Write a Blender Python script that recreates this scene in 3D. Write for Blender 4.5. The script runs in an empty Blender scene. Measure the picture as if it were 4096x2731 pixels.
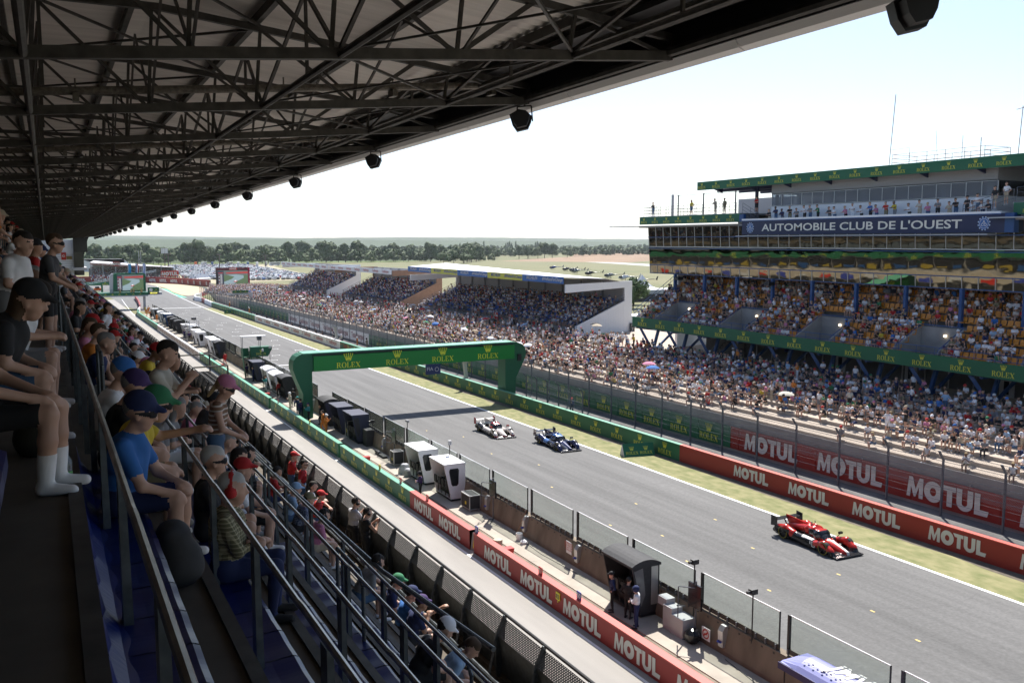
import bpy, bmesh, math, random
import numpy as np
from mathutils import Vector, Matrix
random.seed(7); np.random.seed(7)
R=math.radians
S=bpy.context.scene
COL=S.collection
# ---------------------------------------------------------------- camera, world, sun, exposure
H=16.0            # eye height over the track at y=0
G=0.0105          # the straight falls away from the camera by 1 %
def gz(y): return -G*min(y,1300.0)
cam=bpy.data.objects.new('camera',bpy.data.cameras.new('camera')); COL.objects.link(cam)
cam.data.sensor_width=36; cam.data.lens=3620/4096*36
cam.location=(0,0,H); cam.rotation_euler=(R(90-6.3289),0,R(-27.1523))
cam.data.clip_start=.1; cam.data.clip_end=30000
S.camera=cam
W=bpy.data.worlds.new('World'); S.world=W; W.use_nodes=True
nt=W.node_tree; bg=nt.nodes['Background']
sky=nt.nodes.new('ShaderNodeTexSky'); sky.sky_type='NISHITA'; sky.sun_disc=False
SUN_EL=R(53); SUN_AZ=math.atan2(.46,.60)       # sun stands over +x +y
sky.sun_elevation=SUN_EL; sky.sun_rotation=SUN_AZ
sky.air_density=.8; sky.dust_density=.8; sky.ozone_density=1.0
nt.links.new(sky.outputs[0],bg.inputs[0]); bg.inputs[1].default_value=0.105
sun=bpy.data.objects.new('sun',bpy.data.lights.new('sun','SUN')); COL.objects.link(sun)
sun.data.energy=5.0; sun.data.angle=R(.5); sun.data.color=(1,.96,.9)
d=Vector((math.sin(SUN_AZ)*math.cos(SUN_EL),math.cos(SUN_AZ)*math.cos(SUN_EL),math.sin(SUN_EL)))
sun.rotation_euler=d.to_track_quat('Z','Y').to_euler(); sun.location=(60,60,120)
S.view_settings.view_transform='Standard'; S.view_settings.look='None'
S.view_settings.exposure=.85; S.view_settings.gamma=1
S.cycles.max_bounces=6; S.cycles.transparent_max_bounces=14
# ---------------------------------------------------------------- helpers
MATS={}
def mat(name,col,rough=.6,metal=0.0,var=0.0,scale=4.0,stretch=None,bump=0.0,col2=None,alpha=None,emit=None,spec=.5,detail=4,space='Object'):
    if name in MATS: return MATS[name]
    m=bpy.data.materials.new(name); m.use_nodes=True; t=m.node_tree; n=t.nodes; l=t.links
    p=n['Principled BSDF']; c=tuple(col)+(1,)
    p.inputs['Base Color'].default_value=c; p.inputs['Roughness'].default_value=rough; p.inputs['Metallic'].default_value=metal
    p.inputs['Specular IOR Level'].default_value=spec
    if var or col2 or bump:
        tc=n.new('ShaderNodeTexCoord'); mp=n.new('ShaderNodeMapping'); l.new(tc.outputs[space],mp.inputs[0])
        if stretch: mp.inputs['Scale'].default_value=stretch
        nz=n.new('ShaderNodeTexNoise'); nz.inputs['Scale'].default_value=scale; nz.inputs['Detail'].default_value=detail
        l.new(mp.outputs[0],nz.inputs['Vector'])
        r=n.new('ShaderNodeValToRGB'); r.color_ramp.elements[0].position=.3; r.color_ramp.elements[1].position=.7
        a=col2 or tuple(x*(1-var) for x in col); b=col if col2 else tuple(min(1,x*(1+var)) for x in col)
        r.color_ramp.elements[0].color=tuple(a)+(1,); r.color_ramp.elements[1].color=tuple(b)+(1,)
        l.new(nz.outputs[0],r.inputs[0]); l.new(r.outputs[0],p.inputs['Base Color'])
        if bump:
            b_=n.new('ShaderNodeBump'); b_.inputs['Strength'].default_value=bump; l.new(nz.outputs[0],b_.inputs['Height']); l.new(b_.outputs[0],p.inputs['Normal'])
    if alpha is not None: p.inputs['Alpha'].default_value=alpha
    if emit: p.inputs['Emission Color'].default_value=tuple(emit[0])+(1,); p.inputs['Emission Strength'].default_value=emit[1]
    MATS[name]=m; return m
def link(o,parent=None):
    COL.objects.link(o)
    if parent: o.parent=parent
    return o
def tag(o,label=None,cat=None,group=None,kind=None):
    if label: o['label']=label
    if cat: o['category']=cat
    if group: o['group']=group
    if kind: o['kind']=kind
    return o
def empty(name,loc=(0,0,0),rz=0,label=None,cat=None,group=None):
    o=bpy.data.objects.new(name,None); o.location=loc; o.rotation_euler=(0,0,rz); o.empty_display_size=.3
    return tag(link(o),label,cat,group)
def dup(o,parent=None,loc=None,rz=None):
    c=o.copy(); COL.objects.link(c)
    if parent is not None: c.parent=parent
    if loc is not None: c.location=loc
    if rz is not None: c.rotation_euler=(0,0,rz)
    for ch in list(o.children): dup(ch,c)
    return c
class MB:
    def __init__(s): s.v=[];s.f=[];s.m=[]
    def add(s,vs,fs,m=0):
        b=len(s.v); s.v+= [tuple(v) for v in vs]; s.f+=[tuple(i+b for i in f) for f in fs]
        s.m+= [m]*len(fs) if isinstance(m,int) else list(m); return s
    def box(s,x0,x1,y0,y1,z0,z1,m=0):
        return s.add([(x0,y0,z0),(x1,y0,z0),(x1,y1,z0),(x0,y1,z0),(x0,y0,z1),(x1,y0,z1),(x1,y1,z1),(x0,y1,z1)],
            [(0,3,2,1),(4,5,6,7),(0,1,5,4),(1,2,6,5),(2,3,7,6),(3,0,4,7)],m)
    def quad(s,a,b,c,d,m=0): return s.add([a,b,c,d],[(0,1,2,3)],m)
    def prism(s,pts,o,u,v,w,m=0):
        # polygon pts in (u,v) at origin o, extruded by w
        o,u,v,w=map(Vector,(o,u,v,w)); n=len(pts)
        A=[o+u*p[0]+v*p[1] for p in pts]; B=[a+w for a in A]
        f=[tuple(range(n))[::-1],tuple(range(n,2*n))]+[(i,(i+1)%n,n+(i+1)%n,n+i) for i in range(n)]
        return s.add(A+B,f,m)
    def tube(s,p,q,r,n=6,m=0,r2=None,caps=True):
        p,q=Vector(p),Vector(q); ax=(q-p)
        if ax.length<1e-6: return s
        ax.normalize(); u=ax.orthogonal().normalized(); w=ax.cross(u); r2=r if r2 is None else r2
        A=[p+(u*math.cos(2*math.pi*i/n)+w*math.sin(2*math.pi*i/n))*r for i in range(n)]
        B=[q+(u*math.cos(2*math.pi*i/n)+w*math.sin(2*math.pi*i/n))*r2 for i in range(n)]
        f=[(i,(i+1)%n,n+(i+1)%n,n+i) for i in range(n)]
        if caps: f+=[tuple(range(n))[::-1],tuple(range(n,2*n))]
        return s.add(A+B,f,m)
    def path(s,pts,r,n=6,m=0):
        for a,b in zip(pts[:-1],pts[1:]): s.tube(a,b,r,n,m)
        return s
    def bar(s,p,q,w,h,m=0,up=(0,0,1)):
        p,q=Vector(p),Vector(q); ax=(q-p).normalized(); u=ax.cross(Vector(up))
        if u.length<1e-4: u=Vector((1,0,0))
        u.normalize(); t=u.cross(ax)
        A=[p+u*a*w/2+t*b*h/2 for a,b in((-1,-1),(1,-1),(1,1),(-1,1))]; B=[x+(q-p) for x in A]
        return s.add(A+B,[(0,1,2,3)[::-1],(4,5,6,7),(0,1,5,4),(1,2,6,5),(2,3,7,6),(3,0,4,7)],m)
    def lathe(s,prof,c=(0,0,0),n=12,m=0):
        b=[]; c=Vector(c)
        for r,z in prof: b+=[c+Vector((r*math.cos(2*math.pi*i/n),r*math.sin(2*math.pi*i/n),z)) for i in range(n)]
        f=[(k*n+i,k*n+(i+1)%n,(k+1)*n+(i+1)%n,(k+1)*n+i) for k in range(len(prof)-1) for i in range(n)]
        return s.add(b,f,m)
    def flat(s,tm,o,u,v,size,off=0,m=0,w=(0,0,0)):
        # put a flat lettering mesh (verts 2d, faces) at o with axes u,v
        o,u,v,w=map(Vector,(o,u,v,w)); b=[o+u*(x*size)+v*(y*size)+w*z for x,y,z in tm[0]]
        return s.add(b,tm[1],m)
    def build(s,name,mats,parent=None,shear=False,smooth=False,loc=None,rz=None):
        me=bpy.data.meshes.new(name)
        vs=[(x,y,z+(gz(y) if shear else 0)) for x,y,z in s.v] if shear else s.v
        me.from_pydata(vs,[],s.f)
        if not isinstance(mats,(list,tuple)): mats=[mats]
        for m in mats: me.materials.append(m)
        me.polygons.foreach_set('material_index',s.m)
        if smooth: me.polygons.foreach_set('use_smooth',[True]*len(s.f))
        me.update()
        o=bpy.data.objects.new(name,me)
        if loc is not None: o.location=loc
        if rz is not None: o.rotation_euler=(0,0,rz)
        return link(o,parent)
# ---------------------------------------------------------------- lettering (flat outlines, real thickness from small offset)
def fill(splines):
    cu=bpy.data.curves.new('outline','CURVE'); cu.dimensions='2D'; cu.fill_mode='BOTH'
    for pts in splines:
        sp=cu.splines.new('POLY'); sp.points.add(len(pts)-1)
        for p,q in zip(sp.points,pts): p.co=(q[0],q[1],0,1)
        sp.use_cyclic_u=True
    o=bpy.data.objects.new('outline',cu); COL.objects.link(o)
    dg=bpy.context.evaluated_depsgraph_get(); me=o.evaluated_get(dg).to_mesh()
    r=([tuple(v.co) for v in me.vertices],[tuple(f.vertices) for f in me.polygons])
    bpy.data.objects.remove(o); return r
def merge(parts):
    V=[];F=[]
    for i,(v,f) in enumerate(parts):
        b=len(V); V+=[(x,y,.0015*i) for x,y,z in v]; F+=[tuple(k+b for k in q) for q in f]
    return V,F
def shift(t,dx,dy=0,sx=1,sy=None):
    sy=sx if sy is None else sy
    return ([(x*sx+dx,y*sy+dy,z) for x,y,z in t[0]],t[1])
def arc(cx,cy,rx,ry,a0,a1,n=14): return [(cx+rx*math.cos(R(a0+(a1-a0)*i/n)),cy+ry*math.sin(R(a0+(a1-a0)*i/n))) for i in range(n+1)]
def rect(x0,y0,x1,y1): return [(x0,y0),(x1,y0),(x1,y1),(x0,y1)]
def rolex_word():
    s=.06
    def ser(x0,x1,y): return [rect(x0,y,x1,y+s)]
    Rl=[fill([rect(.08,.06,.24,.94)]),fill(ser(0,.32,0)),fill(ser(0,.24,.94)),
        fill([[(.24,1),(.45,1)]+arc(.45,.745,.25,.255,90,-90)+[(.24,.49),(.24,.55),(.42,.55)]+arc(.42,.745,.1,.195,-90,90)+[(.24,.94)]]),
        fill([[(.36,.49),(.52,.49),(.78,.06),(.9,.06),(.9,0),(.66,0)]])]
    O=[fill([arc(.45,.5,.45,.52,0,360,28)[:-1],arc(.45,.5,.27,.46,0,360,28)[:-1]])]
    L=[fill([rect(.08,.06,.25,.94)]),fill(ser(0,.33,.94)),fill([[(0,0),(.68,0),(.72,.32),(.66,.32),(.58,.06),(0,.06)]])]
    E=[fill([rect(.08,.06,.25,.94)]),fill([[(0,1),(.68,1),(.68,.74),(.62,.74),(.55,.94),(0,.94)]]),fill([[(0,0),(.7,0),(.74,.3),(.68,.3),(.58,.06),(0,.06)]]),fill([rect(.25,.47,.46,.53)]),fill([rect(.46,.37,.51,.63)])]
    X=[fill([[(.06,.97),(.28,.97),(.84,.03),(.62,.03)]]),fill([[(.72,.97),(.8,.97),(.2,.03),(.12,.03)]]),fill([rect(0,.95,.36,1)]),fill([rect(.6,.95,.9,1)]),fill([rect(0,0,.3,.05)]),fill([rect(.52,0,.92,.05)])]
    x=0;parts=[]
    for g,wd in((Rl,.95),(O,1.0),(L,.82),(E,.84),(X,.92)):
        parts+=[shift(q,x) for q in g]; x+=wd
    W_=x-.02
    return shift(merge(parts),-W_/2),W_
def crown():
    P=[]
    for i,a in enumerate((-38,-19,0,19,38)):
        ln=1.0 if a==0 else (.97 if abs(a)==19 else .93); cx=a/38*.24
        tx=cx+math.sin(R(a))*.62*.75; ty=.22+ln*.62
        P.append(fill([[(cx-.085,.2),(cx+.085,.2),(tx+.028,ty),(tx-.028,ty)]])); P.append(fill([arc(tx,ty+.06,.07,.075,0,360,10)[:-1]]))
    P.append(fill([arc(0,.14,.34,.11,0,360,20)[:-1],arc(0,.12,.22,.04,0,360,20)[:-1]]))
    return merge(P)
def motul_word():
    M=fill([[(0,0),(.12,1),(.33,1),(.5,.42),(.72,1),(.93,1),(.93,0),(.7,0),(.7,.58),(.52,.04),(.42,.04),(.24,.52),(.21,0)]])
    O=fill([arc(.5,.5,.5,.51,0,360,30)[:-1],arc(.5,.5,.17,.2,0,360,24)[:-1]])
    T=fill([[(0,.98),(.78,.98),(.78,.74),(.6,.74),(.6,0),(.32,0),(.32,.74),(.14,.74)]])
    U=fill([[(0,1),(.28,1),(.28,.34)]+arc(.42,.34,.14,.12,180,360,10)+[(.56,1),(.84,1),(.84,.38)]+arc(.42,.38,.42,.4,0,-180,16)])
    L=fill([[(0,1),(.28,1),(.28,.26),(.72,.26),(.66,0),(0,0)]])
    x=0;ps=[]
    for g,wd in((M,.99),(O,.93),(T,.83),(U,.92),(L,.7)): ps.append(shift(g,x)); x+=wd
    return shift(merge(ps),-x/2),x
ROLEX,ROLEX_W=rolex_word(); CROWN=crown(); MOTUL,MOTUL_W=motul_word()
TX={}
def text(s,bold=.0,shear=0.0):
    k=(s,bold,shear)
    if k not in TX:
        cu=bpy.data.curves.new('outline','FONT'); cu.body=s; cu.offset=bold; cu.shear=shear; cu.align_x='CENTER'; cu.size=1.4; cu.fill_mode='FRONT'; cu.resolution_u=3
        o=bpy.data.objects.new('outline',cu); COL.objects.link(o)
        me=o.evaluated_get(bpy.context.evaluated_depsgraph_get()).to_mesh()
        v=[tuple(q.co) for q in me.vertices]; TX[k]=([(x,y,0) for x,y,z in v],[tuple(f.vertices) for f in me.polygons])
        bpy.data.objects.remove(o)
    return TX[k]
def rolex(mb,o,u,v,hw,hc,gap,m=0,w=(0,0,0)):
    "ROLEX word of cap height hw with the crown of height hc above; o = bottom centre of the word"
    o,u,v=Vector(o),Vector(u),Vector(v)
    mb.flat(ROLEX,o,u,v,hw,m=m,w=w); mb.flat(CROWN,o+v*(hw+gap),u,v,hc/.98,m=m,w=w)
# ---------------------------------------------------------------- materials
asphalt=mat('asphalt',(.126,.124,.122),.9,var=.16,scale=.6,stretch=(3,.12,1),detail=8)
asphalt_pit=mat('pit_lane_asphalt',(.29,.272,.25),.9,var=.10,scale=.5,stretch=(2,.3,1),detail=8)
asphalt_road=mat('service_asphalt',(.13,.125,.12),.95,var=.25,scale=.8,detail=8)
grass=mat('dry_grass',(.27,.245,.12),.95,col2=(.135,.15,.05),scale=1.4,stretch=(1.4,.8,1),detail=15,bump=.6)
fieldm=mat('airfield_grass',(.175,.16,.075),.95,col2=(.115,.125,.045),scale=.012,detail=10,bump=.3)
gravel=mat('gravel',(.46,.36,.25),.95,var=.12,scale=.3,detail=8)
painted_wall_shadow=mat('painted_wall_shadow',(.12,.10,.075),.95,var=.3,scale=2)
white_p=mat('white_paint',(.8,.8,.8),.6); green_p=mat('green_runoff',(.09,.42,.27),.7,var=.1)
concrete=mat('pale_concrete',(.38,.335,.28),.9,var=.14,scale=.9,detail=8)
concrete_d=mat('weathered_concrete',(.25,.20,.15),.9,col2=(.14,.11,.08),scale=1.2,stretch=(1,1,.35),detail=8)
concrete_g=mat('grey_concrete',(.30,.28,.26),.9,var=.18,scale=.7,detail=8)
terracem=mat('terrace_concrete',(.40,.335,.275),.9,var=.10,scale=.5,detail=8)
rgreen=mat('sponsor_green',(.008,.115,.05),.55,var=.06,scale=.4)
rgreen_l=mat('screen_green',(.0,.23,.035),.4)
rgreen_top=mat('green_wall_coping',(.10,.33,.22),.5)
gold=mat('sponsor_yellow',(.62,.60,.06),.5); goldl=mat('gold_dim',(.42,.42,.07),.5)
mred=mat('sponsor_red',(.27,.014,.010),.55,var=.07,scale=.5); mred_top=mat('red_coping',(.50,.06,.04),.5)
letterw=mat('lettering_white',(.62,.60,.57),.6); white=mat('white_panel',(.78,.78,.8),.45,var=.02,scale=.4)
white_rf=mat('white_roof',(.7,.7,.72),.5)
steel=mat('galvanised_steel',(.10,.115,.125),.45,.6,var=.3,scale=9); steel_d=mat('dark_roof_steel',(.06,.056,.05),.6,.3,var=.35,scale=5)
steel_m=mat('fence_steel',(.12,.13,.15),.5,.4); rail_m=mat('polished_rail',(.26,.26,.26),.32,.85,var=.3,scale=6)
black=mat('black_paint',(.015,.015,.017),.5); blackf=mat('black_fabric',(.03,.03,.033),.75,var=.2,scale=6); blackg=mat('black_gloss',(.012,.012,.014),.2)
bluep=mat('blue_steel',(.018,.07,.21),.45); navy=mat('navy_banner',(.012,.018,.065),.5)
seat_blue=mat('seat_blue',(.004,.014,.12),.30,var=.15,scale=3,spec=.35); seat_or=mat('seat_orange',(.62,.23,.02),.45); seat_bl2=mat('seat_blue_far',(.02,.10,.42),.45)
redm=mat('red_plastic',(.5,.03,.02),.4); orangem=mat('orange_suit',(.75,.14,.02),.8); yellowm=mat('yellow_board',(.75,.62,.03),.5); bluem=mat('blue_board',(.04,.06,.32),.4)
deckm=mat('roof_sheet',(.64,.60,.55),.6,var=.12,scale=.8,stretch=(.3,6,1)); silver=mat('silver_metal',(.55,.55,.56),.35,.7); lightgrey=mat('light_grey',(.45,.45,.46),.6)
brown=mat('brown_cladding',(.33,.19,.12),.6,var=.1,scale=2); greyc=mat('grey_cladding',(.30,.30,.31),.6)
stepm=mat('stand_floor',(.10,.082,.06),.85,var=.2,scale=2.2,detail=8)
skinm=[mat('skin_%s'%n,c,.55) for n,c in(('fair',(.55,.33,.24)),('tan',(.42,.24,.16)),('brown',(.16,.08,.05)))]
def glassmat(name,tint=(.85,.9,.9),f=.12,veil=0.0,veilc=(.6,.62,.6)):
    m=bpy.data.materials.new(name); m.use_nodes=True; t=m.node_tree; n=t.nodes; n.clear()
    out=n.new('ShaderNodeOutputMaterial'); tr=n.new('ShaderNodeBsdfTransparent'); tr.inputs[0].default_value=tint+(1,)
    gl=n.new('ShaderNodeBsdfGlossy'); gl.inputs['Roughness'].default_value=.05
    mx=n.new('ShaderNodeMixShader'); lw=n.new('ShaderNodeLayerWeight'); lw.inputs[0].default_value=f
    t.links.new(lw.outputs['Fresnel'],mx.inputs[0]); t.links.new(tr.outputs[0],mx.inputs[1]); t.links.new(gl.outputs[0],mx.inputs[2])
    last=mx
    if veil:
        df=n.new('ShaderNodeBsdfDiffuse'); df.inputs[0].default_value=veilc+(1,); m2=n.new('ShaderNodeMixShader'); m2.inputs[0].default_value=veil
        t.links.new(mx.outputs[0],m2.inputs[1]); t.links.new(df.outputs[0],m2.inputs[2]); last=m2
    t.links.new(last.outputs[0],out.inputs[0]); return m
glass=glassmat('clear_screen_glass',(.9,.93,.91),.06,.05,(.5,.5,.46)); glass_w=glassmat('window_glass',(.45,.5,.56),.25,.25,(.5,.55,.65))
darkglass=mat('dark_glass',(.015,.017,.02),.08)
def banded_asphalt():
    t=asphalt.node_tree; n=t.nodes; l=t.links; p=n['Principled BSDF']; src=p.inputs['Base Color'].links[0].from_socket
    tc=n.new('ShaderNodeTexCoord'); sp=n.new('ShaderNodeSeparateXYZ'); l.new(tc.outputs['Object'],sp.inputs[0])
    mr=n.new('ShaderNodeMapRange'); mr.inputs[1].default_value=24; mr.inputs[2].default_value=39; l.new(sp.outputs[0],mr.inputs[0])
    r=n.new('ShaderNodeValToRGB'); e=r.color_ramp.elements; e[0].color=(1,1,1,1); e[1].color=(1.05,1.05,1.04,1)
    for pos,v in((.28,1.03),(.40,.90),(.46,.98),(.53,.88),(.62,1.0),(.75,.93),(.82,1.04)): q=e.new(pos); q.color=(v,v,v,1)
    l.new(mr.outputs[0],r.inputs[0]); mx=n.new('ShaderNodeMixRGB'); mx.blend_type='MULTIPLY'; mx.inputs[0].default_value=1; l.new(src,mx.inputs[1]); l.new(r.outputs[0],mx.inputs[2])
    nz=n.new('ShaderNodeTexNoise'); nz.inputs['Scale'].default_value=7; nz.inputs['Detail'].default_value=10; l.new(tc.outputs['Object'],nz.inputs['Vector']); m2=n.new('ShaderNodeMixRGB'); m2.blend_type='OVERLAY'; m2.inputs[0].default_value=.35; l.new(mx.outputs[0],m2.inputs[1]); l.new(nz.outputs[0],m2.inputs[2]); l.new(m2.outputs[0],p.inputs['Base Color'])
banded_asphalt()
def pattern_cloth(name,c1,c2,f,both):
    m=bpy.data.materials.new(name); m.use_nodes=True; t=m.node_tree; n=t.nodes; p=n['Principled BSDF']; p.inputs['Roughness'].default_value=.85; tc=n.new('ShaderNodeTexCoord'); outs=[]
    for ax in (('Z','Y') if both else ('Z',)):
        w=n.new('ShaderNodeTexWave'); w.bands_direction=ax; w.inputs['Scale'].default_value=f; w.inputs['Distortion'].default_value=.6; t.links.new(tc.outputs['Object'],w.inputs[0]); r=n.new('ShaderNodeValToRGB'); r.color_ramp.elements[0].position=.74; r.color_ramp.elements[1].position=.82; r.color_ramp.elements[0].color=c1+(1,); r.color_ramp.elements[1].color=c2+(1,); t.links.new(w.outputs[0],r.inputs[0]); outs.append(r.outputs[0])
    o=outs[0]
    if both: mx=n.new('ShaderNodeMixRGB'); mx.inputs[0].default_value=.5; t.links.new(outs[0],mx.inputs[1]); t.links.new(outs[1],mx.inputs[2]); o=mx.outputs[0]
    t.links.new(o,p.inputs['Base Color']); return m
def mirrormat():
    m=bpy.data.materials.new('bronze_mirror_glass'); m.use_nodes=True; t=m.node_tree; n=t.nodes; p=n['Principled BSDF']
    p.inputs['Base Color'].default_value=(.30,.27,.20,1); p.inputs['Metallic'].default_value=1; p.inputs['Roughness'].default_value=.02
    tc=n.new('ShaderNodeTexCoord'); mp=n.new('ShaderNodeMapping'); mp.inputs['Scale'].default_value=(1,.55,.9); nz=n.new('ShaderNodeTexNoise'); nz.inputs['Scale'].default_value=1.1; nz.inputs['Detail'].default_value=1.5
    b=n.new('ShaderNodeBump'); b.inputs['Strength'].default_value=.04; b.inputs['Distance'].default_value=.12
    t.links.new(tc.outputs['Object'],mp.inputs[0]); t.links.new(mp.outputs[0],nz.inputs['Vector']); t.links.new(nz.outputs[0],b.inputs['Height']); t.links.new(b.outputs[0],p.inputs['Normal']); return m
mirror=mirrormat()
def meshmat(name,col,cell,thick,axes=(1,2),diag=True):
    "woven wire: opaque wire, real holes"
    m=bpy.data.materials.new(name); m.use_nodes=True; t=m.node_tree; n=t.nodes; p=n['Principled BSDF']; p.inputs['Base Color'].default_value=col+(1,); p.inputs['Roughness'].default_value=.5; p.inputs['Metallic'].default_value=.4
    tc=n.new('ShaderNodeTexCoord'); sp=n.new('ShaderNodeSeparateXYZ'); t.links.new(tc.outputs['Object'],sp.inputs[0])
    def mth(op,a,b=None):
        q=n.new('ShaderNodeMath'); q.operation=op
        for i,x in enumerate((a,b)):
            if x is None: continue
            if isinstance(x,(int,float)): q.inputs[i].default_value=x
            else: t.links.new(x,q.inputs[i])
        return q.outputs[0]
    A,B=sp.outputs[axes[0]],sp.outputs[axes[1]]
    if diag: A,B=mth('ADD',A,B),mth('SUBTRACT',A,B)
    fs=[]
    for q in(A,B): fs.append(mth('LESS_THAN',mth('FRACT',mth('DIVIDE',mth('ADD',q,1000.0),cell)),thick))
    t.links.new(mth('MAXIMUM',*fs),p.inputs['Alpha']); return m
wire=meshmat('chain_link',(.30,.32,.33),.10,.13)
perf=meshmat('perforated_steel',(.06,.07,.08),.06,.6)
# ---------------------------------------------------------------- setting: ground, track, pit lane, verge
def strip(name,x0,x1,y0,y1,z,m,step=40):
    mb=MB(); ys=list(np.arange(y0,y1,step))+[y1]
    for a,b in zip(ys[:-1],ys[1:]): mb.quad((x0,a,z),(x1,a,z),(x1,b,z),(x0,b,z))
    return tag(mb.build(name,m,shear=True),kind='structure')
def polyg(name,pts,z,m): 
    mb=MB(); mb.add([(x,y,z) for x,y in pts],[tuple(range(len(pts)))]); return tag(mb.build(name,m,shear=True),kind='structure')
mb=MB(); xs=[-6000,-2500,-1000,-300,-50,60,200,500,1200,3000,7000,14000]; ys=[-300,-100,0,200,400,700,1000,1300,1800,3000,6000,14000]
for j in range(len(ys)-1):
    for i in range(len(xs)-1): mb.quad((xs[i],ys[j],-.03),(xs[i+1],ys[j],-.03),(xs[i+1],ys[j+1],-.03),(xs[i],ys[j+1],-.03))
tag(mb.build('ground',fieldm,shear=True),kind='structure')
mb=MB()
edge=[(38.4,-80),(38.4,150),(38.9,250),(39.6,290),(40.2,310),(41.2,345),(43.3,410),(48,520),(50,560)]
lft=[(23.6,-80),(23.6,150),(23.6,250),(19.6,290),(19.6,310),(19.4,345),(18,410),(16,520),(14,560)]
for a,b,c,d_ in zip(lft[:-1],edge[:-1],edge[1:],lft[1:]): mb.quad(*[(x,y,0) for x,y in(a,b,c,d_)])
tag(mb.build('race_track',asphalt,shear=True),kind='structure')
mb=MB()
for a,b in zip(edge[:-1],edge[1:]): mb.quad((a[0]-.1,a[1],.006),(a[0]+.12,a[1],.006),(b[0]+.12,b[1],.006),(b[0]-.1,b[1],.006))
for x,y in [(33.4,258.3),(31.4,247.9),(35.1,245.7),(29.9,242.6),(33.3,239.6),(31.5,230.5),(34.8,226.9),(33.0,221.2),(31.2,211.9),(34.7,209.2),(29.5,205.6),(32.8,202.9),(31.1,193.2),(36.3,199.6),(34.4,190.5),(29.3,187.2),(32.7,184.4),(36.0,181.2),(31.0,175.1),(35.7,163.1),(34.1,154.4),(32.5,148.7),(35.6,145.2),(30.7,139.5),(29.0,133.6)]:
    mb.box(x-.6,x+.6,y-.07,y+.07,.003,.006); mb.box(x-.6,x-.5,y-.5,y-.07,.003,.006); mb.box(x+.5,x+.6,y-.5,y-.07,.003,.006)
mb.box(23.8,38.3,126.6,127,.003,.006); mb.box(23.8,38.8,269.9,270.8,.003,.006)
mb.quad((18.98,-80,.008),(19.12,-80,.008),(19.12,250,.008),(18.98,250,.008)); mb.quad((18.98,250,.008),(19.12,250,.008),(22,330,.008),(21.85,330,.008))
tag(mb.build('track_markings',white_p,shear=True),kind='structure')
# small yellow marks on the asphalt
mb=MB(); yel=mat('yellow_paint',(.6,.45,.15),.7)
for x,y in [(31,24),(31.8,27),(29.5,31),(33,36),(30,40),(32.4,46),(28.5,43),(34,31),(29.7,52),(32,58),(30.5,63),(33.6,68),(28.6,36),(34.6,41),(31.2,70),(29.4,74)]:
    mb.box(x-.05,x+.05,y-.12,y+.12,.004,.007)
tag(mb.build('yellow_road_marks',yel,shear=True),kind='structure')
mb=MB()  # rubber traces: long faint arcs on the track
rub=mat('rubber_trace',(.125,.122,.12),.9)
for cx,cy,r,a0,a1 in [(33,-5,42,60,100),(34,6,26,75,112),(27,38,5,20,170),(36,35,7,200,330),(30,50,16,40,85)]:
    P=arc(cx,cy,r,r*1.3,a0,a1,20)
    for (x1,y1),(x2,y2) in zip(P[:-1],P[1:]):
        if 24<x1<38 and 24<x2<38: mb.quad((x1-.05,y1,.0035),(x1+.05,y1,.0035),(x2+.05,y2,.0035),(x2-.05,y2,.0035))
tag(mb.build('tyre_marks',rub,shear=True),kind='structure')
strip('grass_verge',38.52,41.75,-80,265,.004,grass)
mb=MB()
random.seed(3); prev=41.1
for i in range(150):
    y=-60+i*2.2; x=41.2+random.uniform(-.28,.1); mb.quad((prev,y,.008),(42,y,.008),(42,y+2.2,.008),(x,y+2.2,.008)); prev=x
tag(mb.build('wall_shadow_strip',painted_wall_shadow,shear=True),kind='structure')  # barrier's shadow along its foot, painted in as a dark brown strip
polyg('runoff_asphalt',[(38.52,265),(41.8,265),(43.5,310),(47,340),(60,395),(63,430),(58,400),(50.3,353),(43.6,342.6),(41.3,340)],.004,asphalt_road)
polyg('gravel_trap',[(43.8,484.8),(51.5,493.4),(58,455),(61,419),(57.8,390),(50.3,353),(45.2,344),(43.6,350),(43.9,380),(45.9,418)],.012,gravel)
polyg('green_runoff',[(43.7,418),(45.2,410),(43.1,372),(42.8,329),(40.4,331),(42.2,358)],.014,green_p)
strip('service_road',42.2,47.9,-80,300,.004,asphalt_road)
strip('pit_lane',3,19.55,-80,330,.004,asphalt_pit)
# pit wall platform with its kerb
mb=MB(); mb.box(21.2,23.0,-60,246,-.2,.2); mb.box(19.6,21.19,-60,246,-.2,.02)
for y in np.arange(-60,246,3.1): mb.box(21.19,23.0,y,y+.03,.2,.203)
tag(mb.build('pit_platform',concrete,shear=True),kind='structure')
mb=MB(); mb.box(21.03,21.196,-60,246,-.1,.165); tag(mb.build('platform_kerb',concrete_d,shear=True),kind='structure')
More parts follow.
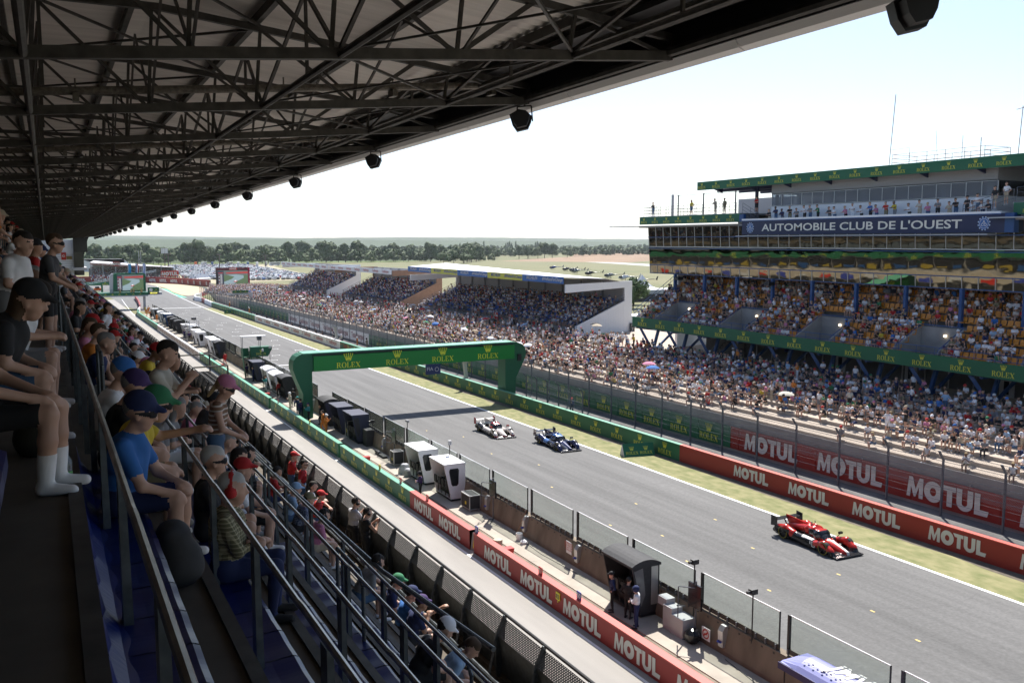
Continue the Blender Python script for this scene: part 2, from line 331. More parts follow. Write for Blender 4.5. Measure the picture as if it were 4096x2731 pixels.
# dry airfield strips, runway, far road
polyg('runway',[(498.9,691.8),(560,850),(690,1235),(705,1226),(640,1000),(540,710)],.03,mat('runway',(.42,.42,.40),.9,var=.1))
polyg('brown_field',[(560,1130),(900,1500),(1240,2050),(1500,2100),(900,1180),(620,900)],.02,mat('brown_heath',(.24,.155,.09),.95,var=.25,scale=.02))
polyg('meadow',[(60,1080),(180,1170),(420,1160),(500,1250),(200,1290),(20,1240)],.02,mat('meadow',(.14,.19,.045),.95,var=.15,scale=.03))
polyg('car_park_ground',[(66,560),(74,600),(118,1090),(240,1060),(205,930),(140,500),(70,470)],.015,mat('trampled_grass',(.34,.30,.20),.95,var=.2,scale=.05))
polyg('woodland_floor',[(-400,1290),(60,1290),(560,1250),(620,1500),(1250,2200),(1900,2300),(6000,3400),(6000,5000),(-1500,5000)],.03,mat('woodland_floor',(.055,.085,.028),.95,var=.4,scale=.02,detail=12))
# hills on the horizon
mb=MB(); rr=random.Random(4)
def ridge(y,x0,x1,h,n,seed):
    q=random.Random(seed); ph=[q.uniform(0,6.3) for _ in range(6)]; top=[]
    for i in range(n+1):
        x=x0+(x1-x0)*i/n; s=sum(math.sin(ph[k]+(k+1)*1.7*i/n*3)/(k+1.5) for k in range(6)); top.append((x,y+60*math.sin(i),-13.6+max(6,h*(.62+.22*s)+q.uniform(-1.2,1.2))))
    b=len(mb.v); mb.v+=[(x,y-900,-15) for x,y,z in top]+top+[(x,y+900,-15) for x,y,z in top]; k=n+1
    for i in range(n): mb.f+=[(b+i,b+i+1,b+k+i+1,b+k+i),(b+k+i,b+k+i+1,b+2*k+i+1,b+2*k+i)]; mb.m+=[0,0]
ridge(3800,-1500,9500,38,160,1); ridge(5600,-2500,12000,64,170,2); ridge(8200,-3000,14000,92,160,8)
tag(mb.build('hills',mat('wooded_hill',(.035,.06,.02),.95,var=.35,scale=.012,detail=10),smooth=True),kind='structure')
# ---------------------------------------------------------------- pit signage wall (between pit lane and platform), piece by piece
UL=(0,-1,0); VU=(0,0,1); OUT=(-1,0,0)   # lettering read by somebody looking towards +x
def barrier(name,x0,x1,y0,y1,h,body,top,label,words,lmat,chamfer=0.0):
    mb=MB(); mb.box(x0,x1,y0,y1,-.1,h-.05,0); mb.box(x0-.015,x1+.015,y0,y1,h-.05,h,1)
    o=mb.build(name,[body,top],shear=True); tag(o,label,'barrier wall')
    if words: words(o,lmat)
    return o
def rolex_run(x,ys,hw,hc,z,gap,off=.02,u=UL):
    def f(par,lm):
        for y in ys: w=MB(); rolex(w,(x-off,y,z),u,VU,hw,hc,gap,w=(-.4,0,0)); w.build('crowned_word',lm,par,shear=True)
    return f
def motul_run(x,ys,h,z,off=.02):
    def f(par,lm):
        for y in ys: w=MB(); w.flat(MOTUL,(x-off,y,z),UL,VU,h,w=(-.4,0,0)); w.build('sponsor_word',lm,par,shear=True)
    return f
hwL=1.34/ROLEX_W
barrier('barrier_wall',19.45,19.78,42.9,67.0,1.08,rgreen,rgreen_top,'green pit wall piece with crowned yellow words before the white pit cabins',rolex_run(19.45,[53.2+2.54*i for i in range(6)],hwL,.46,.2,.1),gold)
o=bpy.data.objects['barrier_wall']
# red end of that piece
barrier('barrier_wall',19.44,19.79,42.9,51.85,1.085,mred,mred_top,'red pit wall piece with two big white words, ending at the narrow gap',motul_run(19.44,[49.55,45.6],.70,.17),letterw)
barrier('barrier_wall',19.44,19.79,-20,42.35,1.085,mred,mred_top,'long red pit wall piece with big white words before the curved black cabin',motul_run(19.44,[39.5-4.03*i for i in range(14)],.70,.15),letterw)
barrier('barrier_wall',19.45,19.78,67.45,91.3,1.12,rgreen,rgreen_top,'green pit wall piece with crowned yellow words at the left gantry leg',rolex_run(19.45,[68.6+2.54*i for i in range(9)],hwL,.46,.22,.1),gold)
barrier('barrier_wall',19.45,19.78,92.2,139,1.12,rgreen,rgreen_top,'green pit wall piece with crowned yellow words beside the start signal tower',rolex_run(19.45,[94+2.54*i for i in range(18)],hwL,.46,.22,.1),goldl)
def vin(par,lm):
    for i in range(15):
        w=MB(); y=142+3.7*i; w.flat(text('VINFAST',.03),(19.42,y,.3),UL,VU,.62,w=(-.4,0,0))
        w.prism([(-1.75,.5),(-1.45,.5),(-1.55,.85),(-1.6,.6),(-1.65,.85)],(19.43,y,.05),UL,VU,(-.01,0,0)); w.build('sponsor_word',lm,par,shear=True)
barrier('barrier_wall',19.45,19.78,139.1,196,1.12,white,white_rf,'white pit wall piece with small brown lettering, beyond the start signal tower',vin,mat('brown_lettering',(.30,.15,.07),.6))
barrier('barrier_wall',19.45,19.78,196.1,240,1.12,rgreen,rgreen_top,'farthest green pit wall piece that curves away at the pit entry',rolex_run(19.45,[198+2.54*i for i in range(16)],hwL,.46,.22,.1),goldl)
mb=MB(); P=[(19.45,240),(19.6,245),(20.4,252),(21.6,262),(23,278),(24.5,300),(26,330)]
for a,b in zip(P[:-1],P[1:]):
    k=0 if a[1]<252 else (1 if a[1]<262 else 2)
    mb.add([(a[0],a[1],0),(b[0],b[1],0),(b[0],b[1],1.12),(a[0],a[1],1.12),(a[0]+.35,a[1],0),(b[0]+.35,b[1],0),(b[0]+.35,b[1],1.12),(a[0]+.35,a[1],1.12)],[(0,1,2,3),(3,2,6,7),(4,7,6,5)],k)
tag(mb.build('barrier_wall',[rgreen,white,mred],shear=True),'curved white and green barrier at the pit entry under the screen balcony','barrier wall')
# numbered boards on the wall
for y,n,bm,nm,lab in [(49.3,'13',redm,letterw,'red board with number 13'),(42.3,'2',bluem,letterw,'dark board with number 2'),(35.3,'51',redm,letterw,'red board with number 51'),(33.4,'83',yellowm,black,'yellow board with number 83'),(31.9,'50',bluem,letterw,'blue board with number 50'),(53.9,'34',redm,letterw,'red board with number 34'),(58,'33',yellowm,black,'yellow board with number 33'),(76.5,'38',yellowm,black,'yellow board with number 38'),(88.5,'101',redm,letterw,'red board with number 101')]:
    mb=MB(); hh=1.08; z0=hh if n not in('83',) else .55; mb.box(-.03,.0,-.17,.17,0,.34); mb.box(-.02,-.005,-.02,.02,-.12,0)
    o=mb.build('number_board',bm,loc=(19.6 if n!='83' else 19.43,y,z0+.02+gz(y))); tag(o,lab+' on top of the pit wall' if n!='83' else lab+' hung on the red pit wall','number board','numbered boards along the pit wall')
    w=MB(); w.flat(text(n,.04),(-.034,0,.06),UL,VU,.21); w.build('digits',nm,o)
# end of the gap: striped block
mb=MB(); mb.prism([(0,0),(.5,0),(.38,.95),(.12,.95)],(19.5,42.82,0),(1,0,0),(0,0,1),(0,.09,0)); mb.prism([(.1,.1),(.4,.1),(.3,.8),(.18,.8)],(19.5,42.805,0),(1,0,0),(0,0,1),(0,.012,0),1)
tag(mb.build('concrete_block',[concrete_g,yellowm],shear=True),'small concrete block with worn yellow paint at the end of the red wall','block')
# ---------------------------------------------------------------- concrete wall to the track with glass screens
mb=MB(); y0,y1=-50,246
for a,b in [(-50,81.6),(84.6,246)]: mb.prism([(22.80,.0),(22.80,.35),(23.02,1.38),(23.30,1.42),(23.42,.6),(23.62,.0)],(0,a,0),(1,0,0),(0,0,1),(0,b-a,0))
pw=tag(mb.build('pit_wall',concrete_d,shear=True),'long brown stained concrete wall carrying the glass screens beside the track','wall')
mb=MB()
for y in np.arange(-50,246,.62):
    if not 81.4<y<84.8: mb.box(22.985,23.02,y,y+.09,1.24,1.30)
mb.build('bolt_row',steel_d,pw,shear=True)
base=None; n=0
for i in range(-5,45):
    y=23.69+4.87*i
    if 80.5<y<85 : continue
    if base is None:
        base=empty('glass_screen',(0,0,0),0,'tall clear glass screen in a thin steel frame standing on the concrete pit wall','glass screen','glass screens along the pit wall')
        mb=MB(); mb.box(23.12,23.135,.02,4.36,1.62,2.85); mb.build('pane',glass,base)
        mb=MB(); mb.box(23.10,23.16,0,.03,1.4,2.87); mb.box(23.08,23.18,4.36,4.46,1.4,2.87); mb.box(23.11,23.15,.03,4.36,2.85,2.875,1); mb.build('frame',[black,silver],base)
        mb=MB(); mb.box(23.09,23.17,0,4.4,1.42,1.62)
        for k in range(9): mb.box(23.04,23.10,.1+k*.53,.16+k*.53,1.4,1.6,1)
        mb.build('base_channel',[steel_d,steel_m],base); o=base
    else: o=dup(base)
    o.location=(0,y,gz(y)); n+=1
# ---------------------------------------------------------------- right-hand barrier
def barrierR(y0,y1,body,top,label,words,lm,x=41.88,h=1.3):
    return barrier('track_barrier',x,x+.34,y0,y1,h,body,top,label,words,lm)
barrierR(-40,53.9,mred,mred_top,'red trackside barrier with large white words behind the grass verge',motul_run(41.88,[46.1-5.23*i for i in range(16)],.78,.28),letterw)
hw=1.7/ROLEX_W
barrierR(53.9,143,rgreen,rgreen_top,'near green trackside barrier with crowned yellow words, passing under the gantry',rolex_run(41.88,[55.74+3.31*i for i in range(26)],hw,.5,.2,.08),gold)
def te(par,lm):
    for i in range(9):
        w=MB(); y=206-8.3*i; w.flat(text('TotalEnergies',.012),(41.86,y-.6,.48),UL,VU,.62); w.build('sponsor_word',lm,par,shear=True)
te_o=barrierR(143,210.8,white,white_rf,'white trackside barrier with red energy company lettering',te,mat('red_lettering',(.45,.05,.04),.6))
def swirl(w,x,y,z,s):
    w.flat(fill([[(-.5,.15),(.1,.5),(.45,.3),(-.05,.2)]]),(x,y,z),UL,VU,s,m=0); w.flat(fill([[(-.4,.05),(.1,.15),(.35,-.1),(-.1,-.4),(.05,-.05)]]),(x-.004,y,z),UL,VU,s,m=1)
for i in range(9): w=MB(); swirl(w,41.86,206-8.3*i+2.75,.64,.8); w.build('emblem',[redm,bluem],te_o,shear=True)
barrierR(210.8,272,rgreen,rgreen_top,'farthest green trackside barrier with crowned yellow words before the bend',rolex_run(41.88,[212.5+3.31*i for i in range(18)],hw,.5,.2,.08),goldl)
mb=MB(); P=[(41.9,272),(42.6,290),(43.2,300),(42.4,309),(44,322),(48,335),(55,362),(63,400),(65,425),(57.5,469),(45.6,498),(30,515),(10,528)]
for i,(a,b) in enumerate(zip(P[:-1],P[1:])):
    k=0 if i in(0,2,3,4) else 1; hgt=1.3 if a[1]<420 else 3.0
    mb.add([(a[0],a[1],0),(b[0],b[1],0),(b[0],b[1],hgt),(a[0],a[1],hgt),(a[0]+.5,a[1]+.2,0),(b[0]+.5,b[1]+.2,0),(b[0]+.5,b[1]+.2,hgt),(a[0]+.5,a[1]+.2,hgt)],[(0,1,2,3),(3,2,6,7),(4,7,6,5)],k)
fb=tag(mb.build('track_barrier',[white,mred],shear=True),'curving white then red barrier around the outside of the gravel trap','barrier wall')
w=MB()
for (a,b) in zip(P[7:12],P[8:13]):
    a_=Vector((a[0],a[1],0)); b_=Vector((b[0],b[1],0)); L=(b_-a_).length; u=(a_-b_)/L*-1; u=-u if (u.x<0 and False) else u
    nrm=Vector((0,0,1)).cross(u); uu=-u if u.x<0 else u
    k=max(1,int(L/8.5))
    for j in range(k):
        p=a_+(b_-a_)*((j+.5)/k); nn=Vector((-.0,-.12,0)) if abs(u.x)>.3 else Vector((-.15,0,0)); w.flat(MOTUL,p+nn+Vector((0,0,.6)),uu if abs(u.x)>.3 else Vector((0,-1,0)),VU,1.55)
w.build('lettering',letterw,fb,shear=True)
# boards behind the service road
def back_board(y0,y1,body,label,words,lm):
    mb=MB(); mb.box(47.75,47.83,y0,y1,.22,1.95,0); mb.box(47.83,47.95,y0,y1,-.1,.2,1)
    for y in np.arange(y0,y1,2.0): mb.box(47.71,47.75,y,y+.05,.22,1.95,0); mb.box(47.76,47.84,y-.06,y+.06,1.95,2.07,1)
    o=mb.build('advertising_board',[body,concrete_g],shear=True); tag(o,label,'advertising board')
    words(o,lm)
back_board(-30,55.0,mred,'tall red board with giant white words behind the mesh fence',motul_run(47.70,[50.5-7.5*i for i in range(10)],1.28,.46),letterw)
back_board(55.0,146,rgreen,'tall green board with large crowned yellow words behind the mesh fence',rolex_run(47.70,[57.6+3.95*i for i in range(22)],2.33/ROLEX_W,.72,.42,.12),gold)
def te2(par,lm):
    for i in range(6): w=MB(); w.flat(text('TotalEnergies',.012),(47.7,199-9.4*i,.75),UL,VU,.95); w.build('sponsor_word',lm,par,shear=True)
back_board(146,203,white,'tall white board with dark red energy company lettering behind the fence',te2,mat('dark_red_lettering',(.22,.03,.04),.6))
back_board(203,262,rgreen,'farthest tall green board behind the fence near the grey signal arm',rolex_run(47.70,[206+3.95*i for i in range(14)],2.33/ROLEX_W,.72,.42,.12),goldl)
# ---------------------------------------------------------------- catch fence
fe=empty('catch_fence',(47,0,0),0,'tall mesh safety fence with bent-over steel posts between track and terraces','fence')
pm=MB(); pm.box(-.06,.06,-.05,.05,-.1,3.45); pm.bar((0,0,3.42),(-.42,0,4.0),.11,.1); proto=None
for i in range(0,96):
    y=19.4+3.97*i if i<60 else 257+4*(i-60)
    if y>330: break
    if i==0: proto=pm.build('post',steel_m,fe,loc=(0,y,gz(y)))
    else: o=dup(proto,fe,(0,y,gz(y)))
mb=MB()
for z in (.95,1.75,2.55,3.35): mb.tube((-.08,10,z),(-.08,330,z),.014,5)
for z in (1.35,2.1,2.95): mb.tube((-.08,10,z),(-.08,330,z),.009,4)
mb.tube((-.45,10,4.0),(-.45,330,4.0),.015,5); mb.build('cable',steel_m,fe,shear=True)
mb=MB(); mb.quad((-.085,10,1.5),(-.085,330,1.5),(-.085,330,3.42),(-.085,10,3.42)); mb.quad((-.085,10,3.42),(-.085,330,3.42),(-.45,330,4.0),(-.45,10,4.0)); mb.build('wire_mesh',wire,fe,shear=True)
# leaning sponsor board on the verge
def aboard(x,y,rz,label,s=1.0):
    o=empty('a_frame_board',(x,y,gz(y)),rz,label,'advertising board'); mb=MB()
    L,Hh,D=2.7*s,1.0*s,.5*s
    mb.add([(-L/2,-D,0),(L/2,-D,0),(L/2,0,Hh),(-L/2,0,Hh)],[(0,1,2,3)],0); mb.add([(-L/2,D,0),(L/2,D,0),(L/2,.02,Hh),(-L/2,.02,Hh)],[(3,2,1,0)],1); mb.add([(-L/2,-D,0),(-L/2,D,0),(-L/2,.01,Hh),(L/2,-D,0),(L/2,D,0),(L/2,.01,Hh)],[(0,2,1),(3,4,5)],1)
    mb.build('panel',[rgreen,lightgrey],o); w=MB(); v=Vector((0,D,Hh)).normalized()
    for sx in(-.62,.62): rolex(w,Vector((sx*s,-D-.01,0))+v*.2*s,(1,0,0),v,.24*s,.36*s,.06*s)
    w.build('lettering',gold,o)
aboard(40.35,57.2,R(-12),'green sponsor board leaning on the verge in front of the near green barrier',.95)
aboard(41.2,239,R(-12),'distant green sponsor board on the grass near the bend',.95)
# ---------------------------------------------------------------- start gantry
gt=empty('start_gantry',(0,84,gz(84)),0,'green gantry bridge over the track with four crowned words and a red light box','gantry')
prof=[(21.85,0),(20.95,0),(20.95,2.5),(20.35,4.0),(20.08,4.8),(20.05,5.3),(20.15,5.75),(20.42,6.1),(20.8,6.3),(21.2,6.38),(21.85,6.38)]
mb=MB(); mb.prism(prof,(0,0,0),(1,0,0),(0,0,1),(0,1.75,0)); mb.build('leg',rgreen,gt)
mb=MB(); mb.prism([(42.3+(21.85-p[0])*1.36,p[1]) for p in prof],(0,0,0),(1,0,0),(0,0,1),(0,1.75,0)); mb.build('leg',rgreen,gt)
mb=MB(); mb.box(21.85,42.3,.05,1.7,4.6,6.28); mb.box(21.0,43.3,-.05,1.8,6.28,6.39,1); mb.box(21.9,43.2,-.1,.05,6.15,6.24,2)
for x in np.arange(22.5,43,1.7): mb.box(x,x+.03,-.09,1.84,6.39,6.40,1)
mb.build('beam',[rgreen,rgreen_top,black],gt)
mb=MB(); mb.box(22.0,43.3,-.16,-.02,4.62,6.05); sc=mb.build('screen',rgreen_l,gt)
for x in(25.35,30.3,35.15,40.2): w=MB(); rolex(w,(x,-.18,4.82),(1,0,0),VU,2.33/ROLEX_W,.78,.1,w=(0,-.4,0)); w.build('crowned_word',mat('screen_yellow',(.75,.8,.05),.5),sc)
mb=MB(); mb.box(43.7,44.1,-.2,-.02,4.35,5.05); mb.lathe([(.0,-.03),(.13,-.03),(.13,0)],(43.9,-.2,4.85),10,1); mb.build('signal_lamp',[black,steel_d],gt)
mb=MB(); mb.box(33.3,34.9,-.13,-.05,3.55,4.58); fl=mb.build('hanging_sign',mat('federation_blue',(.012,.03,.12),.5),gt); w=MB(); w.flat(text('FIA',.0),(33.75,-.14,3.95),(1,0,0),VU,.36)
P=arc(34.5,4.05,.2,.2,0,360,12)
for a,b in zip(P[:-1],P[1:]): w.bar((a[0],-.14,a[1]),(b[0],-.14,b[1]),.02,.04)
w.build('lettering',letterw,fl)
# camera pole and gate at the right leg
gf=empty('safety_gate',(43.2,70,gz(70)),0,'low mesh gate and light pole on top of the green barrier by the gantry','fence'); mb=MB()
for y in(0,2.2,4.4,6.6,8.8,11): mb.bar((0,y,.2),(0,y,2.9),.1,.1); mb.bar((0,y,2.9),(-.35,y,3.3),.09,.09)
for z in(1.2,1.9,2.6): mb.tube((0,0,z),(0,11,z),.03,5)
mb.build('frame',steel_m,gf); mb=MB(); mb.quad((.01,0,1.0),(.01,11,1.0),(.01,11,2.9),(.01,0,2.9)); mb.build('wire_mesh',wire,gf)
for y,lab in((94.5,'leaning beige light post on the green barrier left of the gantry leg'),(147,'beige light post at the end of the white trackside barrier')):
    mb=MB(); mb.bar((42.6,y,.6),(42.3,y,3.2),.4,.35); mb.bar((42.5,y-.1,3.2),(41.7,y-.2,3.55),.5,.3); tag(mb.build('light_post',mat('beige_paint',(.45,.44,.40),.6),shear=True),lab,'light post')
# ---------------------------------------------------------------- terraces
TX0,TR,TRISE,TZ=48.5,1.25,.262,2.73
def hfac(y): return 1.0 if y<255 else max(.06,1-(y-255)/165)
prof=[(48.0,2.55),(48.5,2.55)]
for k in range(9): prof+=[(TX0+TR*k,TZ+TRISE*k),(TX0+TR*(k+1),TZ+TRISE*k)]
prof+=[(74,TZ+TRISE*8),(74,-.3)]; prof=[(48.0,-.3)]+prof
mb=MB(); seg=[-40,40,102,170,255,300,340,380,415]; n=len(prof)
for y in seg: mb.v+=[(x+max(0,(y-300)*.12),y,z*(hfac(y) if z>0 else 1)) for x,z in prof]
for j in range(len(seg)-1): mb.f+=[(j*n+i,j*n+i+1,(j+1)*n+i+1,(j+1)*n+i) for i in range(n-1)]; mb.m+=[0]*(n-1)
tag(mb.build('terrace',terracem,shear=True),'broad stepped concrete terrace above the grey retaining wall','terrace')
mb=MB(); mb.box(47.96,48.02,-40,257,-.1,2.66); tag(mb.build('retaining_wall',concrete_g,shear=True),'plain grey concrete wall below the terraces behind the fence','wall')
# ---------------------------------------------------------------- club building
B=empty('club_stand',(60,60,0),0,'large stand with mirrored bronze glass, orange seats and a navy club banner','grandstand')
B.location=(0,0,0)
def part(mb,name,mats,par=None,**k): return mb.build(name,mats,par or B,**k)
Y0,Y1=8,83.6
mb=MB(); mb.box(58,58.12,Y0,Y1,6.55,7.63); gb=part(mb,'green_band',rgreen)
for i in range(23): w=MB(); rolex(w,(57.97,81.66-3.26*i,6.72),UL,VU,.37,.40,.06,w=(-.3,0,0)); w.build('crowned_word',gold,gb)
mb=MB(); mb.box(58.12,58.3,Y0,Y1,6.5,6.62); part(mb,'edge_beam',navy)
mb=MB()
for z in(7.78,8.2): mb.tube((58.06,Y0,z),(58.06,Y1,z),.025,5)
for y in np.arange(Y0,Y1,1.6): mb.tube((58.06,y,7.6),(58.06,y,8.2),.02,5)
for z in(.65,1.05): mb.tube((58.1,Y1,7.2+z),(66,Y1,12.6+z-.0),.03,5)
for x in np.arange(58.2,66,1.0): mb.tube((x,Y1,7.2+(x-58.1)*.683),(x,Y1,8.25+(x-58.1)*.683),.02,5)
part(mb,'blue_railing',bluep)
vom=[(77.9,1.9),(67.5,1.9),(57.1,1.9),(46.7,1.9),(36.3,1.9)]
def open_at(y,x): return any(abs(y-a)<b for a,b in vom) and x<61.2
mb=MB()
for i in range(10):
    x0=58.3+.82*i; z=7.2+.56*i; yy=[Y0]+sorted(sum([[a-b,a+b] for a,b in vom],[]))+[Y1]
    if x0<61: 
        for a,b in zip(yy[0::2],yy[1::2]): mb.box(x0,x0+.82,a,b,z-.6,z)
    else: mb.box(x0,x0+.82,Y0,Y1,z-.7,z)
mb.box(66.5,74,Y0,Y1,11.5,12.24); part(mb,'seating_tiers',mat('tier_concrete',(.22,.21,.20),.9,var=.1))
glow=mat('lamp_glow',(1,.9,.75),.5,emit=((1,.85,.6),3))
for a,b in vom:
    mb=MB(); rl=MB()
    for sd in(-1,1):
        y=a+sd*b; mb.prism([(58.3,6.6),(58.3,7.75),(61.2,9.35),(61.2,6.6)],(0,y-.08,0),(1,0,0),(0,0,1),(0,.16,0)); rl.tube((58.4,y,7.95),(61.2,y,9.5),.035,5); rl.tube((58.4,y,7.2),(58.4,y,7.95),.03,5)
    mb.box(61.2,61.35,a-b,a+b,6.6,9.35); mb.box(58.3,61.2,a-b,a+b,6.5,6.6); rl.tube((61.2,a-b,9.5),(61.2,a+b,9.5),.035,5)
    vo=part(mb,'stair_well',concrete_g); rl.build('blue_railing',bluep,vo); lm=MB(); lm.lathe([(.0,-.1),(.1,-.06),(.12,0),(.1,.06),(0,.1)],(61.1,a-.4,8.75),10); lm.build('wall_lamp',glow,vo)
# lower columns: V struts on plinths
for i in range(14):
    y=81.7-5.07*i; zb=4.0+gz(y)+.75
    mb=MB(); mb.box(59.0,60.0,y-.55,y+.55,3.2,zb,1)
    mb.bar((59.5,y,zb-.05),(58.35,y+.9,6.5),.26,.26); mb.bar((59.5,y,zb-.05),(60.3,y,6.5),.26,.26); mb.bar((59.6,y,zb-.05),(62.6,y,6.2),.2,.2); mb.bar((58.3,y,6.42),(63.5,y,6.42),.2,.2)
    part(mb,'branching_column',[bluep,concrete_g])
mb=MB()
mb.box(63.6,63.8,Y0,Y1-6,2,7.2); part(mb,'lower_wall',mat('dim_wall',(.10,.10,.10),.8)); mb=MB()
for y in np.arange(Y0,Y1-10,2.2): part(MB().box(63.5,63.6,y,y+.06,3.5,6.3),'mullion',silver)
for y in (20,31.5,42,50.5,58): mb=MB(); mb.box(63.45,63.6,y+.1,y+1.2,3.6,5.9,0); mb.box(63.4,63.46,y+.45,y+.85,4.6,5.6,1); part(mb,'door',[lightgrey,darkglass]); mb=MB(); mb.box(63.4,63.45,64.5,65.6,5.3,5.9); part(mb,'exit_sign',bluem)
mb=MB()   # inner stair under the stand
for i in range(9): mb.box(61+.3*i,61.3+.3*i,71.5,73.5,3.8+gz(72),4.2+.22*i)
mb.prism([(60.8,4.1),(63.8,6.4),(63.8,7),(60.8,4.7)],(0,73.5,0),(1,0,0),(0,0,1),(0,.12,0)); mb.prism([(60.8,4.1),(63.8,6.4),(63.8,7),(60.8,4.7)],(0,71.4,0),(1,0,0),(0,0,1),(0,.12,0)); part(mb,'stair',concrete_g)
# blue columns among the seats, rear wall, glass corner tower
for i in range(13):
    y=81.2-5.07*i; mb=MB(); mb.box(61.85,62.15,y-.13,y+.13,9.4,12.4); part(mb,'blue_column',bluep)
mb=MB(); mb.box(68.5,68.7,Y0,79,11.5,12.9); mb.box(66,68.6,81.8,82.0,9,12.4); mb.box(63.5,66,82.6,83.0,4,12.3); mb.box(66.8,68.5,83.6,84.2,3,12.3); part(mb,'white_wall',white)
mb=MB(); mb.box(68.8,71,84.3,87.2,-1,12.3,0)
for z in(2,4,6,8,10): mb.box(68.75,71.05,84.25,87.25,z,z+.1,1)
part(mb,'glass_tower',[mirror,bluep])
for y in (80,66,52,38):
    mb=MB(); mb.box(61.2,61.9,y-.35,y+.35,11.75,12.1); mb.box(61.5,61.6,y-.05,y+.05,12.1,12.35); part(mb,'hanging_loudspeaker',black)
# mirrored storeys
mb=MB(); ML=86.0
def mx(z): return 62.05-.38*(z-12.3)/5.25
mb.quad((mx(12.36),ML,12.36),(mx(12.36),Y0,12.36),(mx(17.55),Y0,17.55),(mx(17.55),ML,17.55)); part(mb,'mirror_facade',mirror)
mb=MB(); mb.box(62.1,75,Y0,ML-.05,12.3,12.42); mb.box(62.08,75,ML-.05,ML,12.42,17.6); mb.box(74.9,75,Y0,ML,12.4,21); part(mb,'storey_body',greyc)
mb=MB()
for z in(12.36,13.3,15.18,15.36,16.42): mb.box(mx(z)-.06,mx(z)+.02,Y0,ML,z-.035,z+.035,0 if z!=15.36 else 1)
for i in range(57):
    y=ML-.05-1.385*i; mb.bar((mx(12.36)-.02,y,12.36),(mx(13.3)-.02,y,13.3),.05,.05,1); mb.bar((mx(15.36)-.02,y,15.36),(mx(17.55)-.02,y,17.55),.05,.05,1)
part(mb,'glazing_bar',[bluep,silver])
# bands, canopy, banner
mb=MB(); mb.box(61.45,61.6,70.2,87.4,17.86,18.7); b1=part(mb,'green_band',rgreen)
for i in range(8): w=MB(); rolex(w,(61.42,86.5-2.12*i,17.98),UL,VU,.26,.32,.05,w=(-.3,0,0)); w.build('crowned_word',gold,b1)
mb=MB(); mb.box(61.45,61.6,8,41.6,17.86,18.7); b1=part(mb,'green_band',rgreen)
for i in range(14): w=MB(); rolex(w,(61.42,40.3-2.3*i,17.98),UL,VU,.26,.32,.05,w=(-.3,0,0)); w.build('crowned_word',gold,b1)
mb=MB(); mb.box(60.6,62,70.2,92.5,17.62,17.70); mb.box(60.6,62,8,43,17.62,17.7); mb.box(60.7,62,43,70,16.44,16.52,0); mb.tube((60.7,92.5,17.7),(61.5,87.4,18.75),.02,5); part(mb,'canopy',mat('louvre_grey',(.42,.43,.45),.5,.3))
mb=MB(); mb.box(61.15,61.35,42.0,69.6,16.6,17.98); mb.box(61.1,62.0,42.3,69.6,17.98,18.14,1); mb.box(61.1,61.15,42.3,69.6,17.9,17.98,2); mb.box(61.15,61.9,41.3,42.0,16.6,18.0,2); mb.box(61.3,61.6,69.6,70.2,17.9,18.6,2); bn=part(mb,'club_banner',[navy,white,bluep])
w=MB(); w.flat(text("AUTOMOBILE CLUB DE L'OUEST",.022),(61.12,56.1,16.94),UL,VU,1.0); 
# stretch the line to its length on the banner
ys=[v[1] for v in w.v]; c=(max(ys)+min(ys))/2; k=21.4/(max(ys)-min(ys)); zs=[v[2] for v in w.v]; kz=.70/(max(zs)-min(zs)); z0=min(zs)
w.v=[(x,56.1+(y-c)*k,16.93+(z-z0)*kz) for x,y,z in w.v]; w.build('lettering',mat('banner_letters',(.72,.70,.62),.5),bn)
for y in(68.4,43.6):
    w=MB(); P=[]
    for i in range(24): r=.52 if i%2 else .40; P+=[(r*math.cos(R(15*i-5)),r*math.sin(R(15*i-5))),(r*math.cos(R(15*i+5)),r*math.sin(R(15*i+5)))]
    w.flat(fill([P]),(61.13,y,17.27),UL,VU,1,m=0); w.flat(fill([arc(0,0,.43,.43,0,360,24)[:-1]]),(61.125,y,17.27),UL,VU,1,m=1); w.flat(fill([arc(0,0,.36,.36,0,360,24)[:-1],arc(0,0,.33,.33,0,360,24)[:-1]]),(61.12,y,17.27),UL,VU,1,m=2)
    w.flat(text('A',.03),(61.115,y,17.30),UL,VU,.22,m=2); w.flat(text('CO',.03),(61.115,y,17.08),UL,VU,.22,m=2); w.build('club_emblem',[mat('emblem_pale',(.45,.55,.68),.5),mat('emblem_blue',(.03,.12,.35),.5),letterw],bn)
# balcony, upper lounge
mb=MB(); mb.box(61.3,75,Y0,87.3,17.5,17.62); mb.box(61.5,75,70.2,87.3,18.6,18.75); mb.box(61.5,75,8,41.7,18.6,18.75); part(mb,'balcony_floor',greyc)
mb=MB(); mb.box(63,74.8,44,67.6,17.6,19.35,0); mb.box(63,74.8,44,67.6,20.48,21.45,1); mb.box(63.0,63.1,44,67.6,19.30,19.38,2); mb.box(74,74.8,44,67.6,19.35,20.48,1); mb.box(63.0,63.1,44,67.6,20.45,20.55,2)
for i in range(19): y=67.55-1.31*i; mb.box(62.99,63.06,y-.02,y+.02,19.35,20.48,2)
for x in (66,70): mb.box(x,x+.3,44,67.6,19.35,20.48,3) if False else None
for y in np.arange(46,67,4.0): mb.box(65,65.3,y,y+.3,19.35,20.48,0)
part(mb,'lounge_wall',[white,greyc,silver,greyc]); mb=MB(); mb.quad((63.03,67.6,19.36),(63.03,44,19.36),(63.03,44,20.47),(63.03,67.6,20.47)); mb.quad((63.03,67.6,19.36),(66,67.6,19.36),(66,67.6,20.47),(63.03,67.6,20.47)); part(mb,'lounge_window',glass_w)
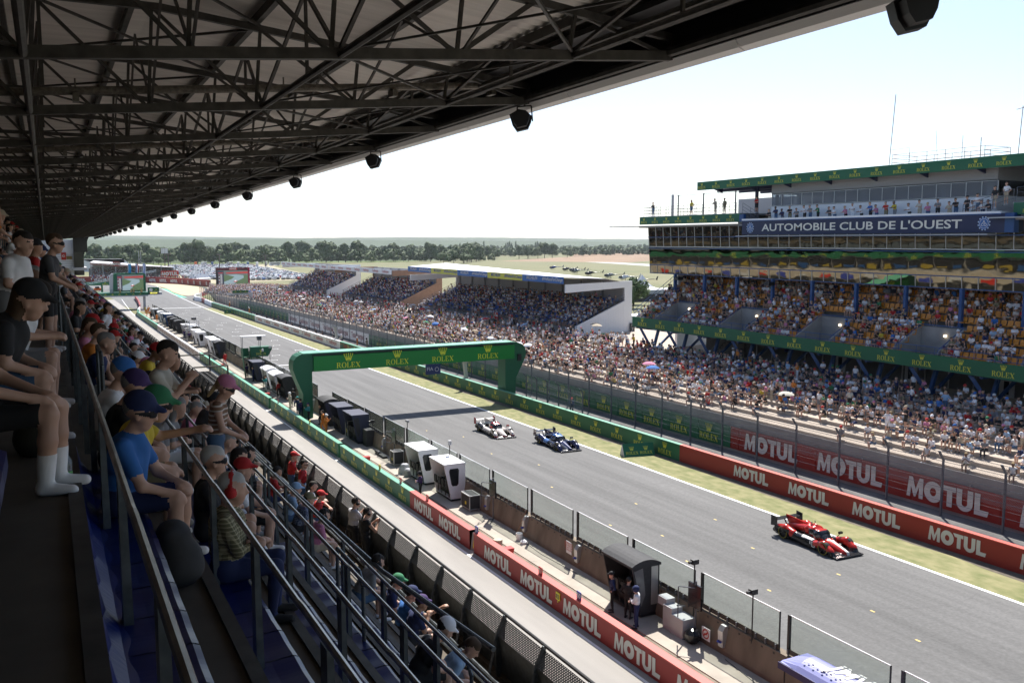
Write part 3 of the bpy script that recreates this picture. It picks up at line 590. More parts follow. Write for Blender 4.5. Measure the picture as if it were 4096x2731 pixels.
mb=MB(); mb.box(61.6,75,8,76.9,21.45,22.0,1); mb.box(61.5,61.6,8,77.1,21.28,22.14,0); rf=part(mb,'roof',[rgreen,greyc])
for i in range(30): w=MB(); rolex(w,(61.47,76.3-2.25*i,21.42),UL,VU,.26,.3,.04,w=(-.3,0,0)); w.build('crowned_word',gold,rf)
for y in np.arange(10,77,5.0): part(MB().prism([(61.7,21.45),(63.2,21.45),(63.2,20.95)],(0,y,0),(1,0,0),(0,0,1),(0,.15,0)),'roof_bracket',navy)
for x in(64,67,70): part(MB().box(x,x+.2,67.6,76.9,21.15,21.45),'roof_beam',navy)
for x,y in((63.3,70.0),(66,70),(69,72.5)): part(MB().box(x,x+.25,y,y+.25,18.7,21.4),'roof_column',navy)
# left roof terrace with rails, masts; steps down to the balcony
def railing(name,pts,z,h,mt,par=B,sp=1.0,nr=3,r=.022):
    mb=MB()
    for a,b in zip(pts[:-1],pts[1:]):
        a,b=Vector(a),Vector(b); L=(b-a).length; n=max(1,int(L/sp))
        for i in range(n+1): p=a.lerp(b,i/n); mb.tube(p,p+Vector((0,0,h)),r,5)
        for j in range(nr): dz=Vector((0,0,h*(j+1)/nr)); mb.tube(a+dz,b+dz,r*.9,5)
    return mb.build(name,mt,par)
railing('terrace_railing',[(61.6,71,18.75),(61.6,86.8,18.75),(70,86.8,18.75)],18.75,1.05,steel_m)
mb=MB()
for y in(71.5,76.5,80.8): mb.bar((61.9,y,18.75),(61.9,y,21.0),.1,.1)
mb.bar((61.9,71,20.9),(61.9,81,20.9),.04,.04); mb.bar((62.2,82.2,18.75),(62.2,82.2,21.1),.28,.12,1)
for x,y,h in((61.8,84.5,1.7),(62.5,83.3,2.2),(61.8,79,2.6),(63,76,2.0),(62,74,2.4)): mb.tube((x,y,18.9),(x+.1,y+.35,18.9+h),.012,4)
part(mb,'terrace_mast',[steel_m,lightgrey]); mb=MB()
for i in range(6): mb.box(61.7,63,69.9-.3*i,70.2-.3*i,17.6,18.7-.18*i)
part(mb,'steps',steel_m); railing('stair_rail',[(61.7,70.2,18.75),(61.7,67.9,17.7)],0,1.0,steel_m); railing('stair_rail',[(61.7,41.8,18.7),(61.7,45.8,17.7)],0,1.0,steel_m,sp=.8)
railing('terrace_railing',[(61.6,8,18.75),(61.6,41.5,18.75)],0,1.05,steel_m); mb=MB(); mb.box(61.62,61.66,36.6,39.3,18.8,19.7); part(mb,'white_panel',white)
# roof mast group
mb=MB(); zR=22.0; mb.box(63,66,45.2,53.6,22.0,22.12); part(mb,'roof_platform',steel_d)
railing('roof_railing',[(63,53.6,22.1),(63,45.2,22.1),(66,45.2,22.1),(66,53.6,22.1),(63,53.6,22.1)],0,1.0,mat('rusty_rail',(.17,.12,.12),.6),sp=1.6)
mb=MB(); mb.tube((63,53.9,21.9),(63.05,53.55,28.0),.03,5); mb.tube((63,53.7,23.5),(63,51.9,23.55),.015,4); mb.tube((63,51.9,22),(63,51.9,23.5),.015,4); mb.tube((66,44.6,22),(66,44.4,26.1),.03,5); mb.tube((66,44.9,25.9),(66,42.3,26.2),.03,5); mb.tube((66,42.4,25.4),(66,42.2,27.0),.02,4); mb.tube((65,48.6,22),(65,48.6,24.3),.02,4); mb.tube((65,47,22),(65,47,24),.03,4); mb.tube((64,50,22),(64,50.3,24.8),.015,4)
part(mb,'antenna_mast',mat('rusty_rail',(.17,.12,.12),.6))
# orange seats: first hundred separately, the rest as one
seatm=MB(); seatm.box(-.20,.19,-.21,.21,.36,.42); seatm.prism([(.14,.42),(.20,.42),(.26,.80),(.21,.80)],(0,-.21,0),(1,0,0),(0,0,1),(0,.42,0)); 
pos=[]
for i in range(9):
    for y in np.arange(10,83.2,.53):
        x=58.62+.82*i
        if not open_at(y,x) or x>61.3: pos.append((x+.12,y,7.2+.56*i))
random.seed(11)
ORANGE_POS=pos
# ---------------------------------------------------------------- roofed stands on the far side
def stand(name,label,ya,yb,X0,frontz,xs_,xe,zs_,ze,zb,wall,seatc,slope_end=True):
    s=empty(name,(0,0,0),0,label,'grandstand')
    n=int((xe-xs_)/.82); mb=MB()
    for i in range(n): x=xs_+.82*i; z=zs_+(ze-zs_)*i/(n-1); mb.box(x,x+.815,ya+.3,yb-.3,z-1.2,z)
    mb.build('seating_tiers',mat('tier_concrete',(.22,.21,.20),.9),s,shear=True)
    mb=MB(); 
    for i in range(n):
        x=xs_+.82*i; z=zs_+(ze-zs_)*i/(n-1)
        for y in np.arange(ya+.5,yb-.5,.55):
            if (y-ya)%8.6>1.1: mb.box(x+.35,x+.7,y-.2,y+.2,z+.3,z+.36); mb.box(x+.66,x+.72,y-.2,y+.2,z+.36,z+.68)
    tag(mb.build('seats',seatc,s,shear=True),kind='stuff')
    mb=MB(); mb.box(xe+.3,xe+.5,ya+.3,yb-.3,0,zb+.6); 
    for y in np.arange(ya+.4,yb-1,5.5): mb.box(xe,xe+.295,y,y+.3,ze,zb+.5)
    mb.build('rear_wall',greyc,s,shear=True)
    for k,y in enumerate((ya,yb-.25)):
        mb=MB(); mb.prism([(xs_-.3,0),(xs_-.3,zs_+.30),(xe,ze+.45),(xe+.0,zb-.2),(X0+.3,frontz-1.0),(X0+.3,frontz+.1),(xe+1.2,zb+.7),(xe+1.2,0)],(0,y,0),(1,0,0),(0,0,1),(0,.25,0))
        for q in np.arange(xs_,xe+1,.4): mb.box(q,q+.03,y-.02,y,0,zs_+(q-xs_)*(ze-zs_)/(xe-xs_)+.2) if q<xe else None
        e=mb.build('end_wall',wall,s,shear=True)
        mb=MB()
        for h in(.4,.75,1.1): mb.tube((xs_,y+.1,zs_+h),(xe,y+.1,ze+.2+h),.03,5)
        for q in np.arange(xs_,xe,1.0): z=zs_+(q-xs_)*(ze-zs_)/(xe-xs_); mb.tube((q,y+.1,z),(q,y+.1,z+1.1),.025,5)
        mb.build('stair_railing',steel_m,s,shear=True)
    mb=MB()
    for h in(.4,.75,1.1): mb.tube((xs_-.2,ya,zs_+h),(xs_-.2,yb,zs_+h),.025,5)
    for y in np.arange(ya,yb,1.3): mb.tube((xs_-.2,y,zs_-.3),(xs_-.2,y,zs_+1.1),.025,5)
    mb.build('front_railing',steel_m,s,shear=True)
    return s
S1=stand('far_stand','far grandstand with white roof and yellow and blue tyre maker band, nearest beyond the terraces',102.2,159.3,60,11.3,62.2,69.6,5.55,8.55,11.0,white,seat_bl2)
mb=MB(); mb.add([(60,102.2,11.3),(60,159.3,11.3),(67.6,159.3,11.85),(66.4,102.2,11.0),(70.5,159.3,10.6),(70.5,102.2,10.3)],[(0,3,2,1),(3,5,4,2)]); mb.build('roof',mat('roof_bright',(.8,.8,.82),.4),S1) 
mb=MB()
for i in range(10):
    ya=159.3-57.1*(i)/10; yb=159.3-57.1*(i+1)/10; mb.box(59.9,60,yb,ya,10.42,11.32,(0 if (i//2)%2==0 else 1) if True else 0)
fs=mb.build('fascia_band',[mat('tyre_blue',(.02,.12,.38),.5),mat('tyre_yellow',(.62,.58,.06),.5)],S1)
for i in range(10):
    yc=159.3-5.71*(i+.5); q=MB(); q.flat(text('MICHELIN' if i%2==0 else '#WeRaceForChange',.02,.15),(59.88,yc,10.72),UL,VU,.5 if i%2==0 else .46); q.build('sponsor_word',letterw if (i//2)%2==0 else bluem,fs)
S2=stand('far_stand','middle far grandstand with brown clad end wall and white energy company band',168.9,209,60,11.9,62.2,69.6,5.6,8.9,11.4,brown,seat_bl2)
S3=stand('far_stand','distant far grandstand with white stepped end beside the car park',222,262,60,12.2,62.2,69.6,5.8,9.2,11.7,white,seat_bl2)
def teband(par,ya,yb,za,zb):
    mb=MB(); mb.add([(59.9,ya,za),(59.9,yb,zb),(59.9,yb,zb+.95),(59.9,ya,za+.95),(60.1,ya,za),(60.1,yb,zb),(60.1,yb,zb+.95),(60.1,ya,za+.95)],[(0,3,2,1),(4,5,6,7),(3,7,6,2),(0,1,5,4),(0,4,7,3),(1,2,6,5)]); o=mb.build('fascia_band',white,par); n=int((yb-ya)/5.4)
    for i in range(n):
        t=(i+.5)/n; w=MB(); w.flat(text('TotalEnergies',.012),(59.87,ya+(yb-ya)*t,za+(zb-za)*t+.3),UL,VU,.5); w.build('sponsor_word',MATS['red_lettering'],o)
    mb=MB(); mb.add([(60.1,ya,za+.93),(60.1,yb,zb+.93),(70.6,yb,zb-.1),(70.6,ya,za-.1)],[(0,1,2,3),(3,2,1,0)]); mb.build('roof',white_rf,par)
teband(S2,168.9,212,9.45,9.33); teband(S3,214,262,9.32,9.15)

for y,l in((126,'small red and white cross flag hung on the front railing of the near far stand'),(121,'second red and white cross flag right of the first on the near far stand'),(226,'red and white cross flag on the railing of the distant far stand')):
    o=empty('flag',(61.85,y,gz(y)+5.2),0,l,'flag'); mb=MB(); mb.box(0,.02,-.65,.65,.1,1.1,0); mb.box(-.012,.0,-.65,.65,.5,.7,1); mb.box(-.016,-.004,.1,.32,.1,1.1,1); mb.build('cloth',[redm,letterw],o)
# ---------------------------------------------------------------- own grandstand: steps, guard rails, parapet, roof
GS=empty('main_stand',(0,0,0),0,'dark steep grandstand with blue seats that the picture is taken from','grandstand')
def zfl(k): return H-2.4-.86*k          # floor of row k at y=0
def xs(k): return .6+.85*k              # front edge of its seats
YA,YB=-14,214
mb=MB(); prof=[]
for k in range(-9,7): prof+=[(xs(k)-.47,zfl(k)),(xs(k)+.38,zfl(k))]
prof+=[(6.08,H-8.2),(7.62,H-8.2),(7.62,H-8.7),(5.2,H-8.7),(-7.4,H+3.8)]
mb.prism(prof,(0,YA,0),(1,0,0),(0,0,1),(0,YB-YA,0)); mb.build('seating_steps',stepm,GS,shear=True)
mb=MB()
for k in range(-1,7): mb.box(xs(k)+.30,xs(k)+.385,YA,YB,zfl(k)+.0,zfl(k)+.022)
mb.build('step_nosing',steel_d,GS,shear=True)
mb=MB()   # lit concrete kerbs of the lower seatless rows
for k in (4,5): 
    for j in range(3): mb.box(xs(k)-.42+.18*j,xs(k)-.27+.18*j,13.4,YB,zfl(k),zfl(k)+.22-.06*j)
mb.build('concrete_bench',concrete_g,GS,shear=True)
# guard rails of each row: flat steel posts + tube
def plate_rail(k,ya,yb,first,sp,topdz):
    x=.29+.87*k; zt=zfl(k)+.86+topdz
    g=MB(); ys=list(np.arange(first,yb,sp))
    for y in ys:
        q=MB() if y<24 else g
        q.prism([(x-.02,zfl(k)+.2),(x+.035,zfl(k)+.2),(x+.02,zt),(x-.015,zt)],(0,y-.05,0),(1,0,0),(0,0,1),(0,.125,0))
        if y<24: q.build('rail_post',steel,GS,shear=True)
    tag(g.build('rail_posts',steel,GS,shear=True),kind='stuff')
    r=MB(); P=[(x+.0,ya,zt+.02)]
    y=ya
    while y<yb: y+=2.9; P+=[(x,y-.12,zt+.03),(x,y,zt+.02)]
    r.path(P,.021,8); r.build('handrail',rail_m,GS,shear=True,smooth=False)
plate_rail(0,1.5,150,3.2,1.9,.35); plate_rail(1,2,150,4.3,1.78,.42); plate_rail(2,3,150,5.2,1.85,.40); plate_rail(3,4,150,6.1,1.85,.50); plate_rail(4,5,150,7.4,1.85,.60); plate_rail(5,22,150,22.3,1.85,.62); plate_rail(-1,9,150,9.5,1.9,.42); plate_rail(-2,12,150,13,1.9,.5)
# thick handrails running down towards the lower walkway, and hooped gates at the gangways
mb=MB(); mb.path([(4.62,21.5,H-5.55),(5.0,14.8,H-5.78),(5.4,11.1,H-5.78)],.04,8)
mb.build('handrail',steel,GS,shear=False)
def hoop(x,y,z,L,h,w=.0):
    g=MB(); a=Vector((x,y,z)); b=Vector((x+w,y-L,z)); up=Vector((0,0,h)); c=.14
    g.path([a,a+up,b+up+Vector((0,c,0)),b+up-Vector((0,0,c)),b],.025,8); g.build('gangway_hoop',steel,GS)
for x,y,z,L,h in((3.1,10.9,H-4.9,1.05,1.15),(4.05,9.9,H-5.75,1.0,1.1),(4.9,9.7,H-6.6,.9,1.05),(5.7,9.6,H-7.5,.9,1.05),(2.0,15.5,H-4.2,1.1,1.2),(1.25,19.5,H-3.4,1.1,1.2),(.55,13.2,H-2.5,1.0,1.25),(.5,17.5,H-2.6,1.1,1.25),(.22,24,H-2.1,1.1,1.3),(3.1,20,H-5.0,1.0,1.15)): hoop(x,y,z+gz(y),L,h)
# parapet
mb=MB(); mb.path([(7.55,y,H-7.0+gz(y)) for y in np.arange(YA,YB,12)],.032,8); mb.build('parapet_rail',black,GS)
mb=MB(); mb.quad((7.52,YA,H-7.06),(7.36,YA,H-7.36),(7.36,YB,H-7.36),(7.52,YB,H-7.06)); mb.build('parapet_mesh',perf,GS,shear=True)
mb=MB(); mb.quad((7.37,YA,H-7.37),(7.5,YA,H-8.2),(7.5,YB,H-8.2),(7.37,YB,H-7.37))
for y in np.arange(1,YB,1.55): mb.prism([(7.56,-7.0),(7.50,-7.0),(7.30,-7.42),(7.34,-8.2),(7.42,-8.2)],(0,y,H),(1,0,0),(0,0,1),(0,.05,0)); mb.bar((7.32,y,H-7.45),(7.0,y-.25,H-8.2),.05,.03)
for z,x in((-8.0,7.05),(-8.12,6.95)): mb.tube((x,YA,H+z),(x,YB,H+z),.035,6)
mb.build('parapet_bracket',steel,GS,shear=True)
mb=MB()  # mesh covered outlook platform in the distance
mb.box(7.6,9.6,57,57.05,H-8.2,H-8.1); 
for x in np.arange(7.7,9.6,.3): mb.box(x,x+.03,57,64,H-8.2,H-8.15)
for y in np.arange(57,64,.3): mb.box(7.6,9.6,y,y+.03,H-8.2,H-8.15)
for y in(57,64): mb.tube((7.6,y,H-7.0),(9.6,y,H-7.0),.05,6); mb.tube((9.6,y,H-8.2),(9.6,y,H-7.0),.05,6)
mb.tube((9.6,57,H-7.0),(9.6,64,H-7.0),.05,6); mb.build('outlook_platform',steel_d,GS,shear=True)
mb=MB()
for y in(17.2,13.0,10.4): mb.lathe([(.13,0),(.13,.008),(.0,.009)],(6.7,y,H-8.195+gz(y)),20); 
mb.build('drain_cover',lightgrey,GS)
# pit building front below (seen only in the mirror glass and from other places)
mb=MB(); mb.box(5.0,7.4,YA,YB,0,H-8.75,0); mb.box(7.4,7.55,YA,YB,3.0,4.4,1); mb.box(7.4,7.62,YA,YB,H-8.7,H-8.2,1)
for y in np.arange(YA,YB,5.0): mb.box(7.4,7.5,y+.4,y+4.6,.0,2.8,2); mb.box(7.55,7.6,y+.6,y+2.9,3.1,3.7,3+int(y/5)%3); mb.box(7.41,7.52,y+.2,y+4.8,4.9,6.3,2); mb.box(7.52,7.56,y+.5,y+2.2,5.0,5.5,6+int(y/5)%2); mb.box(7.52,7.56,y+2.9,y+4.5,5.0,5.4,6+int(y/5+1)%2)
mb.box(7.55,7.7,YA,YB,6.6,7.3,8); pf=mb.build('pit_front',[concrete_g,concrete,black,bluem,redm,lightgrey,mat('ochre_panel',(.30,.22,.03),.5),bluep,rgreen],GS,shear=True)
w=MB()
for y in np.arange(0,140,4.5): rolex(w,(7.73,y,6.68),(0,1,0),VU,.26,.24,.03,w=(.3,0,0))
w.build('lettering',gold,pf,shear=True)
mb=MB(); mb.box(-9,-8.7,YA,YB,8,H+5.5); mb.box(-9,3,YA-.3,YA,4,H+5); mb.build('rear_wall',mat('dark_wall',(.08,.075,.07),.9),GS,shear=True)
# blue seats: every one a thing
seat=empty('stand_seat',(0,0,0),0,'glossy dark blue plastic seat in the empty front rows of the main stand','seat','empty blue seats in the main stand')
mb=MB(); n=8
for i in range(n):
    y0,y1=-.225+.45*i/n,-.225+.45*(i+1)/n
    def zz(y): return .43-.008*math.cos(y/.235*math.pi/2)**2
    P=[(-.33,-.01),(-.15,-.012),(.01,.0),(.045,-.015),(.05,-.10)]
    mb.v; a=[(x,y0,zz(y0)+d) for x,d in P]; b=[(x,y1,zz(y1)+d) for x,d in P]
    mb.add(a+b,[(j,j+1,len(P)+j+1,len(P)+j) for j in range(len(P)-1)])
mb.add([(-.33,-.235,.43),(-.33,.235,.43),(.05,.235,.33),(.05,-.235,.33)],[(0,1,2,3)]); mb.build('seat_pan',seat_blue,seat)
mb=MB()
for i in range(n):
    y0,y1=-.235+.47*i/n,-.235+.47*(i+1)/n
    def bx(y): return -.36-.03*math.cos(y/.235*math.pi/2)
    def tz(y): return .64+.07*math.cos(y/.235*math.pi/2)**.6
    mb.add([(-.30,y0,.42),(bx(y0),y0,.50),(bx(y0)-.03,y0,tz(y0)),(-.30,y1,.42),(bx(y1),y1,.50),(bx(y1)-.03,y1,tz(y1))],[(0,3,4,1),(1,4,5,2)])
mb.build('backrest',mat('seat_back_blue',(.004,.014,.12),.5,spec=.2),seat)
SEATS=[]
for k in range(-1,5):
    lo,hi={-1:(2.2,6),0:(2.0,9),1:(3.0,12),2:(4.5,13),3:(6.0,14),4:(7,15)}[k]
    for i in range(60):
        y=lo+.48*i
        if y>hi: break
        SEATS.append((xs(k)-.05,y,zfl(k)+gz(y)+.0))
seat.location=SEATS[0]
for p in SEATS[1:]: dup(seat,None,p)
# ---------------------------------------------------------------- roof over the stand
RF=empty('stand_roof',(0,0,0),0,'dark steel truss roof of the main stand with corrugated sheets and pale front gutter','roof')
def ztop(x): return H+4.27 if x<2 else H+4.27-.11*(x-2)
def zbot(x): return H+2.36+.085*(x+.12)
def trs(y):
    mb=MB(); a=(-8.6,y,zbot(-8.6)); b=(9.35,y,zbot(9.35)); mb.bar(a,b,.13,.15)
    mb.bar((-8.6,y,ztop(-8.6)),(2,y,ztop(2)),.11,.12); mb.bar((2,y,ztop(2)),(9.35,y,ztop(9.35)),.11,.12)
    xs_=[-8.6,-5.7,-3.85,-1.98,-.12,1.75,3.62,5.5,7.4,9.3]
    for i,x in enumerate(xs_):
        mb.bar((x,y,zbot(x)),(x+.12,y,ztop(x+.12)),.055,.055)
        if i<len(xs_)-1:
            x2=xs_[i+1]; 
            if i!=7: mb.bar((x2,y,zbot(x2)),(x+.1,y,ztop(x+.1)),.055,.055)
            else: mb.bar((x,y,zbot(x)),(x2-.6,y,ztop(x2-.6)),.075,.075)
    return mb
t0=trs(0).build('truss',steel_d,RF)
for i in range(0,43):
    y=-2.5+5*i
    o=t0 if i==0 else dup(t0,RF); o.location=(0,y,gz(y))
mb=MB()
for x in(-.12,3.74,7.47): mb.tube((x,YA,zbot(x)-.02),(x,YB,zbot(x)-.02),.055,8)
mb.tube((9.3,YA,zbot(9.3)+.05),(9.3,YB,zbot(9.3)+.05),.08,8); mb.tube((8.3,YA,zbot(8.3)+.35),(8.3,YB,zbot(8.3)+.35),.05,6); mb.tube((8.75,YA,zbot(8.6)+.35),(8.75,YB,zbot(8.6)+.35),.04,6)
mb.build('longitudinal_tube',steel_d,RF,shear=True)
mb=MB()
for x in(-7,-4.8,-2.6,-.5,1.6,3.7,5.85,8.0): mb.box(x-.05,x+.05,YA,YB,ztop(x)+.09,ztop(x)+.26)
mb.build('purlin',steel_d,RF,shear=True)
def brace(ya):
    mb=MB()
    for x in(-.12,3.74,7.47):
        for a,b in((0,2.5),(5,2.5)): mb.bar((x,a,zbot(x)),(x+.2,b,ztop(x)+.05),.055,.055)
        mb.bar((x+.2,2.5,ztop(x)),(x+.2,2.5,zbot(x)),.05,.05)
    mb.bar((-.12,0,ztop(0)),(3.74,5,ztop(3.74)),.045,.045); mb.bar((3.74,0,ztop(3.74)),(-.12,5,ztop(0)),.045,.045); mb.bar((3.74,0,zbot(3.74)),(7.47,5,zbot(7.47)),.04,.04); mb.bar((7.47,0,zbot(7.47)),(3.74,5,zbot(3.74)),.03,.03); mb.bar((-3.85,0,zbot(-3.85)),(-.12,5,zbot(-.12)),.04,.04); mb.bar((5.6,0,zbot(5.6)),(5.6,2.5,ztop(5.6)),.04,.04); mb.bar((5.6,5,zbot(5.6)),(5.6,2.5,ztop(5.6)),.04,.04); mb.bar((1.8,0,zbot(1.8)),(1.8,2.5,ztop(1.8)),.04,.04); mb.bar((1.8,5,zbot(1.8)),(1.8,2.5,ztop(1.8)),.04,.04)
    return mb
b0=brace(0).build('cross_brace',steel_d,RF)
for i in range(42):
    y=-2.5+5*i; o=b0 if i==0 else dup(b0,RF); o.location=(0,y,gz(y))
for i in range(0,21):      # fat galvanised pipes under every second truss
    y=2.0+10*i; mb=MB(); mb.tube((-8,.35,zbot(-8)+.28),(9.1,.35,zbot(9.1)+.30),.075,10)
    for x in(.6,4.2,6.4,8.6): mb.box(x-.05,x+.05,.2,.5,zbot(x)+.1,zbot(x)+.24); mb.tube((x,.35,zbot(x)+.36),(x,.35,zbot(x)+.5),.015,5)
    mb.build('sprinkler_pipe',mat('pipe_galvanised',(.17,.155,.13),.5,.5,var=.35,scale=14),RF,loc=(0,y+5.4,gz(y)))
mb=MB()
def dk(x): return ztop(x)+.28
N=190; xsn=np.linspace(-9,9.2,N)
for i in range(N-1):
    pass
# corrugation runs across the slope (along y it is straight), ribs every 0.33 m in y
ys=np.arange(YA,YB,.165)
P=[(-9,dk(-9)),(2,dk(2)),(8.9,dk(8.9))]
for j,y in enumerate(ys): 
    h=.0 if (j//1)%2==0 else .045
    mb.v+=[(x,y,z+h) for x,z in P]
for j in range(len(ys)-1):
    for i in range(2): mb.f.append((3*j+i,3*j+i+1,3*j+i+4,3*j+i+3)); mb.m.append(0)
mb.build('roof_sheet',deckm,RF,shear=True)
mb=MB(); mb.box(-9,9.6,YA,YB,H+4.75,H+4.8); mb.build('roof_cover',steel_d,RF,shear=True)
mb=MB(); mb.box(8.35,9.45,YA,YB,zbot(9)+.5,zbot(9)+.6); mb.box(9.4,9.5,YA,YB,zbot(9)-.0,H+4.8); mb.build('front_box',black,RF,shear=True)
mb=MB(); P=[(9.42,zbot(9.4)-.02),(9.5,zbot(9.4)-.14),(9.62,zbot(9.4)-.19),(9.74,zbot(9.4)-.14),(9.8,zbot(9.4)),(9.8,H+4.5),(9.76,H+4.5)]
for k,y in enumerate(np.arange(YA,YB,5.0)): mb.prism(P,(0,y,0),(1,0,0),(0,0,1),(0,4.97,0))
mb.build('gutter',mat('gutter_white',(.85,.84,.82),.35),RF,shear=True,smooth=False)
# roof loudspeakers
sp0=empty('loudspeaker',(9.3,7.64,H+2.75),0,'black horn loudspeaker hanging on a bracket in the row under the roof edge','loudspeaker','loudspeakers along the roof edge')
mb=MB(); P=[(-.30,.16),(-.06,.30),(.14,.27),(.30,.12),(.28,-.02),(.20,-.20),(-.10,-.27),(-.22,-.10)]
mb.prism(P,(0,.22,-.05),(math.cos(.5),-math.sin(.5),0),(0,0,1),(-.3*math.sin(.5)*1,-.3*math.cos(.5),0)); mb.prism([(p[0]*.8,p[1]*.8) for p in P],(-.08,.08,-.05),(math.cos(.5),-math.sin(.5),0),(0,0,1),(-.45*math.sin(.5),-.45*math.cos(.5),0)); mb.build('cabinet',black,sp0)
mb=MB(); mb.path([(-.17,.1,.05),(-.17,.1,.33),(.17,-.06,.36),(.2,-.08,-.05)],.02,6); mb.tube((0,0,.34),(0,0,.5),.03,6); mb.build('bracket',steel_d,sp0)
sp0.scale=(.8,)*3
for i in range(-1,21):
    if i==0: continue
    y=7.64+9.9*i; dup(sp0,None,(9.3,y,H+2.70+gz(y)+.08))
sp0.location=(9.3,7.64,H+2.70)
# ---------------------------------------------------------------- bodies: blended rounded cones turned into one continuous skin
def sd_cone(P,a,b,ra,rb):
    ab=b-a; L=max(1e-6,float(ab@ab)); t=np.clip(((P-a)@ab)/L,0,1); q=P-(a+t[...,None]*ab); return np.sqrt((q*q).sum(-1))-(ra+(rb-ra)*t)
def sd_ell(P,c,r,rot=None):
    q=P-c
    if rot is not None: q=q@rot
    k=np.sqrt(((q/r)**2).sum(-1)); return (k-1)*min(r)*(.55+.45*1)
def sdf_eval(els,P):
    out=[]
    for e in els:
        if e[0]=='c': out.append(sd_cone(P,e[1],e[2],e[3],e[4]))
        elif e[0]=='e':
            dd=sd_ell(P,e[1],e[2],e[4] if len(e)>4 else None)
            if e[3] is not None: dd=np.maximum(dd,(P-e[3][0])@e[3][1])
            out.append(dd)
        elif e[0]=='b':
            q=np.abs(P-e[1])-(e[2]-e[3]); out.append(np.sqrt((np.maximum(q,0)**2).sum(-1))+np.minimum(q.max(-1),0)-e[3])
    return out
def polygonise(els,h,k=.025):
    """els: list of (kind,...,) with label in parallel list handled by caller; returns verts, quads"""
    lo=np.full(3,1e9); hi=-lo
    bb=[]
    for e in els:
        if e[0]=='c': r=max(e[3],e[4]); a=np.minimum(e[1],e[2])-r; b=np.maximum(e[1],e[2])+r
        else: r=max(e[2]) if (e[0]=='e' and len(e)>4) else np.asarray(e[2]); a=e[1]-r; b=e[1]+r
        bb.append((a,b)); lo=np.minimum(lo,a); hi=np.maximum(hi,b)
    lo-=3*h; hi+=3*h; n=np.ceil((hi-lo)/h).astype(int)+1
    D=np.full(n,4*h+.1)
    for e,(a,b) in zip(els,bb):
        i0=np.maximum(0,np.floor((a-3*h-k-lo)/h).astype(int)); i1=np.minimum(n,np.ceil((b+3*h+k-lo)/h).astype(int)+1)
        g=np.stack(np.meshgrid(*[lo[q]+h*np.arange(i0[q],i1[q]) for q in range(3)],indexing='ij'),-1)
        d=sdf_eval([e],g)[0]; s=D[i0[0]:i1[0],i0[1]:i1[1],i0[2]:i1[2]]
        kk=k if len(e)<6 else e[5]
        hh=np.maximum(k-np.abs(s-d),0)/k; s[...]=np.minimum(s,d)-hh*hh*k*.25
    # naive surface nets
    sg=D<0; c=np.zeros(np.array(n)-1,int)
    for i in(0,1):
        for j in(0,1):
            for l in(0,1): c+=sg[i:n[0]-1+i,j:n[1]-1+j,l:n[2]-1+l]
    act=(c>0)&(c<8); idx=np.full(act.shape,-1); I=np.argwhere(act); idx[act]=np.arange(len(I))
    acc=np.zeros((len(I),3)); cnt=np.zeros(len(I))
    cor=[(0,0,0),(1,0,0),(0,1,0),(0,0,1),(1,1,0),(1,0,1),(0,1,1),(1,1,1)]
    ed=[(0,1),(0,2),(0,3),(1,4),(1,5),(2,4),(2,6),(3,5),(3,6),(4,7),(5,7),(6,7)]
    val=[D[I[:,0]+q[0],I[:,1]+q[1],I[:,2]+q[2]] for q in cor]
    for a,b in ed:
        va,vb=val[a],val[b]; m=(va<0)!=(vb<0); t=np.where(m,va/np.where(m,va-vb,1),0)
        p=np.array(cor[a])[None]+t[:,None]*(np.array(cor[b])-np.array(cor[a]))[None]; acc[m]+=p[m]; cnt[m]+=1
    V=lo+h*(I+acc/cnt[:,None]); F=[]
    for ax in range(3):
        o1,o2=[q for q in range(3) if q!=ax]; 
        s0=[slice(1,None)]*3; s0[ax]=slice(0,-1); s1=[slice(1,None)]*3
        A=sg[:n[0],:n[1],:n[2]]; a0=A[tuple(slice(0,-1) if q==ax else slice(0,None) for q in range(3))]; a1=A[tuple(slice(1,None) if q==ax else slice(0,None) for q in range(3))]
        E=np.argwhere(a0!=a1); fl=a0[tuple(E.T)]
        ok=(E[:,o1]>0)&(E[:,o2]>0)&(E[:,o1]<n[o1]-1)&(E[:,o2]<n[o2]-1); E=E[ok]; fl=fl[ok]
        q=[]
        for d1,d2 in((-1,-1),(0,-1),(0,0),(-1,0)): e=E.copy(); e[:,o1]+=d1; e[:,o2]+=d2; q.append(idx[tuple(e.T)])
        q=np.stack(q,1); flip=fl if ax!=1 else ~fl
        q[~flip]=q[~flip][:,::-1]; F.append(q)
    F=np.concatenate(F); F=F[(F>=0).all(1)]
    return V,F
A3=lambda *p: np.array(p,float)
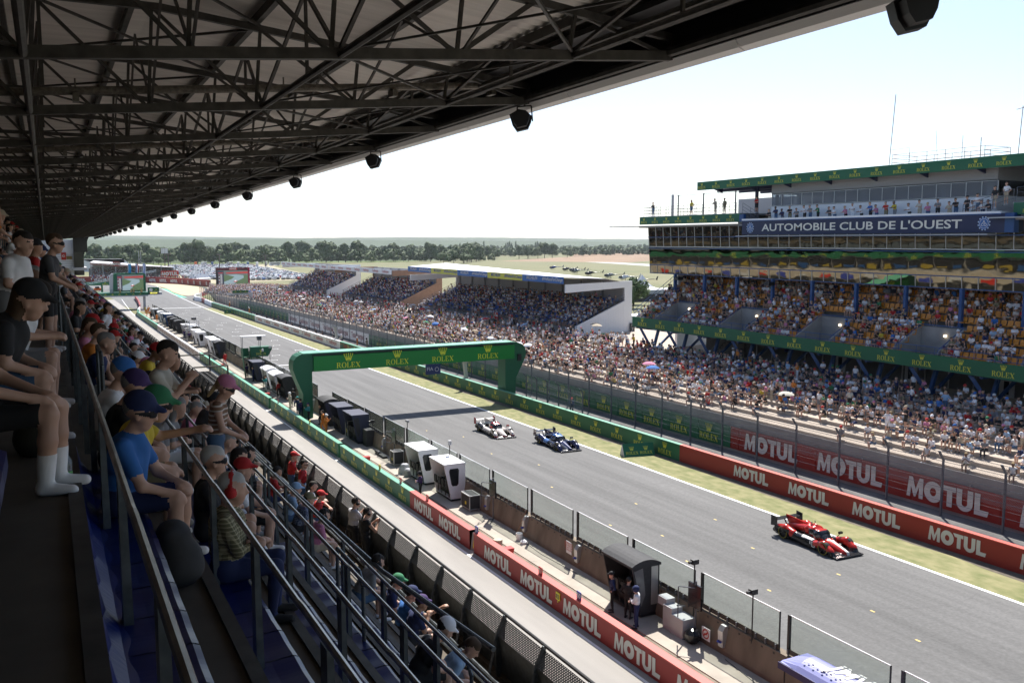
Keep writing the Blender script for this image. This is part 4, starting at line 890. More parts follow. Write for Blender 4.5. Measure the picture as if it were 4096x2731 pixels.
def person_els(pose='sit',arms='knees',lean=.0,hat=None,hair='short',build=1.0,turn=0.0,look=0.0,long_pants=False,face=False,glasses=False,arml=None,armr=None,nod=0.0,sleeve=.45,socks=False):
    """returns elements with labels: 0 skin 1 top 2 trousers 3 hair/hat 4 shoes 5 dark"""
    E=[];L=[]
    def c(a,b,ra,rb,l): E.append(('c',A3(*a),A3(*b),ra,rb)); L.append(l)
    def e(p,r,l,cut=None): E.append(('e',A3(*p),A3(*r),cut)); L.append(l)
    w=build; sit=pose=='sit'
    hp=(.0,0,.50) if sit else (0,0,.93)
    def tr(x,y,z):   # lean of the trunk about the hips, turn about z
        a=lean; dx,dz=x,z; X=dx*math.cos(a)+dz*math.sin(a); Z=-dx*math.sin(a)+dz*math.cos(a); X,Y=X*math.cos(turn)-y*math.sin(turn),X*math.sin(turn)+y*math.cos(turn)
        return (hp[0]+X,hp[1]+Y,hp[2]+Z)
    c(tr(0,-.07*w,.02),tr(0,.07*w,.02),.12*w,.12*w,2); c(tr(0,-.05*w,.16),tr(0,.05*w,.16),.115*w,.115*w,1)
    c(tr(.0,-.09,.33),tr(.0,.09,.33),.115*w,.115*w,1); c(tr(-.01,-.135,.43),tr(-.01,.135,.43),.085,.085,1)
    c(tr(0,0,.2),tr(0,0,.4),.13*w,.13*w,1)
    c(tr(-.01,0,.47),tr(.03,0,.58),.066,.056,0)
    hc=Vector(tr(.055,0,.685)); nd=nod
    yaw=turn+look; fx,fy=math.cos(yaw),math.sin(yaw); pc=lean*.45+nd
    def hd(x,y,z):
        X=x*math.cos(pc)+z*math.sin(pc); Z=-x*math.sin(pc)+z*math.cos(pc); return (hc.x+X*fx-y*fy,hc.y+X*fy+y*fx,hc.z+Z)
    c(hd(.0,0,.035),hd(-.015,0,.045),.101,.101,0); c(hd(.03,0,-.04),hd(.035,0,-.08),.078,.058,0)
    if face:
        c(hd(.10,0,.01),hd(.118,0,-.025),.012,.018,0); c(hd(0,.095,.0),hd(.005,.098,-.025),.018,.014,0); c(hd(0,-.095,.0),hd(.005,-.098,-.025),.018,.014,0); c(hd(.085,-.02,-.065),hd(.085,.02,-.065),.011,.011,0)
        c(hd(.084,.042,.04),hd(.09,.022,.042),.010,.010,3); c(hd(.084,-.042,.04),hd(.09,-.022,.042),.010,.010,3)
    if glasses: c(hd(.095,.045,.018),hd(.10,.025,.012),.022,.022,5); c(hd(.095,-.045,.018),hd(.10,-.025,.012),.022,.022,5); c(hd(.09,.075,.018),hd(.0,.10,.015),.008,.008,5); c(hd(.09,-.075,.018),hd(.0,-.10,.015),.008,.008,5); c(hd(.104,.02,.02),hd(.104,-.02,.02),.008,.008,5)
    if hair!='bald': c(hd(-.025,0,.055),hd(-.035,0,.06),.099,.097,3); c(hd(.02,0,.085),hd(-.04,0,.08),.078,.085,3)
    if hair=='long': c(hd(-.06,0,.0),hd(-.09,0,-.18),.08,.06,3); c(hd(-.05,.05,-.02),hd(-.06,.07,-.16),.05,.03,3); c(hd(-.05,-.05,-.02),hd(-.06,-.07,-.16),.05,.03,3)
    if hair=='tail': c(hd(-.11,0,.02),hd(-.17,0,-.16),.035,.02,3)
    if hat=='cap': c(hd(-.005,0,.075),hd(-.02,0,.08),.108,.106,6); c(hd(.09,.035,.065),hd(.17,.025,.045),.022,.014,6); c(hd(.09,-.035,.065),hd(.17,-.025,.045),.022,.014,6); c(hd(.10,0,.07),hd(.18,0,.05),.024,.014,6)
    if hat=='brim':
        c(hd(-.005,0,.08),hd(-.02,0,.085),.106,.104,6)
        for a in range(0,360,40): c(hd(.09*math.cos(R(a)),.09*math.sin(R(a)),.06),hd(.17*math.cos(R(a)),.165*math.sin(R(a)),.05),.016,.012,6)
    if hat=='phones': c(hd(-.01,.10,.0),hd(-.01,.12,.0),.045,.045,5); c(hd(-.01,-.10,.0),hd(-.01,-.12,.0),.045,.045,5); c(hd(-.01,.105,.03),hd(-.01,.05,.15),.014,.014,5); c(hd(-.01,-.105,.03),hd(-.01,-.05,.15),.014,.014,5); c(hd(-.01,.05,.15),hd(-.01,-.05,.15),.014,.014,5)
    if hat=='helmet': c(hd(0,0,.03),hd(-.02,0,.05),.135,.135,6); c(hd(.09,-.05,.03),hd(.09,.05,.03),.05,.05,5)
    if sit: T=[((0,.085*w,.50),(.42,.11,.53),(.40,.11,.09)),((0,-.085*w,.50),(.42,-.12,.52),(.38,-.12,.09))]
    elif pose=='squat': T=[((0,.085*w,.50),(.34,.12,.40),(.16,.11,.09)),((0,-.085*w,.5),(.36,-.14,.38),(.18,-.12,.09))]
    elif pose=='walk': T=[((0,.09*w,.92),(.14,.09,.51),(.06,.09,.09)),((0,-.09*w,.92),(.0,-.09,.50),(-.2,-.09,.14))]
    else: T=[((0,.09*w,.92),(.03,.11,.50),(-.01,.12,.09)),((0,-.09*w,.92),(.02,-.11,.50),(-.01,-.12,.09))]
    lo=2 if long_pants else 0
    for h_,kn,an in T:
        kn2=tuple(h_[i]+(kn[i]-h_[i])*(1.0 if long_pants else .82) for i in range(3))
        c(h_,kn2,.095*w,.068 if not long_pants else .062,2); c(kn2,kn,.06,.058,lo); c(kn,tuple(kn[i]*.6+an[i]*.4 for i in range(3)),.056,.058,lo); c(tuple(kn[i]*.6+an[i]*.4 for i in range(3)),an,.056,.038,lo)
        if socks: c(tuple(kn[i]*.38+an[i]*.62 for i in range(3)),an,.054,.046,4)
        c((an[0]-.02,an[1],an[2]-.045),(an[0]+.16,an[1]*1.12,.035),.045,.034,4)
    def arm(s,el,wr):
        sh=tr(0,s*.185,.455); m=tuple(sh[i]+(el[i]-sh[i])*sleeve/.45*.62 for i in range(3)) if sleeve<.8 else el
        c(sh,m,.062,.056,1 if sleeve>0 else 0); c(m,el,.046,.042,0 if sleeve<.8 else 1); c(el,wr,.042,.029,0 if sleeve<.8 else 1)
        dv=Vector(wr)-Vector(el); dv.normalize(); pm=Vector(wr)+dv*.05; tip=Vector(wr)+dv*.09; side=dv.orthogonal().normalized()
        c(wr,pm,.028,.036,0)
        if face:
            up=Vector((0,0,-1)); sd=dv.cross(up); sd=sd.normalized() if sd.length>.1 else Vector((0,1,0)); cu=dv.cross(sd)*-1
            for q,l in((-.030,.070),(-.010,.082),(.010,.078),(.028,.062)):
                b0=pm+sd*q; k1=b0+dv*l*.55-Vector((0,0,.008)); k2=k1+dv*l*.3-Vector((0,0,.028)); c(b0,k1,.0115,.0105,0); c(k1,k2,.0105,.009,0)
            b0=Vector(wr)+dv*.02+sd*(.034*-s); k1=b0+dv*.035+sd*(.022*-s); c(b0,k1,.0135,.012,0); c(k1,k1+dv*.03,.012,.0095,0)
        else: c(pm,tip-Vector((0,0,.02)),.034,.022,0)
    z0=hp[2]
    AR={'knees':[((.20,.23,z0+.16),(.38,.13,z0+.09)),((.20,-.23,z0+.16),(.38,-.14,z0+.08))],
        'crossed':[((.12,.23,z0+.22),(.26,-.03,z0+.24)),((.12,-.23,z0+.20),(.28,.05,z0+.19))],
        'phone':[((.20,.22,z0+.22),(.36,.05,z0+.42)),((.22,-.20,z0+.20),(.38,-.03,z0+.40))],
        'chin':[((.25,.18,z0+.12),(.2,.05,z0+.52)),((.2,-.2,z0+.14),(.36,-.12,z0+.1))],
        'down':[((-.02,.25,z0+.20),(.05,.25,z0-.05)),((-.02,-.25,z0+.20),(.05,-.25,z0-.05))],
        'rail':[((.22,.24,z0+.24),(.44,.12,z0+.22)),((.22,-.24,z0+.24),(.44,-.10,z0+.22))],
        'hips':[((-.08,.34,z0+.20),(.03,.18,z0+.06)),((-.08,-.34,z0+.20),(.03,-.18,z0+.06))],
        'shade':[((.2,.27,z0+.42),(.16,.10,z0+.72)),((.2,-.22,z0+.2),(.35,-.1,z0+.1))]}[arms]
    arm(1,*(arml or AR[0])); arm(-1,*(armr or AR[1]))
    return E,L
def person_mesh(name,h,k=.03,**kw):
    E,L=person_els(**kw); V,F=polygonise(E,h,k)
    C=V[F].mean(1); D=np.stack(sdf_eval(E,C)); lab=np.array(L)[D.argmin(0)]
    me=bpy.data.meshes.new(name); me.from_pydata(V.tolist(),[],F.tolist()); 
    for q in range(7): me.materials.append(None)
    me.polygons.foreach_set('material_index',lab.astype(np.int32)); me.polygons.foreach_set('use_smooth',np.ones(len(F),bool)); me.update(); return me
CM={}
def cloth(c):
    key='cloth_%02d_%02d_%02d'%tuple(int(x*99) for x in c)
    if key not in CM: CM[key]=mat(key,c,.85,var=.12,scale=5)
    return CM[key]
PAL={'white':(.75,.75,.77),'black':(.018,.018,.02),'grey':(.22,.22,.23),'dark grey':(.07,.07,.075),'red':(.45,.02,.02),'navy':(.015,.025,.09),'blue':(.03,.14,.42),'light blue':(.28,.42,.6),'beige':(.45,.38,.28),'pink':(.55,.2,.32),'green':(.03,.18,.08),'orange':(.6,.2,.03),'yellow':(.6,.45,.04),'khaki':(.22,.19,.11),'purple':(.05,.025,.11),'brown':(.18,.10,.06),'denim':(.06,.12,.22),'teal':(.05,.33,.33),'cream':(.5,.47,.4)}
HAIR={'dark':(.02,.014,.01),'brown':(.07,.04,.02),'blond':(.38,.27,.13),'grey':(.25,.24,.23),'white':(.45,.44,.42)}
def place_person(me,loc,rz,top,pants,hairc='dark',hatc=None,shoes='white',skin=0,scale=1.0,label='',group=None,dark='black'):
    o=bpy.data.objects.new('person',me); o.location=loc; o.rotation_euler=(0,0,rz); o.scale=(scale,)*3; link(o); tag(o,label,'person',group)
    ms=[skinm[skin],cloth(PAL[top]),cloth(PAL[pants]),cloth(HAIR[hairc]),cloth(PAL[shoes]),cloth(PAL[dark]),cloth(PAL[hatc or 'black'])]
    for i,m in enumerate(ms):
        o.material_slots[i].link='OBJECT'; o.material_slots[i].material=m
    return o
# ---------------------------------------------------------------- racing cars
def car_els(lm=True):
    """prototype body, length along +x (nose at +x), y across, origin on the ground at mid wheelbase. label 0 body,1 second colour,2 glass,3 carbon"""
    E=[];L=[]
    def e(p,r,l,cut=None): E.append(('e',A3(*p),A3(*r),cut)); L.append(l)
    def b(p,r,rd,l): E.append(('b',A3(*p),A3(*r),rd)); L.append(l)
    def c(a,q,ra,rb,l): E.append(('c',A3(*a),A3(*q),ra,rb)); L.append(l)
    b((-.05,0,.12),(2.2,.80,.05),.04,3)                        # floor
    b((2.15,0,.10),(.38,.94,.035),.03,3)                       # splitter
    c((1.1,0,.42),(2.3,0,.22),.20,.11,0); c((.9,-.18,.42),(2.1,-.1,.2),.18,.10,0); c((.9,.18,.42),(2.1,.1,.2),.18,.10,0)   # nose
    for s in(-1,1):
        c((1.95,s*.78,.30),(1.45,s*.78,.52),.17,.20,0); c((1.45,s*.78,.52),(.85,s*.76,.40),.20,.17,0); c((2.1,s*.80,.2),(1.9,s*.8,.32),.12,.14,0)   # front wing
        c((.75,s*.66,.33),(-1.0,s*.68,.36),.22,.24,1)          # side pod
        c((-.9,s*.74,.44),(-1.45,s*.76,.58),.22,.22,0); c((-1.45,s*.76,.58),(-2.15,s*.76,.50),.22,.15,0); c((-2.1,s*.80,.35),(-2.25,s*.8,.3),.16,.14,1)
        c((-.9,s*.80,.28),(.6,s*.82,.22),.12,.10,1)
    c((.45,-.20,.66),(.45,.20,.66),.30,.30,2); c((.05,-.16,.76),(.05,.16,.76),.29,.29,2); c((-.35,-.10,.75),(-.35,.10,.75),.28,.28,0)
    c((.75,-.2,.52),(.95,-.2,.42),.2,.14,2); c((.75,.2,.52),(.95,.2,.42),.2,.14,2); c((.75,0,.52),(1.0,0,.44),.22,.14,2)
    c((-.35,0,.74),(-1.9,0,.55),.27,.14,0); c((-.2,0,1.03),(.02,0,1.04),.09,.10,0)
    b((-1.9,0,.42),(.4,.68,.10),.06,3)
    return E,L
def race_car(loc,rz,cb,c2,roofc,wingc,label,num,livery):
    root=empty('racing_car',loc,rz,label,'racing car')
    E,L=car_els(); V,F=polygonise(E,.034,.09); C=V[F].mean(1); D=np.stack(sdf_eval(E,C)); lab=np.array(L)[D.argmin(0)]
    # stripes and glazing follow the body itself
    lab=np.where((lab==2)&(C[:,2]>.93),4,lab); lab=np.where((lab==2)&(C[:,2]<.60)&(np.abs(C[:,1])>.30),0,lab)
    lab=livery(C,lab)
    me=bpy.data.meshes.new('body'); me.from_pydata(V.tolist(),[],F.tolist())
    for m in(cb,c2,darkglass,blackg,roofc,letterw): me.materials.append(m)
    me.polygons.foreach_set('material_index',lab.astype(np.int32)); me.polygons.foreach_set('use_smooth',np.ones(len(F),bool)); me.update()
    body=bpy.data.objects.new('body',me); link(body,root)
    mb=MB(); mb.prism([(-.55,1.02),(-.9,1.0),(-2.28,1.06),(-2.28,.86),(-1.95,.55),(-.8,.62)],(0,-.02,0),(1,0,0),(0,0,1),(0,.04,0)); mb.build('fin',cb,root)
    mb=MB(); mb.prism([(-2.42,.93),(-2.05,.90),(-2.06,.87),(-2.40,.89)],(0,-.9,0),(1,0,0),(0,0,1),(0,1.8,0))
    for s in(-.92,.92): mb.prism([(-2.48,.50),(-1.98,.58),(-2.0,1.05),(-2.48,1.10)],(0,s-.012,0),(1,0,0),(0,0,1),(0,.024,0),1)
    mb.bar((-1.9,-.25,.5),(-2.15,-.25,.88),.03,.08); mb.bar((-1.9,.25,.5),(-2.15,.25,.88),.03,.08); wg=mb.build('rear_wing',[letterw if num in('10','31') else blackg,wingc],root)
    for x in(1.5,-1.5):
        for s in(-1,1):
            mb=MB(); pr=[(.25,-.15),(.33,-.15),(.355,-.10),(.355,.10),(.33,.15),(.25,.15)]
            P=MB(); P.lathe(pr,(0,0,0),20); mb.add([(v[0],v[2]*.9,v[1]) for v in P.v],P.f); wv=mb.build('wheel',mat('tyre_rubber',(.012,.012,.012),.8),root,loc=(x,s*.82,.355)); wv.data.polygons.foreach_set('use_smooth',[True]*len(mb.f))
            mb=MB()
            for k in range(9): a=R(40*k); mb.bar((.03*math.cos(a),s*.11,.03*math.sin(a)),(.25*math.cos(a),s*.125,.25*math.sin(a)),.05,.03)
            P=MB(); P.lathe([(.245,-.03),(.26,.03),(.235,.03)],(0,0,0),18); mb.add([(v[0],s*.12+v[2],v[1]) for v in P.v],P.f); mb.build('rim',blackg,wv)
            P=MB(); P.lathe([(.30,.0),(.335,-.003)],(0,0,0),20); mb=MB(); mb.add([(v[0],s*(.137+v[2]),v[1]) for v in P.v],P.f); mb.build('sidewall_band',mat('tyre_yellow_band',(.4,.33,.03),.7),wv)
    for s in(-1,1):
        mb=MB(); mb.prism([(2.02,.30),(1.72,.50),(1.66,.44),(1.98,.24)],(0,s*.90-.05,0),(1,0,0),(0,0,1),(0,.07,0)); mb.build('headlight',mat('headlamp_glass',(.35,.36,.4),.1,.3),root)
        mb=MB(); mb.tube((.95,s*.6,.6),(1.0,s*.78,.80),.018,6); mb.box(.93,1.06,s*.80-.11,s*.80+.11,.77,.88); mb.build('mirror',wingc,root)
    w=MB(); w.box(.5,.9,-.905,-.90,.2,.48); w.flat(text(num,.03),(.70,-.907,.25),(1,0,0),VU,.24,m=1)
    w.build('number_panel',[letterw,black],root)
    mb=MB(); mb.tube((-.1,.05,1.12),(-.12,.05,1.28),.02,6); mb.lathe([(.0,1.12),(.05,1.13),(.05,1.18),(0,1.2)],(-.25,-.06,0),8); mb.build('roof_antenna',black,root)
    return root
def liv_red(C,lab):
    lab=np.where((lab==0)&(np.abs(C[:,1])<.09)&(C[:,0]>1.2),5,lab); lab=np.where((lab==0)&(np.abs(C[:,1])<.34)&(np.abs(C[:,1])>.27)&(C[:,0]>.9),1,lab)
    lab=np.where((lab==0)&(C[:,0]>1.85)&(np.abs(C[:,1])>.5)&(C[:,2]<.33),1,lab); lab=np.where((lab==1)&(C[:,2]>.50)&(C[:,0]>-.2)&(C[:,0]<.6),5,lab)
    return np.where((lab==0)&(C[:,0]<-1.0)&(C[:,2]<.62)&(np.abs(C[:,1])>.4),1,lab)
def liv_blue(C,lab):
    lab=np.where((lab==0)&(np.abs(np.abs(C[:,1])-.22-.12*(2.2-C[:,0]))<.07)&(C[:,0]>1.2),5,lab); return np.where((lab==1)&(C[:,0]>-.7)&(C[:,0]<.0)&(C[:,2]>.3),4,lab)
def liv_white(C,lab):
    lab=np.where((lab==0)&(C[:,0]<-.5),1,lab); lab=np.where((lab==1)&(C[:,0]>-.6)&(C[:,2]>.34),0,lab); lab=np.where((lab==0)&(C[:,0]>1.9)&(C[:,2]<.26),4,lab); return np.where((lab==0)&(C[:,2]>.9),3,lab)
def carp(n,c): return mat(n,c,.22,.15,spec=.6)
CR=R(-90)
cred=carp('car_red',(.48,.022,.014)); race_car((35.62+.8*0+.82,34.93,gz(34.9)+.0),CR-R(2),cred,blackg,cred,blackg,'red and black closed prototype racing car, nearest of the three cars','18',liv_red)
race_car((36.45,63.0,gz(63)),CR-R(2),carp('car_navy',(.012,.02,.08)),carp('car_dark',(.012,.014,.03)),carp('car_sky',(.10,.2,.45)),carp('car_dark',(.012,.014,.03)),'dark blue closed prototype racing car following between the white and the red one','22',liv_blue)
race_car((34.2,70.0,gz(70)),CR-R(2),carp('car_ivory',(.68,.62,.56)),carp('car_grey',(.05,.05,.055)),carp('car_dkred',(.30,.02,.02)),carp('car_dkred',(.30,.02,.02)),'white and grey prototype racing car with dark red wing plates, leftmost car','10',liv_white)
# ---------------------------------------------------------------- pit cabins on the platform
PZ=.2
def cabin(y,L,kind,label,xa=22.0,xb=22.98,h=2.35,front=.45,cols=None):
    c=empty('pit_cabin',(0,y,gz(y)+PZ),0,label,'pit cabin')
    shell,roofm={'white':(white,white_rf),'black':(blackf,blackf),'blue':(bluep,white_rf),'grey':(lightgrey,lightgrey),'dome':(white,white_rf),'navy':(mat('navy_fabric',(.03,.035,.07),.7),mat('navy_fabric',(.03,.035,.07),.7))}[kind]
    pr=[(xa,.16),(xb,.16),(xb,h),(xa-front,h),(xa-front*.96,h-.18)]
    mb=MB()
    for yy in(0,L-.05): mb.prism(pr,(0,yy,0),(1,0,0),(0,0,1),(0,.05,0))
    mb.box(xb-.05,xb,.05,L-.05,.16,h-.05); mb.box(xa,xb,0,L,.1,.16); mb.build('side_wall',shell,c)
    mb=MB()
    if kind in('black','dome'):
        n=8; P=[(xa-front-.05+(xb-xa+front+.1)*i/n,h-.02+.22*math.sin(math.pi*i/n)**.8) for i in range(n+1)]+[(xb+.05,h-.12),(xa-front-.05,h-.12)]
        mb.prism(P,(0,-.06,0),(1,0,0),(0,0,1),(0,L+.12,0))
    else: mb.box(xa-front-.03,xb+.03,-.03,L+.03,h,h+.07)
    mb.build('roof',roofm,c)
    mb=MB(); mb.box(xa+.35,xb-.06,.06,L-.06,.95,1.0); mb.box(xa+.3,xa+.34,.06,L-.06,.16,.9)
    for i in range(int(L/.6)): mb.box(xb-.2,xb-.12,.2+.6*i,.68+.6*i,1.2,1.5,1); mb.tube((xa+.05,.45+.6*i,.16),(xa+.05,.45+.6*i,.75),.03,6); mb.box(xa-.12,xa+.22,.25+.6*i,.65+.6*i,.75,.82); mb.box(xa-.16,xa-.1,.27+.6*i,.63+.6*i,.8,1.25)
    mb.build('desk_and_chairs',[blackf,mat('monitor',(.03,.05,.07),.2)],c)
    if kind in('white','grey'):
        x0,x1=xa-.02,xa+.52; W_=[(x0-.12,1.95),(x0-.05,2.1),(x1-.05,2.1),(x1+.02,1.98),(x1-.02,1.1),(x1-.12,.98),(x0+.12,.98),(x0+.04,1.1)]
        mb=MB(); mb.prism(W_,(0,-.012,0),(1,0,0),(0,0,1),(0,.01,0)); mb.build('window',darkglass,c)
    if kind in('black','navy'):
        mb=MB(); mb.prism([(xa-front+.1,2.1),(xa+.1,2.2),(xa+.25,1.0),(xa+.05,.5)],(0,-.012,0),(1,0,0),(0,0,1),(0,.01,0)); mb.build('clear_curtain',glassmat('curtain_film',(.6,.62,.62),.3,.3,(.5,.5,.5)) if 'cf' not in MATS else MATS['cf'],c); MATS['cf']=c.children[-1].data.materials[0]
        mb=MB(); mb.box(xa+.55,xb-.08,-.015,-.004,.5,2.2); mb.build('silver_lining',silver,c) if label.find('silver')>0 else None
    mb=MB(); mb.box(xa,xb,-.02,L+.02,.03,.14)
    for yy in(.1,L-.1):
        for xx in(xa+.08,xb-.08): mb.lathe([(.0,0),(.05,0),(.05,.06),(0,.06)],(xx,yy,0),8)
    mb.build('trolley_base',black,c); return c
cabin(51.3,2.5,'white','white pit cabin with dark rounded window, nearer of the pair, beside the flight case')
cabin(55.8,2.6,'white','white pit cabin with a dark rounded window, the farther of the close pair')
cabin(30.8,2.3,'black','black pit cabin with curved grey roof and silver lining beside three crew members')
cabin(70.6,2.6,'navy','black fabric pit cabin left of the standing flat black case')
cabin(74.9,2.6,'navy','black fabric pit cabin next to the two orange marshals')
cabin(79.0,2.3,'black','small black tent cabin with a rounded top just right of the gantry leg',h=2.3)
cabin(95.4,2.6,'black','black curved pit cabin just left of the gantry leg')
cabin(99.2,3.0,'dome','white domed pit cabin with chairs, next to the black one by the gantry leg',h=2.2); cabin(103.2,3.0,'dome','white domed pit cabin under the thin lamp mast',h=2.3)
cabin(110.6,2.8,'navy','shiny dark pit cabin beside the start signal tower')
for y,k,lab in [(137.7,'black','black roofed pit cabin left of the start signal tower'),(141.4,'white','white pit cabin right of another white one, left of the start signal tower'),(145.5,'white','white flat roofed pit cabin before the tall narrow white pair'),(156,'white','tall white pit cabin with a shield emblem'),(160.8,'white','tall white pit cabin behind the one with a shield emblem'),(174,'grey','grey pit cabin under the white camera rig'),(184,'black','black roofed pit cabin beyond the camera rig'),(190,'black','second black roofed pit cabin beyond the camera rig'),(196,'black','dark pit cabin with domed roof right of the blue one'),(202,'blue','blue pit cabin with white roof'),(208,'grey','light grey pit cabin with rounded roof left of the blue one'),(214,'dome','small white domed pit cabin near the marshals'),(226,'grey','grey lattice cabin tower at the far end of the pit wall')]:
    cabin(y,2.7,k,lab,h=2.35 if k!='blue' else 2.6)
# blue canopy at the lower right corner
cn=empty('canopy_cabin',(0,19.5,gz(20.4)+PZ-.3),0,'pit cabin under a violet rounded canopy with white letters, lower right corner','pit cabin')
mb=MB(); n=10; rows=[]
for j in range(9):
    t=j/8; y=-3.4+6.2*t; sh=math.sin(math.pi*min(1,t*5)/2)**.5 if t<.2 else (math.sin(math.pi*min(1,(1-t)*6)/2)**.5); rows.append([(21.75+1.35*i/n*1.0,y,1.95+.32*sh*math.sin(math.pi*i/n)**.7) for i in range(n+1)])
for r in rows: mb.v+=r
for j in range(8):
    for i in range(n): a=j*(n+1)+i; mb.f.append((a,a+1,a+n+2,a+n+1)); mb.m.append(0)
mb.box(21.72,21.78,-3.4,2.8,1.72,1.95,1); mb.box(21.78,23.1,2.75,2.8,1.7,1.95,1); mb.build('canopy',[mat('violet_fabric',(.22,.23,.48),.5),mat('violet_dark',(.02,.02,.1),.6)],cn,smooth=False)
w=MB(); w.flat(text('JMW',.03,.2),(22.3,.25,2.275),UL,Vector((1,0,.06)),.62)
for i in range(26): w.box(22.02+.07*(i%3),22.06+.07*(i%3),1.9-.13*i-.03,1.97-.13*i-.03,2.245,2.262)
w.build('lettering',letterw,cn)
mb=MB()
for y in(-3,0,2.6): mb.tube((21.85,y,0),(21.85,y,1.75),.03,6); mb.tube((23.0,y,0),(23.0,y,1.9),.03,6)
mb.box(22.2,22.9,-2.6,2.2,.7,.76); mb.build('frame',black,cn)
# smaller gear
def thing_mesh(name,mb,mats,label,cat,loc=None,group=None,shear=False): return tag(mb.build(name,mats,loc=loc,shear=shear),label,cat,group)
def case(x,y,L,Wd,h,label):
    o=empty('flight_case',(x,y,gz(y)+PZ),0,label,'flight case'); mb=MB(); mb.box(0,Wd,0,L,.12,h); mb.build('box',blackf,o); mb=MB(); t=.025
    for a in(0,Wd):
        for b in(0,L): mb.box(a-t,a+t,b-t,b+t,.12,h)
    for z in(.12,h):
        mb.box(-t,Wd+t,-t,t,z-t,z+t); mb.box(-t,Wd+t,L-t,L+t,z-t,z+t); mb.box(-t,t,-t,L+t,z-t,z+t); mb.box(Wd-t,Wd+t,-t,L+t,z-t,z+t)
    for a in(.06,Wd-.06):
        for b in(.06,L-.06): mb.lathe([(0,0),(.05,0),(.05,.1),(0,.1)],(a,b,0),8)
    mb.build('metal_edging',silver,o); mb=MB(); mb.box(-.012,-.002,L*.4,L*.55,h*.35,h*.55); mb.build('sticker',yellowm,o)
case(22.1,48.7,1.25,.7,.95,'black flight case with metal edges and a yellow sticker beside the near white cabin')
case(22.0,61.9,.8,.75,1.05,'silver edged flight case left of the white cabins'); case(21.9,73.0,.65,.6,1.5,'tall upright case between the two black fabric cabins')
mb=MB(); mb.box(22.3,22.95,69.2,70.2,.0,1.35); thing_mesh('case',mb,blackf,'plain black flat case standing against the black fabric cabin','case',(0,0,gz(70)+PZ))
for y,lab in((47.6,'grey socket box on the pit wall right of the flight case'),(42.8,'grey socket box on the pit wall above the white bucket'),(37.2,'grey socket box on the pit wall near the red warning notice'),(26.3,'grey socket box on the pit wall near the no smoking sign'),(66.4,'grey socket box on the pit wall near the long black bag'),(87.5,'grey socket box on the pit wall in the shade right of the gantry leg')):
    o=empty('socket_box',(22.72,y,gz(y)+PZ),0,lab,'socket box'); mb=MB(); mb.prism([(0,.3),(.10,.3),(.34,1.15),(.12,1.15),(-.02,.95)],(0,0,0),(1,0,0),(0,0,1),(0,.28,0)); mb.build('housing',silver,o)
    mb=MB(); 
    for k in range(3): mb.tube((-.02,.06+.08*k,.55),(-.10,.06+.08*k,.5),.028,8)
    mb.build('socket',bluem,o)
for y,lab in((63.6,'black screen on a silver frame by the pit wall, left of the white cabins'),(46.6,'grey screen on a black pole frame behind the glass right of the flight case'),(27.9,'black panel screen on a pole beside the no smoking sign')):
    o=empty('pit_board_screen',(22.65,y,gz(y)+PZ),0,lab,'screen'); mb=MB(); mb.box(-.04,.04,-.35,.45,1.35,2.35); mb.box(-.05,.05,-.35,.45,1.8,1.86); mb.build('screen',blackg,o); mb=MB(); mb.tube((0,0,0),(0,0,2.5),.04,8); mb.tube((0,.7,1.2),(-.7,.3,1.5),.03,6); mb.tube((0,0,2.2),(-.5,.5,2.2),.025,6); mb.tube((-.5,.5,.9),(-.5,.5,2.2),.025,6); mb.tube((0,0,.05),(-.4,.3,.02),.03,6); mb.tube((0,0,.05),(-.35,-.3,.02),.03,6); mb.build('stand',[steel_m],o)
mb=MB(); mb.box(22.3,22.85,29.0,29.6,.0,1.0); mb.box(22.25,22.9,28.2,29.0,.0,.8); mb.box(22.4,22.85,29.5,30.1,.85,1.2); thing_mesh('switch_cabinet',mb,lightgrey,'pale grey switch cabinets beside the black curved cabin','cabinet',(0,0,gz(29)+PZ))
mb=MB(); mb.lathe([(0,0),(.2,0),(.32,.15),(.34,.4),(.2,.55),(0,.6)],(22.45,27.8,0),9); thing_mesh('bin_bag',mb,blackg,'shiny black rubbish bag by the grey switch cabinets','bag',(0,0,gz(28)+PZ))
for x,y,s in((22.0,59.6,1.0),):
    mb=MB(); mb.lathe([(.5,0),(.45,.3),(.30,.62),(.25,.68),(0,.7)],(x,y,0),7); mb.lathe([(.32,0),(.3,.45),(.2,.55),(0,.55)],(x-.1,y-.9,0),6); thing_mesh('covered_equipment',mb,mat('tarpaulin_grey',(.32,.33,.35),.6,var=.25,scale=6),'grey tarpaulin heap beside the far white cabin','tarpaulin',(0,0,gz(y)+PZ))
mb=MB(); mb.lathe([(0,0),(.22,0),(.27,.35),(.2,.5),(0,.52)],(0,0,0),8); thing_mesh('bin_bag',mb,white,'white rubbish bag between tarpaulin and white cabin','bag',(22.3,58.4,gz(58)+PZ))
mb=MB(); mb.lathe([(0,0),(.16,0),(.19,.38),(.17,.38),(.145,.03),(0,.03)],(0,0,0),14); o=thing_mesh('bucket',mb,white,'white bucket standing on the platform beside the pit wall','bucket',(22.3,42.6,gz(43)+PZ))
mb=MB(); mb.tube((22.4,43.2,.1),(22.9,42.9,1.5),.015,5); thing_mesh('broom_handle',mb,mat('wood',(.3,.16,.08),.6),'thin wooden broom leaning on the pit wall above the bucket','broom',(0,0,gz(43)+PZ))
mb=MB(); mb.lathe([(0,0),(.18,0),(.2,.12),(.08,.22),(0,.22)],(0,0,0),8); thing_mesh('crumpled_bag',mb,white,'crumpled clear plastic bag beside the white bucket','bag',(22.2,41.9,gz(42)+PZ))
